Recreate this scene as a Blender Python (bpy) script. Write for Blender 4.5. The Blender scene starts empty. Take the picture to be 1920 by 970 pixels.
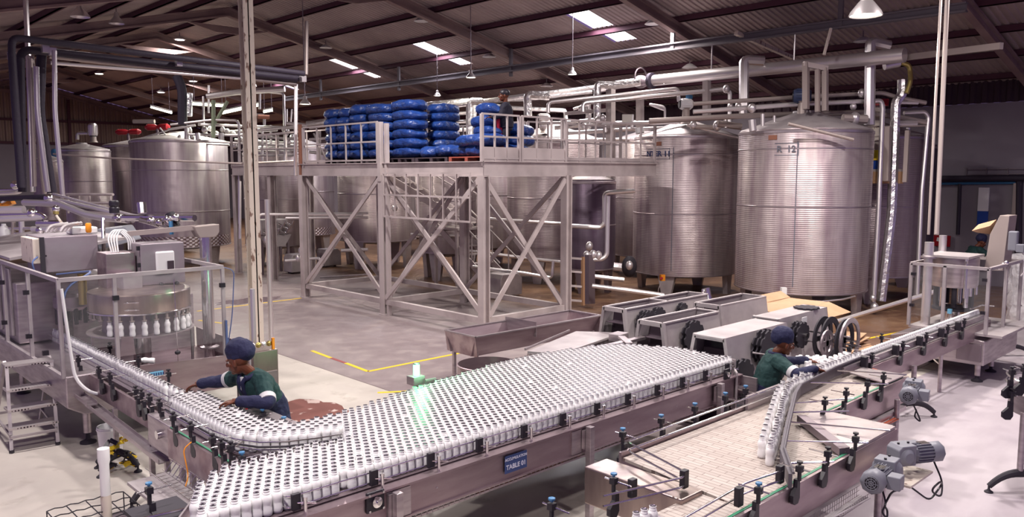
import bpy, bmesh, math, random
from mathutils import Vector, Matrix, Euler
PI = math.pi
rnd = random.Random(7)
SC = bpy.context.scene
COL = SC.collection
# ---------------------------------------------------------------- camera: world X runs away to the right, Y away to the left
CF, CH = 1510.0, 3.5
CPIT = math.atan(.106); CA = math.radians(46.3)
FW = Vector((math.cos(CA), math.sin(CA), 0)); RT = Vector((math.sin(CA), -math.cos(CA), 0))
cam = bpy.data.cameras.new('camera'); camo = bpy.data.objects.new('camera', cam); COL.objects.link(camo)
cam.sensor_width = 36; cam.lens = CF / 1920 * 36; cam.clip_end = 300
fwd = FW * math.cos(CPIT) + Vector((0, 0, -math.sin(CPIT)))
camo.location = (0, 0, CH); camo.rotation_euler = fwd.to_track_quat('-Z', 'Y').to_euler()
SC.camera = camo

def at(px, py, z=None, X=None, Y=None, D=None):
    """the point of the hall seen at (px, py) of the survey picture, on the plane z=, X= or Y=, or at distance D"""
    u = (px - 960) / CF; v = (485 - py) / CF
    f = math.cos(CPIT) + v * math.sin(CPIT)
    d = FW * f + RT * u + Vector((0, 0, -math.sin(CPIT) + v * math.cos(CPIT)))
    t = (z - CH) / d.z if z is not None else X / d.x if X is not None else Y / d.y if Y is not None else D
    return Vector((d.x * t, d.y * t, CH + d.z * t))

# ---------------------------------------------------------------- mesh builder
class MB:
    def __init__(s): s.v = []; s.f = []
    def add(s, vs, fs):
        b = len(s.v); s.v += [Vector(p) for p in vs]; s.f += [tuple(b + i for i in f) for f in fs]; return s
    def box(s, x0, x1, y0, y1, z0, z1):
        return s.add([(x0,y0,z0),(x1,y0,z0),(x1,y1,z0),(x0,y1,z0),(x0,y0,z1),(x1,y0,z1),(x1,y1,z1),(x0,y1,z1)],
                     [(0,3,2,1),(4,5,6,7),(0,1,5,4),(1,2,6,5),(2,3,7,6),(3,0,4,7)])
    def cbox(s, c, sx, sy, sz, rot=None):
        b = len(s.v); s.box(-sx/2, sx/2, -sy/2, sy/2, -sz/2, sz/2)
        M = rot.to_matrix() if isinstance(rot, Euler) else rot
        for i in range(b, len(s.v)):
            s.v[i] = (M @ s.v[i] if M is not None else s.v[i]) + Vector(c)
        return s
    def bar(s, p, q, w, h, up=(0,0,1)):
        p = Vector(p); q = Vector(q); d = (q-p).normalized(); up = Vector(up)
        if abs(d.dot(up)) > .99: up = Vector((0,1,0))
        a = d.cross(up).normalized(); b = a.cross(d).normalized()
        vs = []
        for e in (p, q):
            for i, j in ((-1,-1),(1,-1),(1,1),(-1,1)): vs.append(e + a*(i*w/2) + b*(j*h/2))
        return s.add(vs, [(0,3,2,1),(4,5,6,7),(0,1,5,4),(1,2,6,5),(2,3,7,6),(3,0,4,7)])
    def tube(s, pts, r, n=10, bend=0, caps=True):
        pts = [Vector(p) for p in pts]
        if bend and len(pts) > 2:
            o = [pts[0]]
            for i in range(1, len(pts)-1):
                a, b, c = pts[i-1], pts[i], pts[i+1]
                l = min(bend, (a-b).length*.48, (c-b).length*.48)
                p0 = b + (a-b).normalized()*l; p1 = b + (c-b).normalized()*l
                for k in range(6):
                    t = k/5; o.append(p0*(1-t)**2 + b*2*t*(1-t) + p1*t*t)
            o.append(pts[-1]); pts = o
        rs = r if isinstance(r, (list, tuple)) else [r]*len(pts)
        if len(rs) != len(pts): rs = [rs[0]]*len(pts)
        t0 = (pts[1]-pts[0]).normalized()
        ref = Vector((0,0,1)) if abs(t0.z) < .9 else Vector((1,0,0))
        a = t0.cross(ref).normalized()
        vs = []
        for i, p in enumerate(pts):
            if i == 0: t = t0
            elif i == len(pts)-1: t = (pts[-1]-pts[-2]).normalized()
            else:
                t = ((pts[i]-pts[i-1]).normalized() + (pts[i+1]-pts[i]).normalized())
                t = t.normalized() if t.length > 1e-6 else (pts[i+1]-pts[i]).normalized()
            a = (a - t*a.dot(t)); a = a.normalized() if a.length > 1e-6 else t.orthogonal().normalized()
            b = t.cross(a)
            for k in range(n):
                w = 2*PI*k/n; vs.append(p + (a*math.cos(w) + b*math.sin(w))*rs[i])
        fs = []
        for i in range(len(pts)-1):
            for k in range(n):
                fs.append((i*n+k, i*n+(k+1)%n, (i+1)*n+(k+1)%n, (i+1)*n+k))
        if caps:
            fs.append(tuple(range(n))[::-1]); fs.append(tuple((len(pts)-1)*n+k for k in range(n)))
        return s.add(vs, fs)
    def cyl(s, p, q, r, r2=None, n=16):
        return s.tube([p, q], [r, r if r2 is None else r2], n)
    def lathe(s, c, prof, n=24, a0=0, a1=2*PI, axis='z'):
        c = Vector(c); full = abs(a1-a0-2*PI) < 1e-6; m = n if full else n+1; vs = []
        for r, z in prof:
            for k in range(m):
                w = a0 + (a1-a0)*k/n; p = Vector((r*math.cos(w), r*math.sin(w), z))
                if axis == 'y': p = Vector((p.x, p.z, p.y))
                if axis == 'x': p = Vector((p.z, p.x, p.y))
                vs.append(c + p)
        fs = []
        for i in range(len(prof)-1):
            for k in range(n):
                k2 = (k+1) % m; fs.append((i*m+k, i*m+k2, (i+1)*m+k2, (i+1)*m+k))
        return s.add(vs, fs)
    def prism(s, poly, h0, h1, axis='z'):
        n = len(poly); vs = []
        for h in (h0, h1):
            for a, b in poly:
                vs.append((a, b, h) if axis == 'z' else (a, h, b) if axis == 'y' else (h, a, b))
        return s.add(vs, [tuple(range(n))[::-1], tuple(range(n, 2*n))] + [(i, (i+1)%n, n+(i+1)%n, n+i) for i in range(n)])
    def ball(s, c, rx, ry=None, rz=None, n=12, m=8, rot=None):
        ry = rx if ry is None else ry; rz = rx if rz is None else rz; c = Vector(c); vs = []
        for j in range(1, m):
            t = PI*j/m
            for k in range(n):
                w = 2*PI*k/n; vs.append(Vector((rx*math.sin(t)*math.cos(w), ry*math.sin(t)*math.sin(w), rz*math.cos(t))))
        vs += [Vector((0,0,rz)), Vector((0,0,-rz))]
        if rot is not None: vs = [rot @ p for p in vs]
        fs = []
        for j in range(m-2):
            for k in range(n): fs.append((j*n+k, (j+1)*n+k, (j+1)*n+(k+1)%n, j*n+(k+1)%n))
        t, b = (m-1)*n, (m-1)*n+1
        for k in range(n): fs += [(t, k, (k+1)%n), (b, (m-2)*n+(k+1)%n, (m-2)*n+k)]
        return s.add([c + p for p in vs], fs)
    def mesh(s, name, m, off=Vector((0,0,0)), smooth=32):
        me = bpy.data.meshes.new(name)
        me.from_pydata([tuple(p - off) for p in s.v], [], s.f); me.update()
        bm = bmesh.new(); bm.from_mesh(me); bmesh.ops.recalc_face_normals(bm, faces=bm.faces); bm.to_mesh(me); bm.free()
        if smooth:
            me.shade_smooth(); me.set_sharp_from_angle(angle=math.radians(smooth))
        me.materials.append(m)
        return me
    def build(s, name, m, parent=None, smooth=32, bevel=0):
        off = Vector(parent.get('_o', (0,0,0))) if parent is not None else Vector((0,0,0))
        o = bpy.data.objects.new(name, s.mesh(name, m, off, smooth)); COL.objects.link(o)
        if parent is not None:
            o.parent = parent; OFF[o.name] = off
        if bevel:
            b = o.modifiers.new('bevel', 'BEVEL'); b.width = bevel; b.segments = 2; b.limit_method = 'ANGLE'
        return o
OFF = {}
_old_build = MB.build
def _build(s, name, m, parent=None, smooth=32, bevel=0):
    off = Vector((0,0,0))
    if parent is not None: off = OFF.get(parent.name, Vector((0,0,0)))
    o = bpy.data.objects.new(name, s.mesh(name, m, off, smooth)); COL.objects.link(o)
    if parent is not None: o.parent = parent
    OFF[o.name] = off
    if bevel:
        b = o.modifiers.new('bevel', 'BEVEL'); b.width = bevel; b.segments = 2; b.limit_method = 'ANGLE'
    return o
MB.build = _build

def tag(o, label=None, cat=None, group=None, kind=None):
    if label: o['label'] = label
    if cat: o['category'] = cat
    if group: o['group'] = group
    if kind: o['kind'] = kind
    return o
def thing(name, label, cat, loc=(0,0,0), group=None):
    o = bpy.data.objects.new(name, None); COL.objects.link(o); o.location = loc; o.empty_display_size = .1
    OFF[o.name] = Vector(loc)
    return tag(o, label, cat, group)
def struct(name, mb, m, smooth=32): return tag(mb.build(name, m, None, smooth), kind='structure')
def dup(root, loc=None, rz=None, label=None, group=None, rot=None):
    r = root.copy(); COL.objects.link(r)
    if loc is not None: r.location = loc
    if rz is not None: r.rotation_euler = (0, 0, rz)
    if rot is not None: r.rotation_euler = rot
    if label: r['label'] = label
    if group: r['group'] = group
    for ch in root.children:
        c = ch.copy(); COL.objects.link(c); c.parent = r
        for g in ch.children:
            d = g.copy(); COL.objects.link(d); d.parent = c
    return r
def text_mesh(name, txt, size, m, place, parent, depth=.002, align='CENTER', sx=1.0):
    cu = bpy.data.curves.new(name, 'FONT'); cu.body = txt; cu.size = size; cu.align_x = align; cu.align_y = 'CENTER'; cu.extrude = depth; cu.offset = size*.018
    to = bpy.data.objects.new(name+'_source', cu); COL.objects.link(to)
    bpy.context.view_layer.update()
    me = bpy.data.meshes.new_from_object(to)
    bpy.data.objects.remove(to); bpy.data.curves.remove(cu)
    off = OFF.get(parent.name, Vector((0,0,0)))
    for v in me.vertices: v.co = place(v.co.x*sx, v.co.y, v.co.z) - off
    me.materials.clear(); me.materials.append(m)
    o = bpy.data.objects.new(name, me); COL.objects.link(o); o.parent = parent
    return o

# ---------------------------------------------------------------- materials
def mat(name, col, rough=.5, metal=0., noise=None, bump=None, coat=0, trans=0, emit=None, alpha=None, ior=1.45, spec=None):
    m = bpy.data.materials.new(name); m.use_nodes = True; nt = m.node_tree; N = nt.nodes; L = nt.links
    b = N['Principled BSDF']; b.inputs['Base Color'].default_value = (*col, 1); b.inputs['Roughness'].default_value = rough
    b.inputs['Metallic'].default_value = metal; b.inputs['IOR'].default_value = ior
    if coat: b.inputs['Coat Weight'].default_value = coat; b.inputs['Coat Roughness'].default_value = .1
    if trans: b.inputs['Transmission Weight'].default_value = trans
    if spec is not None: b.inputs['Specular IOR Level'].default_value = spec
    if emit: b.inputs['Emission Color'].default_value = (*emit[0], 1); b.inputs['Emission Strength'].default_value = emit[1]
    if alpha is not None: b.inputs['Alpha'].default_value = alpha
    tc = None
    def coords(scale):
        nonlocal tc
        tc = tc or N.new('ShaderNodeTexCoord'); mp = N.new('ShaderNodeMapping'); mp.inputs['Scale'].default_value = scale
        L.new(tc.outputs['Object'], mp.inputs['Vector']); return mp.outputs['Vector']
    if noise:   # (scale xyz, colour 2, amount low, high, roughness spread)
        sc, col2, lo, hi, rs = noise
        t = N.new('ShaderNodeTexNoise'); t.inputs['Scale'].default_value = 1; t.inputs['Detail'].default_value = 5
        L.new(coords(sc), t.inputs['Vector'])
        r = N.new('ShaderNodeMapRange'); r.inputs['From Min'].default_value = lo; r.inputs['From Max'].default_value = hi
        L.new(t.outputs['Fac'], r.inputs['Value'])
        mx = N.new('ShaderNodeMix'); mx.data_type = 'RGBA'; L.new(r.outputs['Result'], mx.inputs['Factor'])
        mx.inputs['A'].default_value = (*col, 1); mx.inputs['B'].default_value = (*col2, 1); L.new(mx.outputs['Result'], b.inputs['Base Color'])
        if rs:
            r2 = N.new('ShaderNodeMapRange'); r2.inputs['To Min'].default_value = rough - rs; r2.inputs['To Max'].default_value = rough + rs
            L.new(t.outputs['Fac'], r2.inputs['Value']); L.new(r2.outputs['Result'], b.inputs['Roughness'])
    if bump:    # (scale xyz, strength, distance)
        t = N.new('ShaderNodeTexNoise'); t.inputs['Scale'].default_value = 1; t.inputs['Detail'].default_value = 3
        L.new(coords(bump[0]), t.inputs['Vector'])
        bp = N.new('ShaderNodeBump'); bp.inputs['Strength'].default_value = bump[1]; bp.inputs['Distance'].default_value = bump[2]
        L.new(t.outputs['Fac'], bp.inputs['Height']); L.new(bp.outputs['Normal'], b.inputs['Normal'])
    return m

M = {}
M['steel'] = mat('steel', (.52,.46,.48), .38, .85, noise=((3,3,18), (.37,.31,.34), .35, .7, .08), bump=((2,2,2), .15, .02))
M['steel_x'] = mat('steel_plate', (.44,.35,.37), .38, .85, noise=((1.2,6,6), (.27,.19,.22), .35, .7, .08), bump=((3,3,3), .15, .01))
M['steel_dk'] = mat('steel_dark', (.27,.22,.25), .45, .8)
M['steel_mat'] = mat('steel_matt', (.50,.45,.46), .5, .45, noise=((2.5,2.5,3), (.36,.31,.33), .4, .75, .08))
M['chrome'] = mat('bright_steel', (.75,.72,.73), .16, 1.)
M['pipe'] = mat('pipe_steel', (.72,.67,.68), .33, .75)
M['pipe_y'] = mat('pipe_matt', (.42,.35,.33), .5, .5)
M['galv'] = mat('painted_structure', (.55,.475,.47), .55, .15, noise=((1.5,1.5,1.5), (.36,.30,.30), .45, .75, 0))
M['galv_dk'] = mat('galvanised_dark', (.16,.13,.15), .6, .3)
M['rust'] = mat('rusty_steel', (.28,.12,.08), .8)
M['cream'] = mat('cream_paint', (.70,.61,.53), .6, noise=((14,14,5), (.22,.13,.10), .60, .66, 0))
M['rafter'] = mat('rafter_paint', (.30,.205,.195), .7, noise=((1,1,1), (.19,.12,.125), .4, .7, 0))
M['purlin'] = mat('shaded_purlin_paint', (.085,.026,.045), .7)  # dark paint with the purple of the roof shadows mixed into its colour
M['beam'] = mat('beam_paint', (.17,.15,.17), .55, .2)
M['white'] = mat('white_plastic', (.84,.82,.83), .4)
M['bottle'] = mat('milk_bottle', (.88,.86,.865), .35, spec=.45)
M['neck'] = mat('bottle_neck', (.85,.83,.84), .25)
M['foil'] = mat('foil', (.07,.055,.08), .3, .9, bump=((60,60,60), .25, .002))
M['black'] = mat('black_plastic', (.018,.014,.022), .42)
M['rubber'] = mat('black_rubber', (.03,.025,.035), .7)
M['insul'] = mat('pipe_insulation', (.035,.026,.045), .6, bump=((14,14,14), .4, .02))
M['foilins'] = mat('foil_insulation', (.78,.75,.76), .28, .9, bump=((7,7,7), .8, .04))
M['bluecap'] = mat('blue_plastic', (.05,.17,.34), .4)
M['sack'] = mat('sack_plastic', (.010,.034,.17), .38, noise=((6,6,6), (.018,.065,.28), .4, .7, 0), bump=((7,7,11), .9, .05), coat=.15)
M['sack_w'] = mat('sack_label', (.75,.74,.75), .45)
M['pallet_dk'] = mat('pallet_dark', (.06,.04,.05), .8)
M['pallet_rd'] = mat('pallet_red', (.33,.075,.05), .7)
M['yellow'] = mat('yellow_paint', (.80,.55,.03), .6)
M['redpaint'] = mat('worn_red_paint', (.28,.07,.07), .7)
M['amber'] = mat('amber_plastic', (.80,.28,.02), .35)
M['brass'] = mat('brass', (.45,.36,.12), .35, .8)
M['red'] = mat('red_plastic', (.36,.012,.022), .4)
M['redcable'] = mat('orange_cable', (.50,.11,.05), .5)
M['cable'] = mat('grey_cable', (.55,.50,.52), .5)
M['bluehose'] = mat('blue_hose', (.09,.13,.28), .4)
M['motor'] = mat('motor_grey', (.21,.21,.25), .42)
M['motor_b'] = mat('motor_blue', (.045,.06,.14), .5)
M['belt'] = mat('tan_belt', (.53,.44,.37), .55)
M['green'] = mat('green_strip', (.05,.25,.14), .4)
M['card'] = mat('cardboard', (.42,.25,.15), .75, noise=((2,2,2), (.48,.31,.20), .4, .7, 0))
M['card_in'] = mat('cardboard_inside', (.30,.13,.06), .8)
M['wood'] = mat('ply', (.36,.20,.11), .7)
M['paper'] = mat('paper', (.70,.66,.60), .8)
M['poster'] = mat('blue_panel', (.02,.07,.36), .5)
M['signblue'] = mat('sign_blue', (.04,.065,.19), .35)
M['signlight'] = mat('sign_light_blue', (.20,.50,.72), .4)
M['ink'] = mat('faded_blue_paint', (.02,.035,.13), .55)
M['ink2'] = mat('faded_grey_paint', (.15,.15,.19), .55)
M['lilac'] = mat('sign_lettering', (.62,.62,.75), .5)
M['ygreen'] = mat('pale_green_paint', (.35,.42,.28), .5)
M['skin'] = mat('skin', (.125,.036,.018), .42, spec=.4)
M['navy'] = mat('navy_cloth', (.014,.015,.055), .8, bump=((25,25,25), .5, .02))
M['teal'] = mat('green_cloth', (.011,.042,.042), .8, bump=((22,22,22), .5, .02))
M['darkcloth'] = mat('dark_cloth', (.014,.012,.026), .85)
M['band'] = mat('reflective_band', (.55,.53,.55), .5)
M['shirt'] = mat('white_shirt', (.75,.73,.74), .7)
M['pinkred'] = mat('red_apron', (.60,.02,.06), .7)
M['eye'] = mat('eye_white', (.42,.36,.33), .5)
M['acrylic'] = mat('clear_acrylic', (.93,.93,.95), .06, trans=.0, alpha=.035)
M['wrap'] = mat('plastic_wrap', (.85,.82,.86), .22, alpha=.38, bump=((6,6,3), 1, .12))
M['skylight'] = mat('daylit_sheet', (.9,.9,.9), .5, emit=((1,.93,.92), 2.4))
M['lampglow'] = mat('lamp_glow', (.9,.9,.8), .5, emit=((1,.97,.80), 9))
M['tubeglow'] = mat('tube_glow', (.9,.9,.8), .5, emit=((.97,1,.72), 5))
M['greenglow'] = mat('green_beacon_light', (.2,.9,.4), .3, emit=((.12,1,.35), 5))
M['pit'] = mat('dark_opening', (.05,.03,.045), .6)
M['shaft'] = mat('brown_powder', (.17,.06,.05), .8, noise=((4,4,4), (.50,.38,.35), .60, .64, 0))
M['puddle'] = mat('wet_floor', (.20,.15,.17), .15)
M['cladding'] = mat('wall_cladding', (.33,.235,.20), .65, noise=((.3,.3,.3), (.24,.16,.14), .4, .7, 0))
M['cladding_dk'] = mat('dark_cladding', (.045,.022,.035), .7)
M['roofsheet'] = mat('roof_sheet', (.47,.375,.355), .6, .1, noise=((.35,.35,.35), (.27,.205,.21), .35, .7, 0))
M['block'] = mat('painted_block', (.27,.235,.275), .7, noise=((.4,.4,.4), (.22,.185,.22), .4, .7, 0))

def tank_mat(name, col, col2, zb, wide=1.0, dimple=0.0, weave=.35):
    """brushed jacket: fine horizontal swage lines plus vertical brushed streaks; dimple = dimple jacket below height zb"""
    m = mat(name, col, .42, .72); nt = m.node_tree; N = nt.nodes; L = nt.links; b = N['Principled BSDF']
    tc = N.new('ShaderNodeTexCoord')
    mp = N.new('ShaderNodeMapping'); mp.inputs['Scale'].default_value = (2.2*wide, 2.2*wide, .25); L.new(tc.outputs['Object'], mp.inputs['Vector'])
    t = N.new('ShaderNodeTexNoise'); t.inputs['Scale'].default_value = 1.4; t.inputs['Detail'].default_value = 6; L.new(mp.outputs[0], t.inputs['Vector'])
    r = N.new('ShaderNodeMapRange'); r.inputs['From Min'].default_value = .36; r.inputs['From Max'].default_value = .66; L.new(t.outputs['Fac'], r.inputs['Value'])
    mx = N.new('ShaderNodeMix'); mx.data_type = 'RGBA'; mx.inputs['A'].default_value = (*col, 1); mx.inputs['B'].default_value = (*col2, 1)
    L.new(r.outputs[0], mx.inputs['Factor']); L.new(mx.outputs['Result'], b.inputs['Base Color'])
    r2 = N.new('ShaderNodeMapRange'); r2.inputs['To Min'].default_value = .34; r2.inputs['To Max'].default_value = .54
    L.new(t.outputs['Fac'], r2.inputs['Value']); L.new(r2.outputs[0], b.inputs['Roughness'])
    w = N.new('ShaderNodeTexWave'); w.wave_type = 'BANDS'; w.bands_direction = 'Z'; w.inputs['Scale'].default_value = 6.5; w.inputs['Distortion'].default_value = .8
    L.new(tc.outputs['Object'], w.inputs['Vector'])
    n2 = N.new('ShaderNodeTexNoise'); n2.inputs['Scale'].default_value = 1.1; n2.inputs['Detail'].default_value = 2; L.new(tc.outputs['Object'], n2.inputs['Vector'])
    ml = N.new('ShaderNodeMath'); ml.operation = 'MULTIPLY'; L.new(w.outputs['Fac'], ml.inputs[0]); ml.inputs[1].default_value = .015*weave
    m3 = N.new('ShaderNodeMath'); m3.operation = 'MULTIPLY'; L.new(n2.outputs['Fac'], m3.inputs[0]); m3.inputs[1].default_value = .09
    ad = N.new('ShaderNodeMath'); ad.operation = 'ADD'; L.new(ml.outputs[0], ad.inputs[0]); L.new(m3.outputs[0], ad.inputs[1])
    last = ad.outputs[0]
    if dimple:
        sp = N.new('ShaderNodeSeparateXYZ'); L.new(tc.outputs['Object'], sp.inputs[0])
        an = N.new('ShaderNodeMath'); an.operation = 'ARCTAN2'; L.new(sp.outputs['Y'], an.inputs[0]); L.new(sp.outputs['X'], an.inputs[1])
        s1 = N.new('ShaderNodeMath'); s1.operation = 'MULTIPLY'; L.new(an.outputs[0], s1.inputs[0]); s1.inputs[1].default_value = dimple
        s2 = N.new('ShaderNodeMath'); s2.operation = 'SINE'; L.new(s1.outputs[0], s2.inputs[0])
        s3 = N.new('ShaderNodeMath'); s3.operation = 'MULTIPLY'; L.new(sp.outputs['Z'], s3.inputs[0]); s3.inputs[1].default_value = 48
        s4 = N.new('ShaderNodeMath'); s4.operation = 'SINE'; L.new(s3.outputs[0], s4.inputs[0])
        s5 = N.new('ShaderNodeMath'); s5.operation = 'MULTIPLY'; L.new(s2.outputs[0], s5.inputs[0]); L.new(s4.outputs[0], s5.inputs[1])
        lt = N.new('ShaderNodeMath'); lt.operation = 'LESS_THAN'; L.new(sp.outputs['Z'], lt.inputs[0]); lt.inputs[1].default_value = zb
        s6 = N.new('ShaderNodeMath'); s6.operation = 'MULTIPLY'; L.new(s5.outputs[0], s6.inputs[0]); L.new(lt.outputs[0], s6.inputs[1])
        s7 = N.new('ShaderNodeMath'); s7.operation = 'MULTIPLY_ADD'; L.new(s6.outputs[0], s7.inputs[0]); s7.inputs[1].default_value = .03; L.new(last, s7.inputs[2]); last = s7.outputs[0]
    bp = N.new('ShaderNodeBump'); bp.inputs['Strength'].default_value = .55; bp.inputs['Distance'].default_value = 1.; L.new(last, bp.inputs['Height'])
    L.new(bp.outputs['Normal'], b.inputs['Normal'])
    return m
M['guardplastic'] = mat('guard_plastic', (.10,.085,.105), .5)
M['cab'] = mat('cabinet_steel', (.36,.31,.345), .45, .55, noise=((1.5,1.5,3), (.28,.23,.26), .4, .7, .06))
M['drum'] = mat('drum_steel', (.40,.32,.29), .3, .9, noise=((4,4,1), (.25,.19,.19), .4, .65, .06))
M['tank'] = tank_mat('tank_jacket', (.62,.54,.54), (.34,.26,.29), 0)
M['tank_s'] = tank_mat('tank_jacket_smooth', (.50,.43,.45), (.32,.25,.29), 1.15, 1.3, 55, .1)
M['tank_d'] = tank_mat('tank_dark_gloss', (.20,.16,.20), (.12,.08,.12), 0, 1, 0, .1)
M['tank_m'] = tank_mat('tank_dull', (.48,.41,.41), (.30,.23,.25), 0)

# floor: pale sealed concrete near the lines, older grey-lilac slab beyond, brown wet floor under the tanks
def floor_mat():
    m = mat('floor_concrete', (.6,.55,.53), .4); nt = m.node_tree; N = nt.nodes; L = nt.links; b = N['Principled BSDF']
    tc = N.new('ShaderNodeTexCoord'); sp = N.new('ShaderNodeSeparateXYZ'); L.new(tc.outputs['Object'], sp.inputs[0])
    def noise(scale, det=6, rg=.6, sc=(1,1,1)):
        mp = N.new('ShaderNodeMapping'); mp.inputs['Scale'].default_value = sc; L.new(tc.outputs['Object'], mp.inputs[0])
        t = N.new('ShaderNodeTexNoise'); t.inputs['Scale'].default_value = scale; t.inputs['Detail'].default_value = det; t.inputs['Roughness'].default_value = rg
        L.new(mp.outputs[0], t.inputs['Vector']); return t.outputs['Fac']
    def ramp(v, lo, hi):
        r = N.new('ShaderNodeMapRange'); r.inputs['From Min'].default_value = lo; r.inputs['From Max'].default_value = hi; L.new(v, r.inputs[0]); return r.outputs[0]
    def math_(op, a, c):
        x = N.new('ShaderNodeMath'); x.operation = op
        for i, q in enumerate((a, c)):
            if isinstance(q, (int, float)): x.inputs[i].default_value = q
            else: L.new(q, x.inputs[i])
        return x.outputs[0]
    def mix(f, a, c):
        x = N.new('ShaderNodeMix'); x.data_type = 'RGBA'
        L.new(f, x.inputs['Factor'])
        for k, q in (('A', a), ('B', c)):
            if isinstance(q, tuple): x.inputs[k].default_value = (*q, 1)
            else: L.new(q, x.inputs[k])
        return x.outputs['Result']
    X, Y = sp.outputs['X'], sp.outputs['Y']
    n1 = noise(.55); n2 = noise(2.3, 8, .65); n3 = noise(.9, 5, .6, (.25, 1, 1))
    pale = mix(ramp(n1, .35, .7), (.60,.545,.49), (.47,.42,.39))
    pale = mix(ramp(n2, .56, .72), pale, (.40,.35,.31))
    lil = mix(ramp(n3, .35, .65), (.55,.49,.52), (.40,.34,.385))
    right = math_('LESS_THAN', Y, 5.0)
    pale = mix(math_('MULTIPLY', right, ramp(X, 5, 8)), pale, lil)
    old = mix(ramp(n1, .3, .7), (.30,.245,.25), (.225,.175,.185))
    old = mix(ramp(n2, .5, .75), old, (.36,.30,.29))
    far = mix(ramp(n1, .4, .65), (.24,.13,.075), (.15,.075,.05))
    far = mix(ramp(n2, .5, .8), far, (.36,.22,.13))
    isold = math_('MULTIPLY', math_('GREATER_THAN', X, 7.35), math_('GREATER_THAN', Y, 5.2))
    c = mix(isold, pale, old)
    fx = math_('ADD', X, math_('MULTIPLY', n1, 2.0))
    isfar = math_('MULTIPLY', ramp(fx, 15.2, 16.6), math_('GREATER_THAN', Y, 5.4))
    fy = ramp(math_('ADD', Y, math_('MULTIPLY', n1, 2)), 26, 30)
    isfar = math_('MAXIMUM', isfar, math_('MULTIPLY', fy, isold))
    c = mix(isfar, c, far)
    seam = math_('LESS_THAN', math_('ABSOLUTE', math_('SUBTRACT', X, 7.35), 0), .012)
    c = mix(math_('MULTIPLY', seam, math_('GREATER_THAN', Y, 5.2)), c, (.16,.12,.12))
    L.new(c, b.inputs['Base Color'])
    rr = N.new('ShaderNodeMapRange'); rr.inputs['From Min'].default_value = .35; rr.inputs['From Max'].default_value = .65; rr.inputs['To Min'].default_value = .30; rr.inputs['To Max'].default_value = .52
    L.new(n2, rr.inputs[0]); L.new(rr.outputs[0], b.inputs['Roughness'])
    bp = N.new('ShaderNodeBump'); bp.inputs['Strength'].default_value = .12; bp.inputs['Distance'].default_value = .03; L.new(n1, bp.inputs['Height']); L.new(bp.outputs[0], b.inputs['Normal'])
    return m
M['floor'] = floor_mat()

def belt_mat():
    m = mat('slat_belt', (.53,.44,.37), .5); nt = m.node_tree; N = nt.nodes; L = nt.links; b = N['Principled BSDF']
    tc = N.new('ShaderNodeTexCoord')
    br = N.new('ShaderNodeTexBrick'); br.offset = .5; br.inputs['Scale'].default_value = 1; br.inputs['Brick Width'].default_value = .24; br.inputs['Row Height'].default_value = .055
    br.inputs['Mortar Size'].default_value = .0035; br.inputs['Color1'].default_value = (.47,.405,.37,1); br.inputs['Color2'].default_value = (.39,.325,.295,1); br.inputs['Mortar'].default_value = (.17,.12,.11,1)
    mp = N.new('ShaderNodeMapping'); mp.inputs['Rotation'].default_value = (0, 0, PI/2); L.new(tc.outputs['Object'], mp.inputs[0]); L.new(mp.outputs[0], br.inputs['Vector'])
    L.new(br.outputs['Color'], b.inputs['Base Color']); return m
M['slats'] = belt_mat()
def perf_mat(name, col, s):
    m = mat(name, col, .4, .7); nt = m.node_tree; N = nt.nodes; L = nt.links; b = N['Principled BSDF']
    tc = N.new('ShaderNodeTexCoord'); ck = N.new('ShaderNodeTexVoronoi'); ck.inputs['Scale'].default_value = s; ck.inputs['Randomness'].default_value = 0
    L.new(tc.outputs['Object'], ck.inputs['Vector'])
    r = N.new('ShaderNodeMapRange'); r.inputs['From Min'].default_value = .28; r.inputs['From Max'].default_value = .34; L.new(ck.outputs['Distance'], r.inputs[0])
    mx = N.new('ShaderNodeMix'); mx.data_type = 'RGBA'; mx.inputs['A'].default_value = (.06,.04,.05,1); mx.inputs['B'].default_value = (*col,1); L.new(r.outputs[0], mx.inputs['Factor'])
    L.new(mx.outputs['Result'], b.inputs['Base Color']); return m
M['perf'] = perf_mat('perforated_tread', (.62,.57,.57), 28)
M['mesh'] = perf_mat('perforated_sheet', (.42,.37,.38), 45)

# ================================================================ THE HALL
RX, RZ = 13.5, 9.76
def roofz(x): return RZ - .24*abs(x - RX)
Y0, Y1, XL, XR = -3.0, 61.0, -1.0, 28.0
struct('floor', MB().box(XL-2, XR, Y0-3, Y1, -.2, 0), M['floor'])
SKY = []   # (x0, x1, yc)
for yc in (17.0, 25.1, 31.2, 38.5, 46.0): SKY += [(18.95, 20.3, yc), (20.55, 21.5, yc)]
def corrug(xa, xb, skip=True):
    mb = MB(); pitch = .19; n = int((Y1-Y0)/pitch); xs = sorted(set([xa, xb] + ([q for s_ in SKY for q in s_[:2]] if skip else [])))
    for i in range(n):
        y = Y0 + i*pitch
        hole = [s_ for s_ in SKY if skip and abs(y + pitch/2 - s_[2]) < .45]
        for a, b in zip(xs[:-1], xs[1:]):
            if any(abs(s_[0]-a) < .01 and abs(s_[1]-b) < .01 for s_ in hole): continue
            pr = [(y, 0), (y+.07, 0), (y+.095, .035), (y+.165, .035), (y+.19, 0)]
            vs = [(x, p, roofz(x)+h) for x in (a, b) for p, h in pr]
            mb.add(vs, [(k, k+1, 6+k, 5+k) for k in range(4)])
    return mb
struct('ceiling', corrug(RX, XR), M['roofsheet'], 0)
struct('ceiling', corrug(XL, RX, False), M['roofsheet'], 0)
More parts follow.
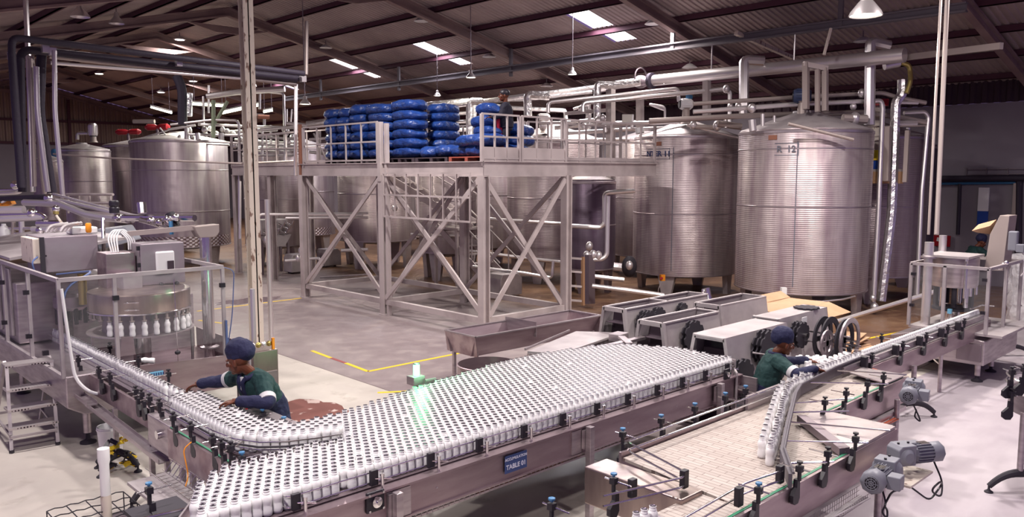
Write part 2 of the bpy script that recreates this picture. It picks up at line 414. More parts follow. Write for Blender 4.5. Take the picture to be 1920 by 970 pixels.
for i, (a, b, yc) in enumerate(SKY):
    w = .48
    mb = MB(); mb.add([(a-.05,yc-w,roofz(a-.05)+.05),(b+.05,yc-w,roofz(b+.05)+.05),(b+.05,yc+w,roofz(b+.05)+.05),(a-.05,yc+w,roofz(a-.05)+.05)], [(0,1,2,3)])
    struct('window_%d' % (i+1), mb, M['skylight'], 0)
tr = 0
RAF = [-.6, 6.8, 14.3, 21.5, 29.3, 36.4, 44.0, 52.0, 60.6]
for y in RAF:
    for a, b in ((RX, XR-.05), (RX, XL)):
        tr += 1; mb = MB()
        za, zb = roofz(a)-.17, roofz(b)-.17
        mb.prism([(a, za), (b, zb), (b, zb-.07), (a, za-.07)], y-.1, y+.1, 'y')
        mb.prism([(a, za-.07), (b, zb-.07), (b, zb-.27), (a, za-.27)], y-.02, y+.02, 'y')
        mb.prism([(a, za-.27), (b, zb-.27), (b, zb-.33), (a, za-.33)], y-.1, y+.1, 'y')
        struct('trim_%d' % tr, mb, M['rafter'], 0)
    tr += 1
    mb = MB().prism([(RX-1.6, roofz(RX-1.6)-.49), (RX+1.6, roofz(RX+1.6)-.49), (RX+.5, RZ-1.12), (RX-.5, RZ-1.12)], y-.05, y+.05, 'y')
    struct('trim_%d' % tr, mb, M['rafter'], 0)
for k in range(-8, 9):
    x = RX + k*1.72 + (.35 if k == 0 else 0)
    if x < XL or x > XR: continue
    tr += 1; z = roofz(x)
    mb = MB().box(x-.035, x+.035, Y0, Y1, z-.18, z-.005); mb.box(x-.035, x+.08, Y0, Y1, z-.18, z-.165)
    struct('trim_%d' % tr, mb, M['purlin'], 0)
# far gable wall
struct('wall_far', MB().box(XL, XR, Y1, Y1+.2, 0, 5.5), M['block'])
mb = MB(); x = XL
while x < XR - .3:
    pr = [(x, 0), (x+.12, 0), (x+.17, -.09), (x+.29, -.09), (x+.34, 0)]
    mb.add([(p, Y1+h, zz) for p, h in pr for zz in (5.5, roofz(p))], [(2*i, 2*i+2, 2*i+3, 2*i+1) for i in range(4)]); x += .34
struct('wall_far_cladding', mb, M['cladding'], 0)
for z in (5.5, 7.0):
    tr += 1; struct('trim_%d' % tr, MB().box(XL, XR, Y1-.22, Y1-.1, z-.08, z+.08), M['purlin'])
for x in (9.5, 16.5, 22.5):
    tr += 1; struct('trim_%d' % tr, MB().box(x-.09, x+.09, Y1-.3, Y1-.22, 0, roofz(x)-.6), M['purlin'])
struct('wall_right', MB().box(XR, XR+.2, Y0-3, Y1, 0, 5.65), M['block'])
mb = MB(); y = Y0-3
while y < Y1:
    pr = [(y, 0), (y+.12, 0), (y+.17, -.06), (y+.29, -.06), (y+.34, 0)]
    mb.add([(XR+h, p, zz) for p, h in pr for zz in (5.65, roofz(XR)+.05)], [(2*i, 2*i+2, 2*i+3, 2*i+1) for i in range(4)]); y += .34
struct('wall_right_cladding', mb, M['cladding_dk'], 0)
# ================================================================ painted floor marks
def flat(name, poly, m, z=.004): return MB().prism(poly, 0.0, z, 'z').build(name, m, None, 0)
def stripe(p, q, w, m, label, cat='floor line'):
    p = Vector(p).to_2d(); q = Vector(q).to_2d(); d = (q-p).normalized(); n = Vector((-d.y, d.x))*w/2
    return tag(flat('painted_floor_line', [tuple(p-n), tuple(q-n), tuple(q+n), tuple(p+n)], m), kind='structure')
YL = [((7.96,14.07),(7.90,13.25)), ((7.88,12.7),(7.82,11.88)), ((7.82,11.88),(10.0,11.88)), ((10.0,11.9),(12.3,11.9)), ((7.15,10.6),(7.6,10.3)), ((7.75,10.3),(8.4,10.25)),
      ((8.2,20.2),(11.2,20.3)), ((15.6,7.2),(18.4,6.75)), ((7.7,18.9),(8.0,18.0)), ((6.2,16.4),(7.0,15.4))]
for a, b in YL: stripe(a, b, .075, M['yellow'], '')
stripe((7.90,13.25), (7.88,12.7), .07, M['redpaint'], '')
tag(flat('floor_stain', [(5.78+.56*math.cos(t*PI/13)*(1+.12*math.sin(t*2.7)), 10.35+.85*math.sin(t*PI/13)*(1+.12*math.sin(t*1.9))) for t in range(26)], M['shaft'], .006),
    'reddish brown stain spread on the floor behind the worker in the dark blue cap', 'stain', kind='stuff')
tag(flat('water_puddle', [(9.95+.9*math.cos(t*PI/12)*(1+.2*math.sin(t*2.1)), 20.9+.45*math.sin(t*PI/12)*(1+.2*math.sin(t*1.7))) for t in range(24)], M['puddle'], .003),
    'dark puddle on the floor by the left front leg of the raised platform', 'puddle', kind='stuff')
# ================================================================ ORDINALS
ORD = ['first','second','third','fourth','fifth','sixth','seventh','eighth','ninth','tenth','eleventh','twelfth']
def rail_line(mb, p, q, zs, r=.022):
    for z in zs: mb.tube([(p[0],p[1],z),(q[0],q[1],z)], r, 8)
# ---------------------------------------------------------------- raised platform
pf = thing('raised_platform', 'tall grey steel platform on braced legs holding the blue sacks', 'platform', (11.4, 12.8, 0))
PX0, PX1 = 11.4, 14.0
ZD0, ZD1 = 3.42, 3.76
mb = MB().box(PX0, PX1, 12.8, 20.5, 3.66, 3.74); mb.box(12.4, PX1, 20.5, 27, 3.66, 3.74); mb.box(PX1, 17.6, 12.9, 14.1, 3.66, 3.74)
mb.build('deck', M['galv_dk'], pf)
for i, (a, b) in enumerate((((PX0,12.8),(PX0,20.5)), ((PX0,12.8),(PX1,12.8)), ((PX1,12.9),(17.6,12.9)), ((12.4,20.5),(12.4,27)), ((PX0,20.5),(12.4,20.5)), ((PX1,14.1),(PX1,27)), ((PX0,16.5),(PX1,16.5)))):
    mb = MB(); a3 = (*a, (ZD0+ZD1)/2); b3 = (*b, (ZD0+ZD1)/2)
    mb.bar(a3, b3, .03, ZD1-ZD0-.02); mb.bar((*a, ZD0+.015), (*b, ZD0+.015), .13, .02); mb.bar((*a, ZD1-.015), (*b, ZD1-.015), .13, .02)
    mb.build('edge_beam', M['galv'], pf, 0)
def hpost(x, y, z0, z1, w=.19):
    mb = MB(); mb.box(x-w/2, x-w/2+.03, y-w/2, y+w/2, z0, z1); mb.box(x+w/2-.03, x+w/2, y-w/2, y+w/2, z0, z1); mb.box(x-w/2+.03, x+w/2-.03, y-.015, y+.015, z0, z1)
    mb.box(x-w/2-.02, x+w/2+.02, y-w/2-.02, y+w/2+.02, z0, z0+.02); return mb
for x, y in ((PX0,20.4),(PX0,16.5),(PX0,12.8),(PX1,12.8),(PX1,16.5),(PX1,20.4),(12.5,24.4),(13.9,24.4),(13.9,27),(12.5,27)):
    leg = hpost(x, y, .0, 3.45).build('leg', M['galv'], pf, 0)
for a, b in (((PX0,20.4),(PX0,16.5)), ((PX0,16.5),(PX0,12.8)), ((PX1,20.4),(PX1,16.5)), ((PX1,16.5),(PX1,12.8)), ((PX0,12.8),(PX1,12.8)), ((PX0,16.5),(PX1,16.5)), ((PX0,20.4),(PX1,20.4))):
    A = Vector((*a,0)); B = Vector((*b,0)); d = (B-A).normalized()*.1
    MB().bar(A+d+Vector((0,0,.33)), B-d+Vector((0,0,.33)), .11, .13).build('base_beam', M['galv'], pf, 0)
    n = Vector((d.y, -d.x, 0)).normalized()*.05
    MB().bar(A+d+n+Vector((0,0,.42)), B-d+n+Vector((0,0,3.36)), .04, .11).build('brace', M['galv'], pf, 0)
    MB().bar(A+d-n+Vector((0,0,3.36)), B-d-n+Vector((0,0,.42)), .04, .11).build('brace', M['galv'], pf, 0)
def railing(p, q, n, kick=0, m='galv', mid=True, mb0=None, zt=4.75):
    mb = MB(); P0 = Vector((*p,0)); Q0 = Vector((*q,0))
    for z in (zt, (zt+ZD1)/2 + .02 if mid else zt, ZD1+.06): mb.bar((p[0],p[1],z), (q[0],q[1],z), .04, .04)
    for i in range(n+1):
        c = P0.lerp(Q0, i/n); w = .065 if i in (0, n) else .035
        mb.box(c.x-w/2, c.x+w/2, c.y-w/2, c.y+w/2, ZD1-.1, zt)
    if kick: mb.bar((p[0],p[1],ZD1+kick/2), (q[0],q[1],ZD1+kick/2), .012, kick)
    return mb.build('railing', M[m], pf, 0)
railing((PX0, 20.3), (PX0, 16.7), 5)
railing((PX0, 12.85), (12.5, 12.85), 3, .3); railing((12.58, 12.85), (PX1, 12.85), 3, .3)
railing((PX1, 12.95), (17.6, 12.95), 6, .12); railing((12.4, 20.6), (12.4, 27), 10, .12); railing((PX1, 14.2), (PX1, 20.4), 8)
railing((PX1, 14.1), (17.6, 14.1), 5)
MB().box(PX0-.11, PX0+.0, 16.45, 16.58, 3.3, 4.74).build('corner_post', M['galv'], pf); MB().box(PX0-.05, PX0+.05, 16.28, 16.36, .0, 4.7).build('corner_post', M['galv'], pf)
MB().box(PX0-.05, PX0+.03, 20.42, 20.5, 3.42, 4.85).build('corner_post', M['rust'], pf)
mb = MB()
for z in (3.5, 2.98, 2.46): mb.bar((PX0-.16, 13.05, z), (PX0-.16, 16.25, z), .035, .04)
for i in range(8): y = 13.05 + 3.2*i/7; mb.box(PX0-.18, PX0-.145, y-.015, y+.015, 2.44, 3.52)
tag(mb.build('hanging_gate', M['galv'], pf, 0), 'rail gate folded down below the deck edge')
# ---------------------------------------------------------------- staircase under the platform
st = thing('steel_staircase', 'grey steel staircase with handrails descending behind the braced platform legs', 'staircase', (15.2, 19.6, 0))
def flight(x0, y0, z0, x1, y1, z1, n, w):
    A = Vector((x0,y0,z0)); B = Vector((x1,y1,z1)); side = Vector((-(y1-y0), x1-x0, 0)).normalized()*w/2
    for s in (-1, 1):
        MB().bar(A+side*s, B+side*s, .03, .2).build('stringer', M['galv'], st, 0)
        mb = MB().tube([A+side*s+Vector((0,0,.9)), B+side*s+Vector((0,0,.9))], .022, 8)
        for k in range(4): c = A.lerp(B, (k+.3)/4)+side*s; mb.tube([c, c+Vector((0,0,.9))], .018, 6)
        mb.build('handrail', M['galv'], st)
    for i in range(n):
        c = A.lerp(B, (i+.5)/n); d = Vector((x1-x0, y1-y0, 0)).normalized()*.12
        MB().bar(c-side, c+side, .24, .03).build('tread', M['galv'], st, 0)
flight(14.6, 20.9, 3.5, 16.0, 18.3, 1.9, 8, .8); flight(15.6, 19.2, 1.9, 15.6, 16.4, .1, 8, .8)
MB().box(15.1, 16.5, 18.1, 19.3, 1.83, 1.9).build('landing', M['galv'], st, 0)
for x, y in ((15.15,18.2),(16.4,18.2),(15.15,19.2),(16.4,19.2)): MB().box(x-.04,x+.04,y-.04,y+.04,0,1.83).build('leg', M['galv'], st, 0)

# ---------------------------------------------------------------- pallets and sacks
def pallet(x, y, m, label, z=ZD1-.02, lx=1.0, ly=1.2):
    t = thing('pallet', label, 'pallet', (x, y, z), 'pallets on the platform')
    for k in range(3): MB().box(x-lx/2, x+lx/2, y-ly/2+k*(ly/2-.05), y-ly/2+k*(ly/2-.05)+.1, z, z+.1).build('bearer', m, t, 0)
    for k in range(6): MB().box(x-lx/2+k*(lx-.1)/5, x-lx/2+k*(lx-.1)/5+.1, y-ly/2, y+ly/2, z+.1, z+.125).build('slat', m, t, 0)
    return t
pallet(12.1, 18.9, M['pallet_dk'], 'dark pallet under the left end of the tall blue sack stack')
pallet(12.1, 17.5, M['pallet_dk'], 'dark pallet under the middle of the tall blue sack stack')
pallet(12.1, 16.1, M['pallet_dk'], 'dark pallet under the right end of the tall blue sack stack')
pallet(12.1, 14.85, M['pallet_dk'], 'near-black pallet between the tall sack stack and the red pallet')
pallet(12.1, 13.6, M['pallet_rd'], 'red painted pallet under the sacks beside the person on the platform')
def sack_mesh(seed):
    r = random.Random(seed); mb = MB(); n, m = 28, 16; L, W, H = .44, .29, .135
    for j in range(m+1):
        v = -1 + 2*j/m
    vs = []; fs = []
    for j in range(1, m):
        t = PI*j/m
        for k in range(n):
            w = 2*PI*k/n
            f = lambda c, e: math.copysign(abs(c)**e, c)
            x = f(math.sin(t), .55)*f(math.cos(w), .5); y = f(math.sin(t), .55)*f(math.sin(w), .5); z = f(math.cos(t), .8)
            pinch = 1 - .45*max(0, abs(x)-.72)/.28
            lump = 1 + .10*math.sin(5*x+seed)*math.cos(4*y+seed*2) + .05*math.sin(11*x+3*y+seed)
            vs.append((x*L*(1+.03*math.sin(7*y+seed)), y*W*pinch*(1+.05*math.sin(5*x+seed*3)), z*H*pinch*lump - .03*abs(x)**3))
    vs += [(0,0,H),(0,0,-H)]
    for j in range(m-2):
        for k in range(n): fs.append((j*n+k, (j+1)*n+k, (j+1)*n+(k+1)%n, j*n+(k+1)%n))
    a = (m-1)*n
    for k in range(n): fs += [(a, k, (k+1)%n), (a+1, (m-2)*n+(k+1)%n, (m-2)*n+k)]
    return MB().add(vs, fs).mesh('sack', M['sack'], smooth=0) if False else MB().add(vs, fs).mesh('sack', M['sack'], smooth=60)
SM = [sack_mesh(k) for k in range(5)]
def sack(x, y, z, rz, label, k=None, tilt=0, sc=1, group='blue sacks on the platform'):
    o = bpy.data.objects.new('sack', SM[rnd.randrange(5) if k is None else k]); COL.objects.link(o)
    o.location = (x, y, z); o.rotation_euler = (tilt + rnd.uniform(-.04,.04), rnd.uniform(-.04,.04), rz + rnd.uniform(-.08,.08)); o.scale = (sc, sc, 1)
    return tag(o, label, 'sack', group)
LAY = ['bottom', 'second', 'third', 'fourth', 'fifth', 'top']
cols = [(19.35, 0), (18.72, 0), (18.1, 0), (17.25, 1), (16.2, 1)]
cname = ['leftmost column', 'second column from the left', 'third column from the left', 'fourth column from the left', 'rightmost front column']
for ci, (y, r) in enumerate(cols):
    for l in range(6):
        z = 3.87 + .135 + l*.228 - (.05 if ci < 2 and l > 3 else 0)
        if ci == 3 and l == 5: z -= .03
        sack(12.0 + rnd.uniform(-.03,.03), y + rnd.uniform(-.03,.03), z, PI/2 if r else 0,
             'blue sack in the %s of the tall stack, %s layer' % (cname[ci], LAY[l]), sc=1.12 if r else 1.0)
for l in range(6):
    sack(12.95, 16.05, 4.0 + l*.228 - (.04 if l == 5 else 0), .05, 'blue sack at the back right corner of the tall stack, %s layer' % LAY[l])
    if l > 3: sack(12.85, 17.6, 4.0 + l*.228, PI/2, 'blue sack behind the middle of the tall stack, %s layer' % LAY[l])
# low row and right heap
sack(12.0, 15.25, 4.0, .3, 'crumpled blue sack lying just right of the tall stack', k=1, sc=.85)
sack(12.0, 14.75, 4.02, 1.2, 'slumped wrinkled blue sack lying alone between the two stacks', k=2, sc=.85)
sack(12.1, 14.15, 4.0, 1.5, 'blue sack lying flat on the left end of the red pallet', k=3)
s1 = sack(12.0, 13.5, 4.0, 1.5, 'blue sack with a torn white corner on the red pallet', k=4)
for k, (x, y, z, r, lb, ti) in enumerate([(11.95,13.75,4.23,1.5,'blue sack in the second layer of the right heap, left side',0), (12.0,13.25,4.23,0.1,'blue sack in the second layer of the right heap, right of it',0),
    (12.5,13.8,4.45,1.45,'blue sack in the third layer of the right heap',.1), (12.5,13.9,4.66,1.4,'blue sack in the fourth layer of the right heap',.15), (12.5,13.75,4.9,1.35,'tilted blue sack on top of the right heap in front of the person',.35),
    (12.75,13.32,4.0,.1,'blue sack at the foot of the right heap behind the railing',0), (13.1,13.5,4.25,.2,'blue sack behind the person, lower of the leaning pair',.0),(13.2,13.6,4.5,.3,'blue sack behind the person, upper of the leaning pair',.0)]):
    sack(x, y, z, r, lb, tilt=ti)
MB().ball((-.28, -.2, .03), .06, .05, .06).build('label_patch', M['sack_w'], s1)

# ---------------------------------------------------------------- tanks
def tank(cx, cy, r, zb, zt, m, label, legs=4, dome=.35, rot=.4, band=True, conduit=False, group=None, legm='steel_mat', seams=(.5,)):
    t = thing('storage_tank', label, 'tank', (cx, cy, 0), group)
    MB().lathe((cx,cy,0), [(r-.02,zb),(r,zb+.02),(r,zt-.05),(r-.03,zt)], 72).build('shell', m, t, 40)
    MB().lathe((cx,cy,0), [(r-.03,zt),(r*.97,zt+.02),(r*.2,zt+dome),(r*.19,zt+dome+.05),(0.001,zt+dome+.05)], 48).build('dome', M['steel_mat'], t, 40)
    MB().lathe((cx,cy,0), [(r-.02,zb),(r*.5,zb-.12),(0.001,zb-.2)], 48).build('underside', M['steel_dk'], t, 40)
    if band:
        for q in seams:
            z = zb + (zt-zb)*q; MB().lathe((cx,cy,0), [(r,z-.02),(r+.01,z-.012),(r+.01,z+.012),(r,z+.02)], 72).build('hoop', M['steel'], t, 40)
        MB().lathe((cx,cy,0), [(r,zb-.0),(r+.015,zb+.0),(r+.015,zb+.03),(r,zb+.035)], 72).build('base_ring', M['steel'], t, 40)
        mb = MB(); mb.lathe((cx,cy,0), [(r-.03,zt-.02),(r+.012,zt-.04),(r+.012,zt-.1),(r,zt-.11)], 72); mb.build('top_ring', M['steel'], t, 40)
    for k in range(legs):
        a = rot + 2*PI*k/legs; c = Vector((cx+math.cos(a)*(r-.18), cy+math.sin(a)*(r-.18), 0)); ta = Vector((-math.sin(a), math.cos(a), 0)); ra = Vector((math.cos(a), math.sin(a), 0))
        mb = MB(); vs = []
        for z, w in ((0,.13),(zb+.05,.27)):
            for i, j in ((-1,-1),(1,-1),(1,1),(-1,1)): vs.append(c + ta*i*w + ra*j*.07 + Vector((0,0,z)))
        mb.add(vs, [(0,3,2,1),(4,5,6,7),(0,1,5,4),(1,2,6,5),(2,3,7,6),(3,0,4,7)]); mb.build('leg', M[legm], t, 0)
    return t
def motor_top(t, p, m, axis=(1,0,0), r=.13, L=.36, ped=.35, box=None):
    p = Vector(p); ax = Vector(axis).normalized()
    MB().lathe((p.x,p.y,p.z-ped-r), [(.17,0),(.12,.08),(.10,ped),(.14,ped+.04)], 20).build('motor_pedestal', M['pipe_y'], t)
    mo = MB(); mo.tube([p-ax*L/2, p-ax*L*.42, p+ax*L*.35, p+ax*L/2], [r*.9, r, r, r*.7], 20)
    for k in range(16):
        w = 2*PI*k/16; b = ax.orthogonal().normalized(); c = ax.cross(b); d = b*math.cos(w)+c*math.sin(w)
        mo.bar(p-ax*L*.35+d*r, p+ax*L*.3+d*r, .012, .03, d)
    o = mo.build('motor', m, t)
    MB().cyl(p-ax*(L/2+.03), p-ax*(L/2-.01), r*.8, n=18).build('fan_cover', M['black'], o)
    if box: MB().cbox(p+Vector((.0,0,r+.05))+ax*.08, .16,.12,.1).build('terminal_box', M[box], o)
    return o
def on_tank(cx, cy, r, ang):
    def f(x, y, z, zc=0):
        a = ang + x/r; return Vector((cx+math.cos(a)*(r+z), cy+math.sin(a)*(r+z), zc+y))
    return f
def tank_sign(t, cx, cy, r, px, zc, txt, m, w=.62, sz=.17):
    # angle on the shell that faces pixel column px
    best = min((abs(pixx(cx+math.cos(a)*r, cy+math.sin(a)*r, zc)-px), a) for a in [PI + k*.01 for k in range(0, 150)])
    ang = best[1]; f = on_tank(cx, cy, r, ang)
    text_mesh('tank_number', txt, sz, m, lambda x, y, z: f(x, y, .02+z, zc), t, .004)
    mb = MB()
    for yy, hh in ((zc+.14, .008), (zc-.14, .008)):
        vs = []; n = 10
        for k in range(n+1):
            for z in (yy-hh, yy+hh): vs.append(f((k/n-.5)*w*2, z, .008))
        mb.add(vs, [(2*k,2*k+2,2*k+3,2*k+1) for k in range(n)])
    vs = [f(w+dx, z, .008) for dx in (-.008,.008) for z in (zc-.16, zc+.16)]; mb.add(vs, [(0,2,3,1)])
    mb.build('label_frame', M['ink2'], t, 0)
def panel_marks(t, cx, cy, r, px_seam, px_plate, zc):
    for px, kind in ((px_seam, 's'), (px_plate, 'p')):
        ang = min((abs(pixx(cx+math.cos(a)*r, cy+math.sin(a)*r, zc)-px), a) for a in [PI + k*.01 for k in range(0, 150)])[1]; f = on_tank(cx, cy, r, ang)
        if kind == 's': MB().add([f(-.012,-3.3,.006,zc), f(.012,-3.3,.006,zc), f(.012,.18,.006,zc), f(-.012,.18,.006,zc)], [(0,1,2,3)]).build('jacket_seam', M['ink2'], t, 0)
        else: MB().add([f(x,y,z,zc+.28) for z in (.002,.014) for x,y in ((-.11,-.05),(.11,-.05),(.11,.06),(-.11,.06))], [(4,5,6,7),(0,1,5,4),(1,2,6,5),(2,3,7,6),(3,0,4,7)]).build('maker_plate', M['rust'], t, 0)
def pixx(x, y, z):
    v = Vector((x, y, z-CH)); d = v.dot(FW)*math.cos(CPIT) - v.z*math.sin(CPIT); return 960 + CF*v.dot(RT)/d
W11 = (20.3, 13.8); R12 = (19.65, 9.8)
t = tank(*W11, 1.51, .58, 4.58, M['tank'], 'tall steel tank numbered 11, left of the widest tank, with cream motor on top', rot=.25+PI, seams=(.44, .86), dome=.42)
tank_sign(t, *W11, 1.51, 1234, 4.04, 'NTER 11', M['ink'], .36, .21)
panel_marks(t, *W11, 1.51, 1263, 1234, 4.04)
m_ = motor_top(t, (19.6, 13.35, 5.45), M['white'], (.75,-.65,0), .15, .36, .4, 'bluecap')
MB().box(18.92, 18.97, 13.15, 13.3, .0, .02).build('switch_post', M['steel_dk'], t)
eb = MB().cbox(at(1242, 521, D=22.3), .12, .12, .17, Euler((0,0,-.55))).build('isolator_box', M['amber'], t); tag(eb, 'yellow and orange isolator box with red switch')
MB().cyl(at(1241, 522, D=22.2), at(1240, 522, D=22.12), .035).build('isolator_knob', M['red'], eb)
MB().tube([at(1240,530,D=22.3), at(1233,545,D=22.3), at(1240,565,D=22.5), at(1262,590,D=22.5)], .012, 6, .1).build('cable', M['pipe'], t)
t = tank(*R12, 1.62, .58, 4.56, M['tank'], 'widest steel tank, numbered 12, standing between tank 11 and the corner pipework', rot=.1+PI, seams=(.53, .88), dome=.45)
tank_sign(t, *R12, 1.62, 1474, 4.07, 'R  12', M['ink2'], .28, .21)
panel_marks(t, *R12, 1.62, 1496, 1447, 4.07)
motor_top(t, (19.35, 9.75, 5.42), M['motor_b'], (.45,-.9,0), .17, .42, .4)
jb = MB().cbox(at(1469, 547, D=18.9), .12, .12, .19, Euler((0,0,-.75))).build('junction_box', M['white'], t)
MB().tube([at(1462,553,D=18.85), at(1454,565,D=18.85), at(1462,577,D=18.85), at(1470,570,D=18.85)], .012, 6, .15).build('cable', M['white'], t)
MB().tube([at(1470,562,D=18.8), at(1540,566,D=18.9), at(1580,562,D=19), at(1603,556,D=19.3)], .022, 8, .1).build('drip_rail', M['pipe'], t)
t = tank(22.95, 9.5, 1.5, .72, 4.5, M['tank_m'], 'steel tank half hidden behind the right side of tank 12', rot=.5+PI, dome=.4)
t = tank(26.3, 9.75, .85, .6, 4.35, M['tank_d'], 'narrow domed dark tank standing by the right wall', dome=.25, seams=(.7,))
MB().cyl((26.3,9.75,4.6), (26.3,9.75,4.9), .07).build('vent', M['pipe'], t)
t = tank(19.35, 18.3, 1.5, .8, 4.62, M['tank_m'], 'dull steel tank rising behind the right end of the platform', dome=.4)
motor_top(t, tuple(at(1020, 222, D=25)), M['pipe'], (.8,-.6,0), .14, .36, .3)
tank(18.1, 15.6, .75, .7, 3.3, M['tank_d'], 'slim dark glossy tank below the walkway beside tank 11', dome=.2, legm='steel_dk')
tank(22.9, 16.9, 1.45, .7, 4.65, M['tank_m'], 'tank at the back between tank 11 and the platform walkway', dome=.35)
tank(17.0, 20.9, .95, .9, 4.3, M['tank_m'], 'narrow dull tank seen between the middle platform braces', dome=.3)
tank(20.2, 22.6, 1.4, .8, 4.6, M['tank_m'], 'steel tank deep behind the hanging rail gate', dome=.4)
tank(17.4, 25.6, 1.45, 1.0, 4.5, M['tank_m'], 'ribbed tank behind the staircase and the sack stack', dome=.4)
tank(14.9, 28.8, 1.15, .75, 4.3, M['tank_m'], 'tank behind the left front platform leg under the walkway', dome=.35)
tank(21.3, 28.5, 1.5, .8, 4.6, M['tank_m'], 'large tank farthest back behind the platform', dome=.4)
tank(18.0, 32.5, 1.5, .8, 4.6, M['tank_s'], 'pale tank behind the walkway left of the sacks', dome=.4)
tank(24.5, 22.5, 1.5, .8, 4.7, M['tank_m'], 'tank in the rear row behind the person on the platform', dome=.4)
t = tank(12.4, 31.6, 1.77, .72, 4.74, M['tank_s'], 'large round tank with dimpled lower band left of the cream column', seams=(.335, .72), dome=.3, rot=-1.2)
for k, (px, py) in enumerate(((290,240),(300,236))): pass
def red_actuator(t, px0, px1, py, D):
    a = at(px0, py, D=D); b = at(px1, py-1, D=D)
    o = MB().tube([a, a.lerp(b,.12), a.lerp(b,.4), a.lerp(b,.5), a.lerp(b,.62), a.lerp(b,.9), b], [.06,.13,.12,.07,.12,.13,.06], 14).build('valve_actuator', M['red'], t)
    tag(o, 'red lacquered actuator'); MB().cyl(a.lerp(b,.5), a.lerp(b,.5)-Vector((0,0,.35)), .05).build('valve_stem', M['steel_dk'], t)
red_actuator(t, 272, 318, 239, 31.0)
t = tank(13.1, 36.9, 1.8, .72, 4.7, M['tank_s'], 'tall tank directly behind the dimpled tank on the left', seams=(.72,), dome=.3)
red_actuator(t, 217, 264, 248, 34.5)
t = tank(10.1, 35.7, 1.05, .9, 4.45, M['tank'], 'small tank with grey mixer on top near the black vertical pipes', seams=(.64,), dome=.22)
motor_top(t, tuple(at(174, 243, D=33)), M['pipe'], (0,0,1), .17, .5, .35, None)
MB().tube([at(145,262,D=33), at(145,250,D=33), at(165,250,D=33)], .07, 10, .1).build('inlet_pipe', M['pipe'], t)
t = tank(8.3, 33.5, .5, .9, 4.0, M['tank_m'], 'narrow tank with blue motor at the far left', seams=(.5,), dome=.15)
motor_top(t, tuple(at(103, 292, D=31)), M['bluecap'], (0,0,1), .13, .5, .2, None)

# ---------------------------------------------------------------- column, hung beam, lamps
t = thing('painted_column', 'chipped cream steel column standing on the floor behind the worker with a dark cap', 'column', (7.0, 14.45, 0))
mb = MB(); w = .2; cx, cy = 7.0, 14.45
mb.box(cx-w/2, cx+w/2, cy-w/2, cy-w/2+.025, 0, 7.45); mb.box(cx-w/2, cx+w/2, cy+w/2-.025, cy+w/2, 0, 7.45); mb.box(cx-.012, cx+.012, cy-w/2, cy+w/2, 0, 7.45)
mb.build('post', M['cream'], t, 0); MB().box(cx-.16, cx+.16, cy-.16, cy+.16, 0, .02).build('base_plate', M['rust'], t)
MB().tube([(cx+.24, cy-.12, .1), (cx+.24, cy-.12, 3.0)], .045, 10).build('side_pipe', M['pipe'], t)
MB().cyl((cx+.1,cy-.15,4.55),(cx+.3,cy-.2,4.55),.04).build('bracket', M['rust'], t)
t = thing('hung_beam', 'long grey beam hung below the roof, crossing above the sacks', 'beam', (20.3, 6.8, 7.0))
MB().box(20.22, 20.38, 6.4, 38, 7.12, 7.16).box(20.22, 20.38, 6.4, 38, 7.30, 7.34).box(20.29, 20.31, 6.4, 38, 7.16, 7.3).build('girder', M['beam'], t, 0)
for y in (9.3, 14.35, 21.3, 28.1, 34.4): MB().box(20.26, 20.34, y-.06, y+.06, 6.95 if y > 20 else 7.12, roofz(20.3)-.2).build('hanger', M['beam'], t, 0)
t = thing('diagonal_strut', 'pale slanting roof strut above tank 12', 'strut', (20, 11, 6.5))
MB().bar(at(1380, 62, D=22), at(1485, 108, D=24), .12, .1).build('angle_bar', M['cream'], t, 0)
MB().bar(at(1545, 103, D=19.5), at(1558, 53, D=19.5), .05, .05).build('rod', M['cream'], t, 0)
t = thing('long_roof_rail', 'pale rail running to the right roof corner above tank 12', 'rail', tuple(at(1700,105,D=22)))
MB().bar(at(1560, 125, D=22), at(1878, 86, D=17), .1, .14).build('rail_bar', M['pipe_y'], t, 0)
def highbay(px, py, D, label, stem=.25, sc=1., glow='lampglow', power=0):
    p = at(px, py, D=D); t = thing('high_bay_lamp', label, 'lamp', tuple(p), 'high bay lamps')
    s = sc
    MB().lathe(p, [(.05*s,.36*s),(.075*s,.34*s),(.08*s,.22*s),(.11*s,.19*s),(.21*s,.06*s),(.235*s,0),(.22*s,.0),(.2*s,.06*s),(.08*s,.17*s)], 28).build('reflector', M['pipe'], t, 50)
    MB().lathe(p, [(.001,.02*s),(.21*s,.02*s),(.21*s,.03*s)], 28).build('lens', M[glow], t)
    MB().cyl(p+Vector((0,0,.34*s)), Vector((p.x,p.y,max(p.z+.36*s+stem, roofz(p.x)))), .014).build('hanging_rod', M['steel_dk'], t)
    if power:
        l = bpy.data.lights.new('high_bay_light', 'SPOT'); l.energy = power; l.color = (1,.93,.80); l.spot_size = math.radians(150); l.spot_blend = .6; l.shadow_soft_size = .2
        lo = bpy.data.objects.new('high_bay_light', l); COL.objects.link(lo); lo.location = p - Vector((0,0,.03)); lo.parent = None
    return t
highbay(883, 146, 26, 'lit high bay lamp hanging right above the tall blue sack stack', .5, .7, power=500)
highbay(820, 180, 31, 'small lit high bay lamp low behind the sack stack', .5, .6, power=400)
highbay(1073, 140, 25, 'lit high bay lamp hanging left of the big overhead pipe', .5, .6, power=500)
highbay(572, 196, 24, 'lit high bay lamp hanging from a curved cable by the black pipe ends', .3, .7, power=600)
highbay(1623, 30, 14.5, 'large bell shaped lamp hanging nearest the camera at the top right', .6, 1.25, power=700)
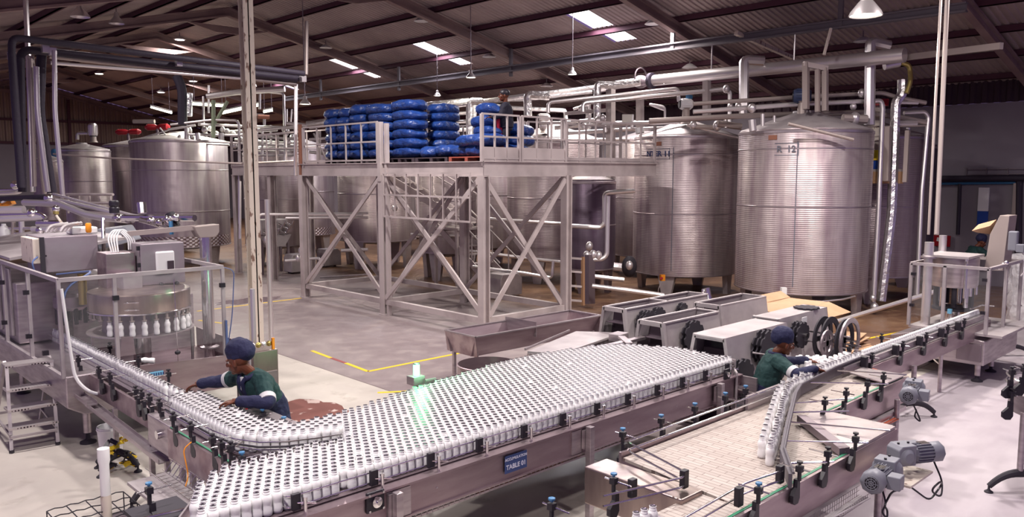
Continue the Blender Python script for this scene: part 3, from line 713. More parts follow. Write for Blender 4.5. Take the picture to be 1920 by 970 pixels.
def rlamp(px, py, label):
    d = at(px, py, D=1) - Vector((0,0,CH)); tt = (RZ + .24*RX - .33 - CH)/(d.z + .24*d.x); p = Vector((0,0,CH)) + d*tt
    t = thing('roof_lamp', label, 'lamp', tuple(p), 'dim lamps under the roof')
    MB().lathe(p, [(.04,.14),(.1,.12),(.24,.02),(.26,0),(.24,-.01),(.001,-.01)], 20).build('shade', M['white'], t, 50)
    MB().cyl(p+Vector((0,0,.12)), p+Vector((0,0,.3)), .02).build('stem', M['steel_dk'], t)
    if px < 400: MB().cyl(p-Vector((0,0,.03)), p-Vector((0,0,.012)), .19).build('lens', M['lampglow'] if px < 200 else M['skylight'], t)
for px, py, lb in ((133,53,'glowing roof lamp nearest the upper left corner'), (337,74,'pale roof lamp just right of the nearest ridge'), (611,90,'roof lamp between the column and the first hanger'),
    (186,138,'small roof lamp above the black pipe bundle, far left'), (302,173,'small roof lamp beside the dark vertical duct'), (362,152,'small roof lamp behind the black pipe ends'), (790,40,'roof lamp high above the sack stack'),
    (917,107,'roof lamp left of the rafter above the person on the platform'), (1225,45,'pale roof lamp right of the two large skylights'), (1293,127,'pale roof lamp just above the big overhead pipe'), (1025,162,'small roof lamp above the foil wrapped pipe'), (1618,78,'roof lamp behind the big vertical vent pipe')):
    rlamp(px, py, lb)
def tubelight(p, q, D, label):
    a, b = at(*p, D=D), at(*q, D=D); t = thing('fluorescent_light', label, 'lamp', tuple(a), 'fluorescent tube lights over the left tanks')
    MB().bar(a+Vector((0,0,.09)), b+Vector((0,0,.09)), .14, .05).build('housing', M['white'], t, 0); MB().tube([a, b], .045, 10).build('tube', M['tubeglow'], t)
    for c in (a.lerp(b,.1), a.lerp(b,.9)): MB().cyl(c+Vector((0,0,.1)), c+Vector((0,0,1.4)), .012).build('hanger', M['steel_dk'], t)
    l = bpy.data.lights.new('tube_light', 'AREA'); l.shape = 'RECTANGLE'; l.size = (a-b).length; l.size_y = .1; l.energy = 130; l.color = (.95,1,.80)
    lo = bpy.data.objects.new('tube_light', l); COL.objects.link(lo); lo.location = a.lerp(b,.5)-Vector((0,0,.08)); d = b-a; lo.rotation_euler = (0,0,math.atan2(d.y,d.x))
tubelight((358,195),(423,199),31,'glowing tube light left of the column, the upper left one')
tubelight((417,212),(486,197),30,'long glowing tube light passing behind the cream column')
tubelight((494,210),(511,207),34,'short glowing tube light right of the cream column')
tubelight((283,201),(322,212),38,'glowing tube light above the red actuators at the far left')

# ---------------------------------------------------------------- overhead pipework
def run(t, pts, D, r, m='pipe', bend=.12, name='pipe', n=9):
    P3 = []
    for p in pts: P3.append(at(p[0], p[1], D=(p[2] if len(p) > 2 else D)))
    return MB().tube(P3, r, n, bend).build(name, M[m], t)
# black insulated bundle, upper left
t = thing('insulated_pipe_bundle', 'bundle of black insulated pipes crossing the upper left and dropping at the edge', 'pipework', (4.1, 17.6, 0))
def yrun(pts, y, r, m='insul', bend=.2, name='pipe'):
    return MB().tube([at(px, py, Y=y) for px, py in pts], r, 12, bend).build(name, M[m], t)
yrun([(40,352),(22,100)], 17.3, .07); yrun([(22,100),(22,70),(570,138)], 17.3, .065)
yrun([(98,362),(74,210),(78,100)], 17.9, .09); yrun([(42,360),(38,92),(560,147)], 17.7, .075)
yrun([(75,105),(85,88),(95,96),(556,150)], 18.1, .06)
yrun([(92,105),(555,158)], 17.8, .05, 'pipe_y'); yrun([(95,118),(450,147)], 17.6, .035, 'pipe')
yrun([(68,125),(70,210),(90,360)], 17.4, .05, 'pipe'); yrun([(57,110),(65,350)], 17.5, .04, 'pipe_y')
yrun([(102,95),(103,210),(118,372)], 17.2, .045, 'pipe'); yrun([(60,105),(75,300),(84,365)], 18.2, .04, 'pipe_y')
for px, py in ((85,92),(98,97),(335,118),(568,148),(22,105)):
    c = at(px, py, Y=17.5); MB().cbox(c, .12, .12, .14).build('flange', M['pipe'], t)
t = thing('vertical_conduit', 'thin grey conduit rising to the roof at the upper left', 'pipe', tuple(at(52,360,D=16)))
run(t, [(48,0),(53,105),(62,360)], 16, .05, 'pipe')
t = thing('pipe_hanger_post', 'slim steel post beside the black pipe ends left of the sacks', 'post', tuple(at(556,330,D=24)))
run(t, [(575,40),(574,140)], 20, .05, 'pipe_y', name='upper_rod'); run(t, [(555,158),(554,330)], 23, .055, 'pipe', name='lower_rod')
# pipework over the left and middle tanks
t = thing('tank_top_pipework', 'tangle of bright steel pipes over the tanks behind the cream column', 'pipework', tuple(at(450,300,D=30)))
D0 = 29
for pts, r, m in [
    ([(388,181),(444,173),(534,167)], .11, 'pipe'), ([(382,253),(381,181)], .045, 'pipe'), ([(391,212),(391,160)], .04, 'pipe'), ([(400,258),(400,188)], .07, 'ygreen'),
    ([(402,232),(427,190)], .06, 'ygreen'), ([(354,218),(355,175)], .12, 'foilins'), ([(345,205),(345,178)], .09, 'foilins'), ([(501,172),(532,175),(534,250)], .05, 'pipe'),
    ([(480,160),(446,171)], .06, 'pipe'), ([(487,205),(487,176)], .05, 'pipe'), ([(476,215),(496,215),(496,235)], .045, 'pipe'),
    ([(320,234),(396,225),(444,226),(448,233),(449,420)], .045, 'pipe'), ([(315,243),(366,235)], .05, 'pipe'), ([(478,245),(555,237)], .05, 'pipe'), ([(478,256),(575,245)], .045, 'pipe'),
    ([(372,233),(452,237),(560,240)], .055, 'pipe'), ([(350,252),(452,254),(560,262)], .05, 'pipe'), ([(330,262),(440,268),(560,275)], .045, 'pipe'), ([(430,248),(520,243)], .07, 'foilins'),
    ([(440,262),(575,270)], .05, 'foilins'), ([(538,231),(538,205)], .035, 'pipe'), ([(545,232),(547,205)], .035, 'pipe'), ([(538,231),(575,235)], .06, 'pipe'),
    ([(100,289,26),(209,297,25),(456,307,22),(555,302,24)], .028, 'pipe_y'), ([(575,233),(632,225)], .11, 'foilins'), ([(580,240),(632,232)], .06, 'pipe'), ([(500,285),(560,283)], .05, 'pipe'),
    ([(455,280),(555,279)], .05, 'foilins'), ([(455,292),(555,291)], .04, 'pipe'), ([(470,262),(470,320)], .04, 'pipe'), ([(520,250),(520,330)], .06, 'pipe_y'), ([(535,250),(535,330)], .06, 'pipe'),
    ([(482,248),(482,300)], .04, 'pipe'), ([(492,240),(492,310)], .045, 'pipe'), ([(508,235),(508,300)], .04, 'pipe'), ([(415,250),(415,262)], .1, 'pipe'), ([(370,250),(372,262)], .09, 'pipe'), ([(350,240),(350,262)], .08, 'pipe'),
    ([(345,262),(390,270),(430,272)], .04, 'pipe'), ([(255,262),(330,240)], .03, 'pipe'), ([(300,240),(318,262)], .03, 'pipe'), ([(250,228),(290,228)], .08, 'pipe_y'), ([(580,262),(628,258)], .05, 'pipe'), ([(580,285),(628,290)], .06, 'foilins'),
    ([(588,250),(622,320)], .03, 'galv'), ([(600,245),(600,310)], .035, 'galv')]:
    run(t, pts, D0 + rnd.uniform(-1.5,1.5), r, m)
dk = run(t, [(332,143),(342,168),(342,235)], 28, .16, 'insul', .5, 'duct')
for k in range(26):
    qx = rnd.uniform(335,560); c = at(qx, rnd.uniform(238,258 if qx < 440 else 285), D=rnd.uniform(29,31)); MB().ball(c, .09, .09, .11).build('valve', M['pipe'], t)
# pipework over the middle and right tanks
t = thing('process_pipework', 'network of steel pipes and valves above the numbered tanks on the right', 'pipework', tuple(at(1300,230,D=23)))
for pts, D, r, m in [
    ([(640,222),(700,212),(800,198),(880,190)], 27, .12, 'foilins'), ([(880,300),(880,190),(905,190)], 26, .11, 'foilins'), ([(890,250),(890,193),(960,203),(1060,207),(1062,235)], 26.5, .07, 'foilins'), ([(790,218),(880,212)], 28, .06, 'pipe'), ([(800,232),(880,228)], 28, .07, 'foilins'),
    ([(808,245),(880,243)], 27, .07, 'foilins'), ([(820,262),(880,256)], 26, .06, 'pipe'), ([(990,218),(989,178),(1030,180)], 24.5, .13, 'foilins'), ([(800,205),(985,180),(1115,164)], 26, .08, 'foilins'), ([(905,190),(985,185),(1110,172)], 27, .09, 'foilins'),
    ([(1120,235),(1120,158),(1140,160),(1175,158),(1200,154)], 23.2, .11, 'foilins'), ([(1028,212),(1028,192),(1271,166),(1273,190)], 22.8, .055, 'pipe'), ([(1093,210),(1093,193),(1360,167),(1369,172),(1368,240)], 22.5, .06, 'pipe'),
    ([(1300,195),(1486,183),(1654,174),(1680,182),(1736,193)], 20.5, .055, 'pipe_y'), ([(1300,210),(1486,196),(1652,189),(1655,200),(1647,400),(1637,575)], 20.2, .06, 'pipe'),
    ([(1217,227),(1405,217),(1617,211),(1680,219),(1736,230)], 20.8, .07, 'pipe_y'), ([(1122,234),(1200,231),(1290,228)], 23, .06, 'pipe'), ([(1040,240),(1130,232),(1205,229)], 24, .06, 'foilins'), ([(1060,250),(1180,243),(1250,241)], 23.5, .06, 'pipe'),
    ([(1010,231),(1060,230),(1140,222)], 24, .05, 'pipe'), ([(1030,262),(1180,262)], 24.5, .05, 'foilins'), ([(1395,215),(1395,112),(1432,114)], 21.5, .13, 'pipe'), ([(1630,235),(1632,78),(1668,86)], 20.0, .13, 'pipe'),
    ([(1692,150),(1692,178),(1680,190),(1672,400),(1652,565)], 20.4, .12, 'foilins'), ([(1695,212),(1734,210),(1741,219),(1728,360),(1719,560)], 20.8, .055, 'pipe'), ([(1680,192),(1721,193)], 20.5, .05, 'pipe'), ([(1680,232),(1718,231)], 20.6, .09, 'pipe'),
    ([(1690,118),(1705,122),(1708,150),(1700,175)], 20.2, .06, 'brass'), ([(1288,235),(1400,262)], 22, .035, 'pipe'), ([(1300,238),(1345,240)], 22, .07, 'pipe_y'), ([(1345,232),(1390,238)], 21.5, .09, 'pipe_y'), ([(1360,215),(1361,240)], 21.5, .06, 'pipe'),
    ([(1430,214),(1430,240)], 20, .05, 'pipe'), ([(1452,217),(1452,232)], 20, .035, 'pipe'), ([(1545,218),(1545,232)], 20, .035, 'pipe'), ([(1580,222),(1625,224)], 19.8, .11, 'pipe_y'), ([(1410,225),(1412,246)], 19.5, .09, 'pipe'),
    ([(1620,238),(1735,236)], 20.4, .02, 'pipe_y'), ([(1135,248),(1135,228)], 23, .05, 'pipe'), ([(1185,240),(1186,215)], 23, .05, 'pipe'), ([(1245,206),(1215,195),(1247,200),(1247,225)], 23.5, .035, 'pipe'), ([(1198,240),(1200,250)], 22.5, .12, 'white'),
    ([(1105,240),(1106,205)], 24, .06, 'foilins'), ([(1103,245),(1103,195)], 24.5, .08, 'foilins'), ([(1075,205),(1107,195)], 24, .04, 'pipe'), ([(1478,232),(1600,262)], 18.6, .04, 'pipe_y')]:
    run(t, pts, D, r, m)
for px, py, D, r in ((1362,167,22.4,.1),(1370,200,22.4,.09),(1385,200,21.5,.1),(1395,198,21.5,.08),(1410,203,20,.1),(1122,228,23,.13),(1130,222,23,.1),(1018,236,24.5,.13),(1245,158,22.8,.02),(1345,236,21.6,.12),(1603,222,19.8,.13),(1616,175,20.2,.1),(1600,200,20.2,.08),(1640,577,20,.1),(1637,560,20,.08),(1300,235,22,.1),(1090,205,24,.1),(1095,238,24,.11)):
    MB().ball(at(px, py, D=D), r, r, r*1.2).build('valve', M['pipe'], t)
for px0, py0, px1, py1, D, w in ((1145,168,1145,335,23.5,.2),(1200,183,1200,250,23.5,.17),(1325,152,1325,222,22.5,.17),(1511,118,1511,205,19.6,.13),(1533,130,1533,210,19.6,.1),(1547,128,1547,208,19.6,.12),(1665,238,1662,340,20.2,.13),(1702,245,1697,342,20.2,.1)):
    MB().bar(at(px0,py0,D=D), at(px1,py1,D=D), w, w).build('support_post', M['galv' if px0 < 1500 else 'pipe_y'], t, 0)
MB().bar(at(1506,120,D=19.6), at(1551,129,D=19.6), .12, .12).build('support_post', M['pipe_y'], t, 0)
MB().bar(at(1060,213,D=24), at(1146,206,D=23.6), .1, .1).build('support_post', M['galv'], t, 0)
MB().cbox(at(1176, 222, D=23), .28, .1, .22, Euler((0,0,-.7))).build('name_plate', M['paper'], t)
t = thing('overhead_header_pipe', 'big grey header pipe running below the roof over tank 12', 'pipe', (20.3, 7.6, 6.3))
MB().tube([(20.3,15.0,6.3),(20.3,7.75,6.3)], .165, 20).build('main_pipe', M['pipe'], t)
MB().tube([(20.3,8.5,6.3),(20.3,7.7,6.3)], [.175,.175], 20).build('end_cap', M['pipe'], t)
for y in (15.05,): MB().cyl((20.3,y,6.3),(20.3,y+.1,6.3),.24).build('flange', M['insul'], t)
v = MB().ball((20.3,15.5,6.3), .2, .28, .2).build('gate_valve', M['steel_dk'], t)
MB().tube([(20.3+.3*math.sin(k*PI/10),15.5,6.42+.3*math.cos(k*PI/10)) for k in range(-9,10)], .02, 8).build('handwheel', M['steel_dk'], v)
MB().tube([(20.3,15.6,6.3),(20.3,16.4,6.28),(20.3,17.3,6.2)], .13, 14).build('branch_pipe', M['pipe'], t)
for y in (13.0, 10.5): MB().tube([(20.3,y,6.4),(20.3,y,7.15)], .02, 8).build('hanger_rod', M['pipe'], t)
MB().tube([at(1658,124,D=20),at(1686,118,D=20)], .1, 14).build('small_canister', M['pipe'], t)
t = thing('ceiling_conduit_pair', 'pair of thin vertical conduits at the right, dropping from the roof', 'pipe', tuple(at(1745,430,D=12.5)))
MB().tube([at(1777,-20,D=13), at(1756,440,D=12.3)], .036, 10).build('conduit', M['pipe_y'], t); MB().tube([at(1765,-20,D=14), at(1741,440,D=13.4)], .024, 8).build('conduit', M['pipe_y'], t)
# funnel hopper, tubs and crate behind tank 12
t = thing('powder_hopper', 'cream conical hopper standing behind tank 12 by the corner pipes', 'hopper', tuple(at(1640,330,D=21.3)))
c = at(1638, 300, D=21.3)
MB().lathe((c.x,c.y,0), [(.42,3.75),(.38,3.95),(.17,5.15),(.15,5.25)], 24).build('cone', M['cream'], t); MB().cyl((c.x,c.y,5.25),(c.x,c.y,5.42),.3).build('red_lid', M['red'], t)
t = thing('tub', 'blue tub with yellow rim below the cream hopper', 'tub', tuple(at(1632,305,D=20.9))); c = at(1631,305,D=20.6)
MB().lathe((c.x,c.y,3.55),[(.001,0),(.2,0),(.25,.28),(.24,.28),(.19,.02)],20).build('tub_body', M['poster'], t); MB().lathe((c.x,c.y,3.55),[(.25,.27),(.28,.28),(.28,.32),(.24,.32)],20).build('tub_rim', M['yellow'], t)
t = thing('yellow_bin', 'bright yellow bin right of the blue tub under the hopper', 'bin', tuple(at(1652,300,D=20.7))); c = at(1654,300,D=20.7)
MB().cbox(c, .35,.3,.5).build('bin_body', M['yellow'], t, 32, .02)
t = thing('brown_ledge', 'brown timber ledge carrying the tub and the yellow bin', 'ledge', tuple(at(1640,330,D=20.9)))
MB().bar(at(1612,333,D=20.6), at(1685,333,D=20.6), .5, .3).build('ledge_board', M['wood'], t, 0); MB().bar(at(1612,322,D=20.6), at(1685,322,D=20.6), .5, .12).build('ledge_top', M['pipe_y'], t, 0)

# ---------------------------------------------------------------- things under and beside the tanks
t = thing('low_pipework', 'low horizontal steel pipes with valves running under the tanks and platform', 'pipework', (15, 17, .3))
for pts, D, r in [([(483,408),(490,402),(680,403)], 25, .045), ([(536,401),(690,400)], 26, .04), ([(536,409),(690,408)], 26, .045), ([(535,489),(600,484),(604,500)], 26, .05),
    ([(910,410),(1060,420)], 24, .045), ([(1060,423),(1125,427),(1133,420),(1133,362),(1190,358)], 21.5, .06), ([(1095,487),(1130,486),(1138,478),(1140,368)], 21, .06), ([(1060,343),(1060,475)], 22, .035),
    ([(885,500),(980,512),(1035,522),(1037,490)], 23, .045), ([(1110,536),(1180,545),(1245,554)], 20.5, .06), ([(770,440),(900,445)], 26, .05), ([(1108,518),(1170,525)], 22, .06), ([(1150,500),(1190,505)], 23, .12),
    ([(450,448),(450,340)], 25, .04), ([(600,520),(690,515)], 27, .03), ([(1450,620),(1560,606),(1760,545)], 17.5, .05), ([(870,470),(950,480),(1050,492)], 25, .06), ([(640,470),(690,468)], 27, .06)]:
    run(t, pts, D, r, 'pipe')
for px, py, D in ((565,470,26),(560,485,26),(1105,462,21.5),(1112,478,21),(1122,480,21),(1100,480,21),(1180,498,22),(1440,570,18.5),(1455,580,18),(740,390,27),(500,450,26),(1460,572,18.3)):
    MB().ball(at(px,py,D=D), .1,.1,.13).build('valve', M['pipe'], t)
for px, py, D in ((1180,500,22.5),): MB().ball(at(px,py,D=D), .25,.2,.3).build('pump_body', M['rubber'], t)
t = thing('ladder_rack', 'narrow brown ladder rack standing under the dark glossy tank', 'rack', tuple(at(1080,570,D=21)))
for px in (1068, 1093): MB().bar(at(px,482,D=20.5), at(px,573,D=20.5), .07,.07).build('upright', M['wood'], t, 0)
for py in (484, 509, 536, 563): MB().bar(at(1068,py,D=20.5), at(1093,py+2,D=20.5), .04,.05).build('rung', M['galv'], t, 0)
MB().bar(at(1103,478,D=21), at(1103,570,D=21), .25,.25).build('side_panel', M['steel_dk'], t, 0)
def pump_cover(px, py, w, label, D=22):
    c = at(px, py, z=0); t = thing('pump_cover', label, 'pump', tuple(c))
    MB().prism([(c.x-w, .06),(c.x+w,.06),(c.x+w,.55),(c.x+w*.6,.68),(c.x-w*.8,.68),(c.x-w,.55)], c.y-w*.8, c.y+w*.8, 'y').build('hood', M['steel_mat'], t, 20, .02)
    for sx in (-1,1): MB().cyl((c.x+sx*w*.7,c.y,0),(c.x+sx*w*.7,c.y,.07),.05).build('foot', M['rubber'], t)
pump_cover(557, 512, .36, 'grey hooded pump on the floor left of the nearest cross brace'); pump_cover(617, 500, .36, 'grey hooded pump farther back between the left braces'); pump_cover(944, 556, .42, 'grey hooded pump on the floor right of the front platform leg')
t = thing('valve_manifold', 'steel valve manifold cabinet with tray between column and platform', 'manifold', tuple(at(510,510,z=0)))
c = at(510, 512, z=0)
MB().box(c.x-.5,c.x+.5,c.y-.3,c.y+.3,1.35,1.9).build('cabinet', M['steel_mat'], t, 0, .02); MB().prism([(c.x-.6,1.35),(c.x+.6,1.35),(c.x+.35,.95),(c.x-.35,.95)], c.y-.35,c.y+.35,'y').build('drip_tray', M['steel_mat'], t, 0)
for sx in (-.5,.5):
    for sy in (-.28,.28): MB().box(c.x+sx-.04,c.x+sx+.04,c.y+sy-.04,c.y+sy+.04,0,1.4).build('leg', M['steel_dk'], t, 0)
for k in range(9):
    a = Vector((c.x-.45+k*.11, c.y-.36, 1.5+.13*(k%3))); MB().tube([a, a+Vector((.15,-.08,-.1)), a+Vector((.22,-.1,.08))], .03, 8, .05).build('valve_arm', M['chrome'], t)
# ---------------------------------------------------------------- right wall fittings
def wall_pt(px, py): return at(px, py, X=XR-.08)
t = thing('wall_pipe', 'dark pipe running along the right wall above head height', 'pipe', tuple(wall_pt(1840,335)))
MB().tube([wall_pt(1735,335)+Vector((-.1,0,0)), wall_pt(1960,334)+Vector((-.1,0,0))], .09, 12).build('pipe', M['insul'], t); MB().tube([wall_pt(1800,345), wall_pt(1796,440)], .06, 8).build('drop_pipe', M['insul'], t)
MB().tube([wall_pt(1740,345), wall_pt(1905,343)], .04, 8).build('pipe', M['bluecap'], t)
t = thing('cable_tray', 'shallow cable tray bracketed to the right wall above the pipe', 'tray', tuple(wall_pt(1860,322)))
MB().bar(wall_pt(1812,318), wall_pt(1935,316), .05,.02).bar(wall_pt(1812,328), wall_pt(1935,326), .05,.02).build('tray_rails', M['steel_dk'], t, 0)
for px in (1813, 1850, 1890): MB().bar(wall_pt(px,315), wall_pt(px,330), .05,.02).build('bracket', M['steel_dk'], t, 0)
t = thing('wall_poster', 'blue hanging cloth panel with white header on the right wall', 'poster', tuple(wall_pt(1843,430)))
p0, p1 = wall_pt(1831,432), wall_pt(1856,352)
MB().box(XR-.1,XR-.06,p1.y,p0.y,p0.z,wall_pt(1843,396).z).build('blue_cloth', M['poster'], t); MB().box(XR-.12,XR-.06,p1.y,p0.y,wall_pt(1843,396).z,p1.z).build('white_header', M['white'], t)
for px0, px1, lb in ((1719,1734,'red wall board with white marking at the left of the pair'),(1751,1781,'red wall board behind the capper tower')):
    a, b = wall_pt(px0,441), wall_pt(px1,463); t = thing('red_wall_board', lb, 'sign', tuple(b), 'red boards on the right wall')
    MB().box(XR-.08,XR-.04,b.y,a.y,b.z,a.z).build('board', M['red'], t, 0); MB().bar(Vector((XR-.09,b.y+(a.y-b.y)*.2,(a.z+b.z)/2)), Vector((XR-.09,b.y+(a.y-b.y)*.8,(a.z+b.z)/2+.05)), .01,.12).build('white_mark', M['white'], t, 0)
t = thing('wall_conduit', 'vertical dark conduit fixed to the right wall near the picture edge', 'pipe', tuple(wall_pt(1911,430)))
MB().tube([wall_pt(1911,330), wall_pt(1908,560)], .1, 10).build('pipe', M['insul'], t); MB().box(XR-.15,XR-.05,wall_pt(1905,400).y-.1,wall_pt(1905,400).y+.1,2.0,3.2).build('box', M['pipe_y'], t)
# ================================================================ CONVEYORS
def line_solve(px, axis, fixed, z):
    lo, hi = -2.0, 60.0
    for _ in range(50):
        m_ = (lo+hi)/2; q = pixx(m_, fixed, z) if axis == 'X' else -pixx(fixed, m_, z)
        tgt = px if axis == 'X' else -px
        if q < tgt: lo = m_
        else: hi = m_
    return lo
def bracket(t, p, d, n, h=.16, cap='black'):
    """guide-rail bracket: black arm on the conveyor side, upright clamp with a knob, steel cross rod; d along the line, n outwards"""
    p = Vector(p); d = Vector(d); n = Vector(n); z = Vector((0,0,1))
    mb = MB(); c = p + n*.045
    vs = []
    for s in (-.018, .018):
        for a, b in ((.022,.06),(-.022,.06),(-.026,-.005),(-.085,-.06),(-.085,-.115),(-.055,-.14),(.0,-.14),(.026,-.10)):
            vs.append(c + d*a + n*(s-.02) + z*b)
    mb.add(vs, [tuple(range(8)),tuple(range(15,7,-1))] + [(i,(i+1)%8,8+(i+1)%8,8+i) for i in range(8)])
    mb.tube([c+z*.05, c+z*(h-.04)], .017, 8); mb.cbox(c+z*(h-.02), .05,.05,.05, Matrix(((d.x,n.x,0),(d.y,n.y,0),(0,0,1))))
    o = mb.build('rail_bracket', M['black'], t, 30)
    k = MB().lathe(c+z*(h+.012), [(.001,.0),(.012,.0),(.012,.012),(.026,.016),(.026,.03),(.001,.034)], 8).build('knob', M['bluecap' if cap == 'blue' else 'black'], o)
    MB().tube([c - n*.17 + z*(h-.02), c + n*.09 + z*(h-.02)], .0065, 6).build('cross_rod', M['chrome'], o)
    return o
def arch_foot(t, x, y, span, ax, h=.17, n='arched_foot'):
    """black arched bipod foot with two levelling pads; ax = unit direction"""
    ax = Vector((*ax, 0)); c = Vector((x, y, 0)); pts = []; rs = []
    for k in range(13):
        u = -1 + k/6; pts.append(c + ax*(u*span/2) + Vector((0,0,.07 + h*(1-abs(u)**2.2)))); rs.append(.032 + .014*(1-abs(u)))
    o = MB().tube(pts, rs, 10).build(n, M['rubber'], t)
    for s in (-1, 1):
        q = c + ax*(s*span/2)
        MB().lathe(q, [(.001,0),(.045,0),(.045,.012),(.018,.03),(.012,.04),(.012,.09),(.001,.09)], 14).build('levelling_pad', M['rubber'], o)
    return o
def round_leg(t, x, y, z1, r=.03, z0=.2): return MB().cyl((x,y,z0),(x,y,z1), r, n=14).build('leg', M['steel'], t)
def post(t, x, y, z1, w=.06, z0=0, m='steel', name='leg'): return MB().box(x-w/2,x+w/2,y-w/2,y+w/2,z0,z1).build(name, M[m], t, 0, .004)

BZ = .98      # chain height of the bottle lines
# ---------------------------------------------------------------- accumulation table
t = thing('accumulation_table', 'long steel accumulation table crowded with white bottles across the middle', 'table', (5.5, 6.2, 0))
near = [(2.08,5.32),(9.05,5.32)]
outl = near + [(9.1,5.6),(9.05,6.25),(8.75,6.85),(8.3,7.12),(7.3,7.3),(6.3,7.24),(5.0,7.0),(4.1,6.82),(3.85,6.12),(2.75,6.22),(2.38,6.05),(2.12,5.72)]
MB().prism(outl, BZ-.05, BZ-.002).build('table_top', M['steel_x'], t, 0)
mb = MB(); mb.box(2.05,9.0,5.22,5.245,.69,.955); mb.box(2.05,9.0,5.19,5.30,.955,.972); mb.box(2.05,9.0,5.2,5.25,.68,.695)
tag(mb.build('side_panel', M['steel_x'], t, 0), None)
mb = MB()
for a, b in zip(outl[1:8], outl[2:10]):
    mb.bar((*a,.9), (*b,.9), .02, .22); mb.bar((*a,1.07),(*b,1.07), .01, .12)
mb.build('rear_edge', M['steel'], t, 0)
mb = MB()
for a, b in zip(outl[10:], outl[11:]): mb.bar((*a,.93),(*b,.93), .015,.16)
mb.build('end_edge', M['steel'], t, 0)
mb = MB()
for z in (1.105, 1.02): mb.tube([(2.75,5.45,z),(2.78,5.31,z),(9.0,5.31,z),(9.06,5.5,z)], .0065, 6, .05)
mb.tube([(2.75,5.45,1.02),(2.75,5.45,1.105)], .0065, 6); mb.build('guard_rail', M['chrome'], t)
for px in (553, 699, 806, 897, 981, 1054, 1118, 1176, 1231, 1278, 1321, 1362):
    x = line_solve(px, 'X', 5.3, 1.1)
    o = MB().box(x-.035,x+.035,5.27,5.305,1.0,1.13).build('rail_clamp', M['black'], t, 0, .006)
    MB().cyl((x+.05,5.24,.972),(x+.05,5.24,1.08),.014).cyl((x+.05,5.24,1.08),(x+.05,5.24,1.10),.018).build('clamp_post', M['chrome'], o)
    MB().tube([(x-.01,5.285,1.06),(x+.05,5.24,1.06),(x+.12,5.2,1.05)], .006, 6).build('clamp_rod', M['chrome'], o)
for px in (745, 1105, 1350):
    x = line_solve(px, 'X', 5.15, .8); post(t, x, 5.14, .97 if px > 800 else .95, .065); MB().box(x-.06,x+.06,5.175,5.2,.74,.93).build('leg_bracket', M['steel'], t, 0)
for x in (4.0, 6.4, 8.6): post(t, x, 6.9, .93, .065)
mb = MB()
for k in range(2): mb.box(2.2, 8.9, 5.28+.1*k, 5.30+.1*k, .60, .62)
for k in range(110): x = 2.3+k*.06; mb.box(x, x+.006, 5.28, 5.4, .603, .61); mb.box(x,x+.006,5.28,5.286,.60,.66)
mb.box(2.2,8.9,5.28,5.288,.655,.665); mb.build('cable_tray', M['steel'], t, 0)
for k in range(3): MB().tube([(4.6+k*.2,5.31+k*.02,.635),(6.2,5.33+k*.02,.64+.01*k),(7.4,5.31+k*.02,.645),(8.8,5.33+.02*k,.64)], .012, 6, .3).build('orange_cable', M['redcable'], t)
for k in range(3): MB().tube([(2.4,5.32+k*.03,.63),(3.8,5.29+k*.04,.64),(5.2,5.25+k*.03,.66+.02*k)], .01, 6, .3).build('grey_cable', M['cable'], t)
bx = at(703, 940, Y=5.21)
o = MB().box(bx.x-.085,bx.x+.085,5.195,5.22,bx.z-.085,bx.z+.085).build('bearing_block', M['black'], t, 0, .01)
MB().lathe((bx.x,5.195,bx.z),[(.045,0),(.045,-.025),(.02,-.03),(.018,-.05),(.001,-.05)],20,axis='y').build('bearing_cap', M['chrome'], o)
for sx in (-1,1):
    for sz in (-1,1): MB().cyl((bx.x+sx*.065,5.2,bx.z+sz*.065),(bx.x+sx*.065,5.18,bx.z+sz*.065),.011,n=6).build('bolt', M['chrome'], o)
b2 = at(1362, 702, Y=5.21)
o = MB().box(b2.x-.06,b2.x+.06,5.19,5.22,b2.z-.07,b2.z+.07).build('bearing_block', M['black'], t, 0, .01)
MB().lathe((b2.x,5.19,b2.z),[(.035,0),(.035,-.025),(.001,-.03)],16,axis='y').build('bearing_cap', M['chrome'], o)
for x in (3.2, 4.1, 6.1, 6.7, 7.6): MB().cyl((x,5.225,.84),(x,5.212,.84),.008,n=6).build('bolt', M['chrome'], t)
MB().box(3.58,3.82,5.205,5.222,.70,.94).build('splice_plate', M['steel'], t, 0); MB().box(5.8,5.95,5.205,5.222,.70,.94).build('splice_plate', M['steel'], t, 0)
MB().box(8.9,9.25,5.15,5.3,.80,.83).box(9.0,9.03,5.0,5.6,.72,.95).build('end_bracket', M['steel'], t, 0)
sg = thing('table_sign', 'small blue sign reading ACCUMULATION TABLE 01 on the table side panel', 'sign', tuple(at(967,845,Y=5.2)))
a, b = at(947,862,Y=5.2), at(988,832,Y=5.2); zc = .835
MB().box(a.x,b.x,5.2,5.206,zc-.083,zc+.083).build('sign_plate', M['signblue'], sg, 0)
cx = (a.x+b.x)/2
text_mesh('sign_text', 'ACCUMULATION', .036, M['lilac'], lambda x,y,z: Vector((cx+x, 5.199-z, zc+.045+y)), sg, .001)
text_mesh('sign_text', 'TABLE 01', .062, M['lilac'], lambda x,y,z: Vector((cx+x, 5.199-z, zc-.03+y)), sg, .001)
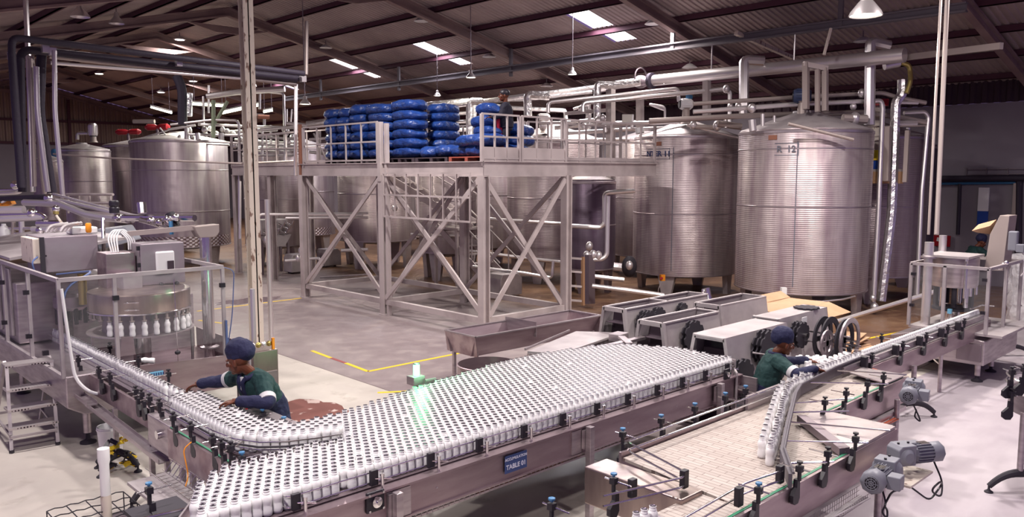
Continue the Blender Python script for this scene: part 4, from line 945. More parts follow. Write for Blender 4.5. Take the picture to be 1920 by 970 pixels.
# beacon
bp = at(783, 712, Y=7.25)
t = thing('beacon_lamp', 'glowing green beacon on a small steel box at the far edge of the bottle table', 'beacon', (bp.x, bp.y, 0))
MB().box(bp.x-.09,bp.x+.07,bp.y-.05,bp.y+.09,1.1,1.2).build('box', M['steel'], t, 0, .006); MB().box(bp.x+.05,bp.x+.2,bp.y-.09,bp.y-.07,1.08,1.16).build('bracket', M['steel'], t, 0)
MB().cyl((bp.x,bp.y+.02,0),(bp.x,bp.y+.02,1.1),.025).build('stand', M['steel'], t)
MB().lathe((bp.x,bp.y+.02,1.2),[(.034,0),(.036,.02),(.036,.12),(.03,.13),(.001,.13)],20).build('light', M['greenglow'], t); MB().lathe((bp.x,bp.y+.02,1.33),[(.034,0),(.034,.015),(.001,.02)],16).build('cap', M['steel_dk'], t)
l = bpy.data.lights.new('beacon_light', 'POINT'); l.energy = 9; l.color = (.15,1,.35); l.shadow_soft_size = .05
lo = bpy.data.objects.new('beacon_light', l); COL.objects.link(lo); lo.location = (bp.x-.02, bp.y-.1, 1.38)

# ---------------------------------------------------------------- infeed lane and curved strip
t = thing('infeed_conveyor', 'narrow steel conveyor carrying bottles from the filling machine to the table', 'conveyor', (3.28, 10, 0))
MB().box(3.12,3.44,8.3,14.6,BZ-.06,BZ-.002).build('chain', M['steel_dk'], t, 0)
MB().box(3.02,3.05,8.35,14.6,.74,.97).build('side_plate', M['steel_x'], t, 0); MB().box(3.46,3.49,8.9,14.6,.74,.97).build('side_plate', M['steel_x'], t, 0)
mb = MB()
for x in (3.17, 3.39):
    for z in (1.05, 1.11): mb.tube([(x,8.4,z),(x,14.4,z)], .006, 6)
mb.build('guard_rail', M['chrome'], t)
for px in (161, 200, 221, 270, 281, 296, 315):
    y = line_solve(px, 'Y', 3.06, 1.05); bracket(t, (3.02, y, .98), (0,1,0), (-1,0,0), .16)
for y in (9.6, 10.6, 11.7): bracket(t, (3.48, y, .98), (0,1,0), (1,0,0), .16)
for (xa, ya, za, xb, yb, zb_) in ((2.90,12.6,.74,2.90,10.4,.70),(2.93,10.6,.66,2.93,8.2,.56)):
    mb = MB().bar((xa,ya,za),(xb,yb,zb_),.11,.01); mb.bar((xa-.055,ya,za+.02),(xb-.055,yb,zb_+.02),.008,.05); mb.bar((xa+.055,ya,za+.02),(xb+.055,yb,zb_+.02),.008,.05); mb.build('drip_tray', M['steel'], t, 0)
MB().box(2.92,3.05,8.0,8.6,.66,.99).build('drive_end', M['steel'], t, 0, .008); MB().cyl((2.88,8.25,.85),(2.94,8.25,.85),.045).build('drive_shaft', M['chrome'], t)
tp = Vector((3.02, 9.75, 0))
post(t, 3.0, 9.9, .75, .05, .15); arch_foot(t, 3.0, 9.9, .55, (.55,-.83), .15); arch_foot(t, 3.0, 9.9, .5, (.9,.43), .12)
post(t, 3.0, 8.75, .7, .05, .1); post(t, 3.05, 8.45, .7, .05, .1); arch_foot(t, 3.02, 8.7, .62, (.95,.3), .15)
t = thing('curved_conveyor', 'curved conveyor strip of bottles bending in front of the worker onto the table', 'conveyor', (3.3, 7.2, 0))
outer = [(3.04,8.35),(3.04,7.2),(3.08,6.85),(3.2,6.6),(3.38,6.45),(3.65,6.34),(3.9,6.28)]
inner = [(4.12,6.75),(3.8,6.79),(3.62,6.88),(3.52,7.1),(3.5,7.6),(3.5,8.62),(3.04,8.62)]
MB().prism(outer + inner, BZ-.04, BZ-.002).build('chain', M['steel_dk'], t, 0)
mb = MB()
for a, b in zip(outer[:-1], outer[1:]): mb.bar((*a,.86),(*b,.86), .02, .22)
mb.box(2.90,2.93,6.15,8.0,.66,.97); mb.box(2.93,3.04,6.3,8.0,.955,.965)
mb.build('side_plate', M['steel_x'], t, 0)
mb = MB()
for z in (1.04, 1.11): mb.tube([(x-.012, y, z) for x, y in outer], .007, 6)
mb.build('guard_rail', M['chrome'], t)
MB().tube([(x-.03,y-.02,1.075) for x, y in outer], .010, 6).build('guide_strip', M['rubber'], t)
for px in (345, 378, 420, 437): y = line_solve(px, 'Y', 3.0, 1.05); bracket(t, (2.94, y, .98), (0,1,0), (-1,0,0), .16)
bracket(t, (2.96, 6.62, .98), (.5,-.86,0), (-.86,-.5,0), .16); bracket(t, (2.92, 6.28, .98), (0,1,0), (-1,0,0), .16, 'blue')
MB().prism([(3.0,6.22),(3.86,6.14),(3.88,6.26),(3.4,6.40),(3.1,6.50)], .965, .985).build('gap_plate', M['rubber'], t, 0)
MB().box(2.93,2.95,6.4,8.0,.972,.98).build('green_wear_strip', M['green'], t, 0)
MB().prism([(3.55,7.0),(3.72,6.86),(3.82,6.93),(3.80,7.8),(3.55,7.8)], .99, 1.06).build('rear_cover', M['steel'], t, 0, .01)
for x, y in ((3.62,7.05),(3.60,7.45)): bracket(t, (x, y, .98), (0,1,0), (1,0,0), .12, 'blue')
mb = MB()
for k in range(14): y = 6.6+k*.09; mb.tube([(2.86,y,.72),(2.78,y,.62),(2.66,y,.62),(2.62,y,.68)], .004, 5)
for x, z in ((2.86,.72),(2.78,.62),(2.66,.62),(2.62,.68)): mb.tube([(x,6.55,z),(x,7.85,z)], .004, 5)
mb.build('wire_basket', M['chrome'], t, 0)
MB().tube([(2.88,7.35,1.0),(2.8,7.35,.95),(2.82,7.3,.7),(2.75,7.2,.65)], .006, 6, .1).build('sensor_cable', M['amber'], t)
post(t, 2.92, 7.7, .66, .05); post(t, 2.92, 7.45, .66, .05)
for x in (3.45,): post(t, x, 7.8, .94, .05)
MB().cyl((2.88,6.75,.86),(2.86,6.75,.86),.01).build('bolt', M['chrome'], t)
MB().box(2.5,2.9,6.1,8.0,.50,.53).build('lower_tray', M['steel_mat'], t, 0); MB().box(1.95,2.35,5.6,6.35,.90,.93).build('outrigger_plate', M['rubber'], t, 0)
bracket(t, (2.12,6.15,.95), (0,1,0), (-1,0,0), .18, 'blue'); MB().tube([(1.8,6.0,.98),(2.4,5.9,.98)], .012, 8).build('outrigger_rod', M['chrome'], t)
post(t, 2.75, 6.3, .95, .05)

# ================================================================ BOTTLES
def bottle_meshes():
    prof = [(.001,0),(.030,0),(.036,.004),(.0395,.02),(.0395,.045),(.0345,.075),(.0345,.09),(.0395,.110),(.0395,.130),(.0365,.146),(.0285,.160),(.0245,.166)]
    b = MB().lathe((0,0,0), prof, 20).mesh('bottle', M['bottle'], smooth=60)
    nk = MB().lathe((0,0,0), [(.0245,.165),(.0275,.167),(.0275,.171),(.0245,.173),(.0245,.188),(.0262,.19),(.0262,.1935),(.0245,.195),(.0235,.1952)], 20).mesh('neck_ring', M['neck'], smooth=60)
    lid = MB().lathe((0,0,0), [(.0238,.1950),(.0225,.1962),(.0205,.1945),(.001,.1942)], 20).mesh('foil_lid', M['foil'], smooth=60)
    cap = MB().lathe((0,0,0), [(.0245,.162),(.027,.164),(.027,.19),(.025,.195),(.001,.196)], 16).mesh('cap', M['white'], smooth=50)
    return b, nk, lid, cap
BM, NKM, LIDM, CAPM = bottle_meshes()
def inside(p, poly):
    c = False; n = len(poly)
    for i in range(n):
        a, b = poly[i], poly[(i+1) % n]
        if (a[1] > p[1]) != (b[1] > p[1]) and p[0] < (b[0]-a[0])*(p[1]-a[1])/(b[1]-a[1])+a[0]: c = not c
    return c
def depth(x, y, z=1.1): return Vector((x,y,z-CH)).dot(FW)*math.cos(CPIT) - (z-CH)*math.sin(CPIT)
BOT = []    # x, y, z, kind, zone
pol_table = [(2.12,5.355),(9.02,5.355),(9.0,5.6),(8.98,6.2),(8.66,6.8),(8.28,7.03),(7.3,7.22),(6.3,7.16),(5.0,6.93),(4.1,6.74),(3.87,6.3),(3.8,6.08),(2.75,6.16),(2.44,6.0),(2.2,5.7)]
pol_strip = [(3.09,8.5),(3.09,7.2),(3.13,6.88),(3.24,6.65),(3.42,6.51),(3.65,6.41),(3.95,6.36),(4.12,6.72),(3.8,6.75),(3.6,6.85),(3.48,7.1),(3.46,7.6),(3.46,8.5)]
pit = .0815
def hexfill(poly, zone, kind, ang=0.0):
    xs = [p[0] for p in poly]; ys = [p[1] for p in poly]; j = 0; y = min(ys)+.04
    while y < max(ys):
        x = min(xs) + .04 + (pit/2 if j % 2 else 0)
        while x < max(xs):
            if inside((x, y), poly): 
                if rnd.random() > .012: BOT.append((x+rnd.uniform(-.003,.003), y+rnd.uniform(-.003,.003), BZ, kind, zone))
            x += pit
        y += pit*.87; j += 1
hexfill(pol_table, 'table', 'foil'); 
n_t = len(BOT); ps2 = [(y, x) for x, y in pol_strip]; start = len(BOT); hexfill(ps2, 'strip', 'foil')
for i in range(start, len(BOT)): x, y, z, k, zn = BOT[i]; BOT[i] = (y, x, z, k, zn)
BOT = BOT[:start] + [b for b in BOT[start:] if not inside(b[:2], pol_table)]
y = 8.62
while y < 14.3: BOT.append((3.28+rnd.uniform(-.012,.012), y, BZ, 'foil', 'lane')); y += .085 + (.05 if y < 9.1 else 0)
def bottle_obj(x, y, z, kind, label, group, rot=None):
    o = bpy.data.objects.new('bottle', BM); COL.objects.link(o); o.location = (x, y, z); o.rotation_euler = rot or (0,0,rnd.uniform(0,6))
    for me, nm in (((NKM,'neck_ring'),(LIDM,'foil_lid')) if kind == 'foil' else ((NKM,'neck_ring'),) if kind == 'none' else ((CAPM,'cap'),)):
        c = bpy.data.objects.new(nm, me); COL.objects.link(c); c.parent = o
    return tag(o, label, 'bottle', group)
# ---------------------------------------------------------------- right hand lines
CZ = .93
guard = [(5.95,2.98),(6.45,3.32),(7.2,3.66),(8.2,4.10),(8.6,4.24),(9.7,4.34),(10.8,4.36),(12.7,4.38)]
row = []
for a, b in zip(guard[1:-2], guard[2:-1]): 
    n = max(1, round(((a[0]-b[0])**2+(a[1]-b[1])**2)**.5/.094))
    for k in range(n): row.append((a[0]+(b[0]-a[0])*k/n, a[1]+(b[1]-a[1])*k/n))
for (x, y) in row:
    BOT.append((x-.035+rnd.uniform(-.012,.012), y+.085+rnd.uniform(-.012,.012), CZ, 'foil', 'guard'))
    if len(BOT) % 3 == 0: BOT.append((x-.075, y+.165, CZ, 'foil', 'guard'))
for k in range(12):
    x = 9.75+k*.07; BOT.append((x, 4.52+.05*(k%2), CZ, 'cap', 'guard'))
for r_ in range(4):
    for k in range(7-r_): BOT.append((9.62+.082*k+.04*(r_%2), 4.66+.075*r_, CZ, 'cap', 'cluster'))
x = 10.8
while x < 15.6: BOT.append((x, 4.44, CZ, 'cap', 'lane2')); x += .08
# rank by distance, keep the 300 largest as things
BOT.sort(key=lambda b: depth(b[0], b[1], b[2]))
ind, rest = [], []
for b in BOT:
    u = pixx(b[0], b[1], b[2]+.15)
    d_ = depth(b[0],b[1],b[2]+.15); v = 485 - CF*((b[0]*FW.x+b[1]*FW.y)*math.sin(CPIT)+(b[2]+.19-CH)*math.cos(CPIT))/d_
    if v > 975: continue
    (ind if len(ind) < 300 else rest).append(b)
ZL = {'table': ('foil sealed white bottle packed in the crowd at the near end of the accumulation table', 'foil topped bottles at the near end of the table'),
      'strip': ('foil sealed white bottle packed in the curved strip below the worker in the teal jacket', 'foil topped bottles on the curved strip'),
      'lane': ('foil sealed white bottle in the single file coming from the filling machine', 'bottles in single file on the infeed lane'),
      'guard': ('foil topped white bottle in the line along the dark curved guard of the tan belt', 'foil topped bottles along the dark guard'),
      'cluster': ('white capped bottle in the small cluster by the reaching worker on the right', 'capped bottles by the right worker'),
      'lane2': ('white capped bottle in the line leading to the capping tower', 'capped bottles on the right lane')}
first = True
for b in ind:
    lb, gp = ZL[b[4]]
    bottle_obj(b[0], b[1], b[2], b[3], lb, gp)
def merged(name, prof, pts, m, n=10):
    mb = MB(); cs = [(math.cos(2*PI*k/n), math.sin(2*PI*k/n)) for k in range(n)]; vs = []; fs = []
    for x, y, z in pts:
        b = len(vs)
        for r, h in prof:
            for c, s in cs: vs.append((x+r*c, y+r*s, z+h))
        for i in range(len(prof)-1):
            for k in range(n): fs.append((b+i*n+k, b+i*n+(k+1)%n, b+(i+1)*n+(k+1)%n, b+(i+1)*n+k))
        fs.append(tuple(b+(len(prof)-1)*n+k for k in range(n)))
    me = bpy.data.meshes.new(name); me.from_pydata(vs, [], fs); me.shade_smooth(); me.set_sharp_from_angle(angle=math.radians(60)); me.materials.append(m)
    o = bpy.data.objects.new(name, me); COL.objects.link(o); return o
BP = [(.036,0),(.0395,.02),(.0395,.045),(.0345,.08),(.0395,.11),(.0395,.130),(.0365,.146),(.0245,.166)]
o = merged('bottle_mass', BP, [b[:3] for b in rest], M['bottle'])
tag(o, 'crowd of white bottles filling the far part of the accumulation table', 'bottles', kind='stuff')
c = merged('neck_rings', [(.0245,.163),(.0275,.168),(.0275,.171),(.0245,.173),(.0262,.19),(.0262,.195),(.0225,.1952)], [b[:3] for b in rest if b[3] == 'foil'], M['neck'], 9); c.parent = o; c['kind'] = 'stuff'
c = merged('foil_lids', [(.0238,.1945),(.0238,.1962),(.012,.1958)], [b[:3] for b in rest if b[3] == 'foil'], M['foil'], 9); c.parent = o; c['kind'] = 'stuff'
c = merged('caps', [(.027,.162),(.027,.19),(.023,.196)], [b[:3] for b in rest if b[3] == 'cap'], M['white'], 9); c.parent = o; c['kind'] = 'stuff'

# ================================================================ WIDE TAN CONVEYOR
t = thing('wide_belt_conveyor', 'wide conveyor with tan slatted belt running up from the lower right', 'conveyor', (6.5, 3.7, 0))
MB().prism([(5.42,3.06),(8.15,3.06),(8.15,3.78),(10.3,3.78),(10.3,4.9),(9.3,4.9),(9.1,4.42),(5.62,4.42)], CZ-.03, CZ-.002).build('belt', M['slats'], t, 0)
MB().box(4.9,8.15,2.98,3.01,.66,.97).build('side_plate', M['steel_x'], t, 0); MB().box(8.1,10.4,3.70,3.73,.66,.97).build('side_plate', M['steel_x'], t, 0)
MB().box(8.13,8.16,3.0,3.72,.66,.97).build('side_plate', M['steel_x'], t, 0)
MB().box(5.62,9.1,4.44,4.47,.70,.97).build('side_plate', M['steel_x'], t, 0)
MB().box(4.9,8.1,3.01,3.035,.965,.975).build('green_wear_strip', M['green'], t, 0); MB().box(8.2,10.3,3.73,3.755,.965,.975).build('green_wear_strip', M['green'], t, 0)
MB().box(5.12,5.42,3.45,4.45,.64,.97).build('end_cover', M['drum'], t, 0, .012)
MB().prism([(4.8,3.0),(5.42,3.0),(5.42,3.5),(4.8,3.5)], CZ-.03, CZ-.002).build('belt_extension', M['slats'], t, 0)
mb = MB()
for z in (1.02, 1.10):
    mb.tube([(9.2,4.36,z),(5.62,4.36,z),(5.58,4.3,z),(5.35,3.58,z),(5.25,3.52,z),(4.5,3.72,z)], .009, 8, .06)
    mb.tube([(4.6,3.08,z),(5.5,3.12,z),(5.95,3.05,z)], .009, 8, .1)
mb.build('guard_rail', M['chrome'], t)
for px, py in ((1170,845),(1242,820),(1305,795),(1362,770),(1400,760)):
    x = line_solve(px, 'X', 4.5, 1.05); bracket(t, (x, 4.47, .96), (1,0,0), (0,1,0), .16, 'blue')
for x, y in ((5.3,3.55),(4.85,3.72),(5.95,3.07),(5.3,3.06)): MB().box(x-.035,x+.035,y-.025,y+.025,.99,1.14).build('rail_clamp', M['black'], t, 0, .008)
for px in (1418, 1495, 1548, 1600): x = line_solve(px, 'X', 2.95, 1.0); bracket(t, (x, 2.98, .98), (1,0,0), (0,-1,0), .17, 'blue' if px < 1450 else 'black')
for px in (1545, 1585, 1625, 1655): x = line_solve(px, 'X', 3.66, 1.0); bracket(t, (x, 3.70, .98), (1,0,0), (0,-1,0), .17)
bracket(t, (4.75, 3.78, .98), (1,0,0), (0,1,0), .16, 'blue')
# dark guard wall with its support rods
mb = MB()
for a, b in zip(guard[:-2], guard[1:-1]): mb.bar((*a,1.03),(*b,1.03), .03, .12)
mb.build('curved_guard', M['guardplastic'], t, 0)
mb = MB()
for a, b in zip(guard[:-2], guard[1:-1]): mb.tube([(a[0]+.01,a[1]-.02,1.1),(b[0]+.01,b[1]-.02,1.1)], .012, 6)
mb.build('guard_top_strip', M['guardplastic'], t)
for (a, b) in (((7.95,3.98),(8.6,3.62)), ((8.9,4.26),(9.5,3.6)), ((7.3,3.72),(7.75,2.9)), ((6.75,3.45),(7.25,2.9)), ((6.2,3.18),(6.55,2.9)), ((7.62,3.85),(8.1,3.45)), ((9.7,4.3),(10.1,3.62))):
    MB().tube([(*a,1.06),(*b,1.06)], .009, 8).build('support_rod', M['chrome'], t)
MB().prism([(7.05,3.02),(7.35,3.02),(8.14,3.02),(8.14,3.74),(8.0,3.8),(7.72,3.74)], .985, 1.0).build('dead_plate', M['steel'], t, 0)
MB().box(7.2,8.12,2.99,3.02,.97,1.0).build('plate_lip', M['steel'], t, 0)
MB().prism([(7.0,3.05),(7.1,3.0),(7.75,3.74),(7.68,3.80)], .96, 1.03).build('plate_edge', M['steel_dk'], t, 0)
MB().prism([(9.75,3.72),(10.35,3.72),(10.35,4.25),(9.95,4.25)], .985, 1.0).build('dead_plate', M['steel'], t, 0)
MB().prism([(7.75,4.40),(9.25,4.40),(9.25,4.43),(7.75,4.43)], .93, 1.09).build('back_plate', M['steel'], t, 0); 
def tray(t, x0, x1, y, z, m='steel'):
    mb = MB(); n = int((x1-x0)/.045)
    for k in range(n): x = x0+k*.045; mb.tube([(x,y,z+.09),(x,y,z),(x,y-.1,z),(x,y-.1,z+.05)], .003, 4)
    for yy, zz in ((y,z+.09),(y,z),(y-.1,z),(y-.1,z+.05),(y,z+.045),(y-.05,z)): mb.tube([(x0,yy,zz),(x1,yy,zz)], .003, 4)
    mb.build('cable_tray', M[m], t, 0)
tray(t, 4.9, 7.25, 2.96, .55); tray(t, 7.9, 9.8, 3.68, .55, 'steel')
for k in range(5): MB().tube([(4.9,2.93-.02*k,.57),(6.2,2.94-.02*k,.575+.01*k),(7.2,2.92-.02*k,.57)], .007, 6, .2).build('grey_cable', M['cable'], t)
for k in range(3): MB().tube([(8.0,3.63-.02*k,.565),(9.0,3.65-.02*k,.57),(9.8,3.62-.02*k,.58)], .010, 6, .2).build('orange_cable', M['redcable'], t)
for x, y in ((7.75,2.98),(9.85,3.62)): 
    round_leg(t, x, y, .8, .032, .15 if x > 9 else .0)
round_leg(t, 7.9, 3.0, .7, .032, 0); round_leg(t, 10.05, 3.75, .8, .032); arch_foot(t, 9.9, 3.66, .62, (.72,-.69), .14)
MB().bar((9.0,3.7,.62),(10.2,3.7,.62),.12,.05).build('cross_bar', M['steel'], t, 0)
for x in (5.7, 7.5): post(t, x, 4.4, .7, .05)
# ---------------------------------------------------------------- lane to the capping tower
t = thing('capper_infeed_lane', 'straight narrow conveyor carrying capped bottles up to the capping tower on the right', 'conveyor', (12.5, 4.4, 0))
MB().box(10.4,15.6,4.33,4.56,CZ-.05,CZ-.002).build('chain', M['steel_mat'], t, 0)
MB().box(10.35,15.6,4.24,4.27,.70,.96).build('side_plate', M['steel_x'], t, 0); MB().box(10.35,15.6,4.60,4.63,.70,.96).build('side_plate', M['steel_x'], t, 0)
mb = MB()
for y in (4.36, 4.53):
    for z in (1.0, 1.07): mb.tube([(9.9,y,z),(15.6,y,z)], .008, 6)
mb.build('guard_rail', M['chrome'], t)
MB().box(9.9,15.5,4.30,4.335,.975,1.06).build('guide_wall', M['steel'], t, 0)
for px in (1634, 1692, 1736, 1776, 1807): x = line_solve(px, 'X', 4.2, 1.0); bracket(t, (x, 4.24, .98), (1,0,0), (0,-1,0), .16); MB().box(x-.12,x-.05,4.22,4.3,.99,1.13).build('rail_clamp', M['black'], t, 0, .01)
for x in (10.9, 12.0): bracket(t, (x, 4.63, .96), (1,0,0), (0,1,0), .15)
round_leg(t, 12.0, 4.2, .75, .035); arch_foot(t, 12.0, 4.18, .6, (.72,-.69), .14); round_leg(t, 13.7, 4.4, .75, .03, 0)
tag(MB().box(10.45,10.6,4.16,4.24,.78,.95).build('sensor_block', M['redcable'], t, 0, .01), None)
# ---------------------------------------------------------------- small lane at the bottom edge
t = thing('outfeed_lane', 'short lane with three bottles at the bottom edge beside the wide conveyor', 'conveyor', (4.3, 3.2, 0))
MB().box(3.4,4.75,3.14,3.42,.90,.975).build('chain', M['steel_dk'], t, 0); MB().box(3.4,4.75,3.08,3.11,.7,.97).build('side_plate', M['steel_x'], t, 0); MB().box(3.4,4.75,3.46,3.49,.7,.97).build('side_plate', M['steel_x'], t, 0)
bracket(t, (4.05, 3.78, .98), (1,0,0), (0,1,0), .16, 'blue'); post(t, 4.0, 3.28, .9, .05); MB().box(3.9,4.2,3.5,3.8,.9,.93).build('outrigger_plate', M['steel_dk'], t, 0)
for k, (px, py, lb) in enumerate(((1224,950,'rightmost of the three bottles at the bottom edge of the photo'),(1208,956,'middle one of the three bottles at the bottom edge of the photo'),(1193,962,'leftmost of the three bottles at the bottom edge of the photo'))):
    q = at(px, py, z=1.165); bottle_obj(q.x, q.y, .975, 'foil', lb, 'bottles at the bottom edge')
# ---------------------------------------------------------------- gear motors
def gearmotor(t, p, ang, s=1.0):
    """flat gearbox with a finned motor; built in local axes then placed"""
    base = len(COL.objects); R_ = Matrix.Rotation(ang, 3, 'Z'); p = Vector(p)
    def put(mb): 
        for i in range(len(mb.v)): mb.v[i] = R_ @ (mb.v[i]*s) + p
        return mb
    g = put(MB().prism([(-.1,-.09),(.06,-.09),(.1,-.04),(.1,.07),(.06,.11),(-.1,.11)], -.09, .09, 'y')).build('gearbox', M['motor'], t, 30, .008)
    put(MB().lathe((0,-.09,0), [(.001,-.03),(.05,-.03),(.075,-.012),(.085,0)], 20, axis='y')).build('gear_cover', M['motor'], g)
    put(MB().lathe((0,.09,0), [(.085,0),(.075,.012),(.05,.03),(.001,.03)], 20, axis='y')).build('gear_cover', M['motor'], g)
    for sx in (-.07,.04): put(MB().cyl((sx,0,.11),(sx,0,.125),.012)).build('plug', M['black'], g)
    mb = MB().tube([(-.1,0,-.0),(-.13,0,0),(-.32,0,0),(-.35,0,0)], [.06,.085,.09,.08], 8)
    for k in range(20):
        w = 2*PI*k/20; mb.bar((-.14,math.cos(w)*.09,math.sin(w)*.09),(-.31,math.cos(w)*.09,math.sin(w)*.09), .006,.02,(0,math.cos(w),math.sin(w)))
    mt = put(mb).build('motor_body', M['motor'], t)
    put(MB().tube([(-.31,0,0),(-.36,0,0),(-.42,0,0),(-.44,0,0)], [.1,.105,.105,.085], 8)).build('fan_cowl', M['motor'], mt, 50)
    mb = MB().cyl((-.436,0,0),(-.445,0,0),.062,n=18); put(mb).build('fan_grille', M['black'], mt)
    mb = MB()
    for r in (.02,.04,.058): mb.tube([(-.447,r*math.cos(k*PI/8),r*math.sin(k*PI/8)) for k in range(17)], .003, 4)
    for k in range(4): mb.bar((-.447,-.06*math.cos(k*PI/4),-.06*math.sin(k*PI/4)),(-.447,.06*math.cos(k*PI/4),.06*math.sin(k*PI/4)),.004,.004)
    put(mb).build('grille_wires', M['motor'], mt, 0)
    put(MB().box(-.33,-.2,-.2,-.09,-.06,.06)).build('terminal_box', M['motor'], mt, 30, .008)
    put(MB().box(-.3,-.2,-.05,.03,.095,.1)).build('rating_plate', M['chrome'], mt, 0)
    return g
t = thing('drive_motor', 'grey gear motor hanging at the lower right, nearest the camera', 'motor', (7.25, 2.72, .82), 'grey gear motors on the right conveyors')
gearmotor(t, (7.25, 2.72, .86), math.radians(5), 1.0)
MB().tube([(7.0,2.66,.76),(6.95,2.6,.66),(6.9,2.62,.6),(6.93,2.58,.54),(6.98,2.6,.6),(6.9,2.6,.66),(7.1,2.62,.72),(7.3,2.6,.7)], .009, 6, .06).build('cable', M['black'], t)
t = thing('drive_motor', 'second grey gear motor directly behind the nearest one', 'motor', (7.7, 2.74, .88), 'grey gear motors on the right conveyors')
gearmotor(t, (7.62, 2.74, .9), math.radians(150), .95); MB().box(7.35,7.9,2.55,2.9,.7,.72).build('mounting_plate', M['cream'], t, 0)
MB().tube([(8.0,2.6,.82),(8.02,2.5,.6),(7.85,2.45,.5),(7.7,2.5,.6),(7.8,2.45,.68),(7.95,2.48,.6),(7.7,2.5,.5),(7.5,2.6,.66)], .009, 6, .08).build('cable', M['black'], t)
t = thing('drive_motor', 'grey gear motor fixed farther up beside the round leg of the wide conveyor', 'motor', (9.95, 3.48, .85), 'grey gear motors on the right conveyors')
gearmotor(t, (10.02, 3.5, .93), math.radians(12), 1.0); MB().tube([(9.75,3.4,.8),(9.8,3.35,.66),(9.72,3.3,.62),(9.68,3.36,.68),(9.85,3.4,.72)], .009, 6, .06).build('cable', M['black'], t)
# conveyor piece at the right edge
t = thing('edge_conveyor', 'end of a curved conveyor on a round leg cut off by the right picture edge', 'conveyor', (9.95, 2.3, 0))
c = at(1900, 740, D=8.8)
MB().lathe((c.x+.55,c.y-.45,0), [(.62,.86),(.62,1.08),(.60,1.08),(.60,.86)], 40).build('curved_side', M['steel'], t, 40); MB().lathe((c.x+.55,c.y-.45,0), [(.001,1.0),(.60,1.0)], 40).build('disc', M['steel_mat'], t)
for z in (1.16,1.24): MB().lathe((c.x+.55,c.y-.45,z), [(.64,-.008),(.656,0),(.64,.008),(.63,0),(.64,-.008)], 40).build('guard_rail', M['chrome'], t)
round_leg(t, c.x+.05, c.y-.1, .9, .034); arch_foot(t, c.x+.05, c.y-.1, .66, (.72,-.69), .15)
for px, py in ((1893,705),(1893,745),(1915,700)): q = at(px, py, D=8.7); bracket(t, (q.x, q.y, q.z-.1), (.7,-.7,0), (-.7,-.7,0), .17)
# ================================================================ FILLING MACHINE (left)
FX0, FX1, FY0, FY1 = 2.72, 4.78, 10.85, 13.3
t = thing('filling_machine', 'large steel rotary bottle filling machine with clear guards and bottles under its drum', 'machine', (3.8, 12, 0))
C = Vector((3.98, 11.78, 0))
MB().prism([(2.75,.98),(3.55,.98),(3.55,.46),(2.95,.46),(2.75,.58)], 10.9, 16.5, 'y').build('left_base', M['steel'], t, 0, .015)
MB().prism([(3.5,1.0),(5.35,.92),(5.35,.5),(3.5,.5)], 10.82, 10.86, 'y').build('basin_front', M['steel_x'], t, 0)
MB().box(5.33,5.36,10.85,13.2,.5,.95).build('basin_side', M['steel_x'], t, 0); MB().box(3.5,5.35,10.85,13.3,.48,.62).build('basin_floor', M['steel_x'], t, 0)
MB().box(3.5,5.33,13.27,13.3,.5,1.5).build('basin_back', M['steel'], t, 0)
for x, y in ((3.05,11.2),(3.05,14.5),(5.1,11.1),(5.1,13.0),(3.4,16)):
    o = MB().cyl((x,y,.14),(x,y,.5),.05).build('leg', M['steel'], t); MB().lathe((x,y,0),[(.001,0),(.1,0),(.1,.02),(.03,.05),(.022,.15),(.001,.15)],18).build('foot_pad', M['rubber'], o)
MB().lathe(C, [(.66,1.60),(.665,1.61),(.665,1.86),(.655,1.875),(.30,1.90),(.001,1.90)], 72).build('filler_drum', M['drum'], t, 30)
MB().lathe(C, [(.001,1.62),(.655,1.62)], 48).build('drum_underside', M['steel_dk'], t)
MB().lathe(C, [(.668,1.596),(.675,1.60),(.675,1.615),(.668,1.62)], 72).build('drum_hoop', M['chrome'], t)
for k, z in enumerate((1.68, 1.78)):
    a = -2.05; p = C + Vector((math.cos(a)*.69, math.sin(a)*.69, z)); ta = Vector((-math.sin(a), math.cos(a), 0))
    MB().tube([p-ta*.09, p+ta*.09], .008, 6).ball(p-ta*.05, .014).ball(p+ta*.05, .014).build('drum_latch', M['chrome'], t)
MB().lathe(C, [(.001,1.295),(.70,1.295),(.70,1.31),(.001,1.31)], 72).build('carousel_plate', M['steel'], t, 30)
MB().lathe(C, [(.12,.6),(.12,1.2),(.2,1.25),(.2,1.295)], 32).build('pedestal', M['chrome'], t)
MB().lathe(C, [(.5,1.31),(.48,1.62)], 48).build('inner_drum', M['steel_dk'], t)
for k in range(26):
    a = k*2*PI/26 + .1; q = C + Vector((math.cos(a)*.625, math.sin(a)*.625, 0))
    MB().cyl(q+Vector((0,0,1.53)), q+Vector((0,0,1.62)), .018).cyl(q+Vector((0,0,1.515)), q+Vector((0,0,1.53)), .035).build('filling_nozzle', M['pipe_y'], t)
    if math.sin(a - .76) < .35:
        bottle_obj(q.x, q.y, 1.312, 'none', 'white bottle riding on the carousel plate under a nozzle of the filling drum', 'bottles on the filler carousel')
for a in (-.4, 1.4, 3.2): q = C + Vector((math.cos(a)*.66, math.sin(a)*.66, 0)); MB().box(q.x-.015,q.x+.015,q.y-.015,q.y+.015,.6,1.3).build('plate_support', M['steel'], t, 0)
MB().prism([(3.42,1.12),(3.62,1.12),(3.60,1.36),(3.46,1.38)], 10.98, 11.0, 'y').build('guide_flag', M['steel_x'], t, 0)
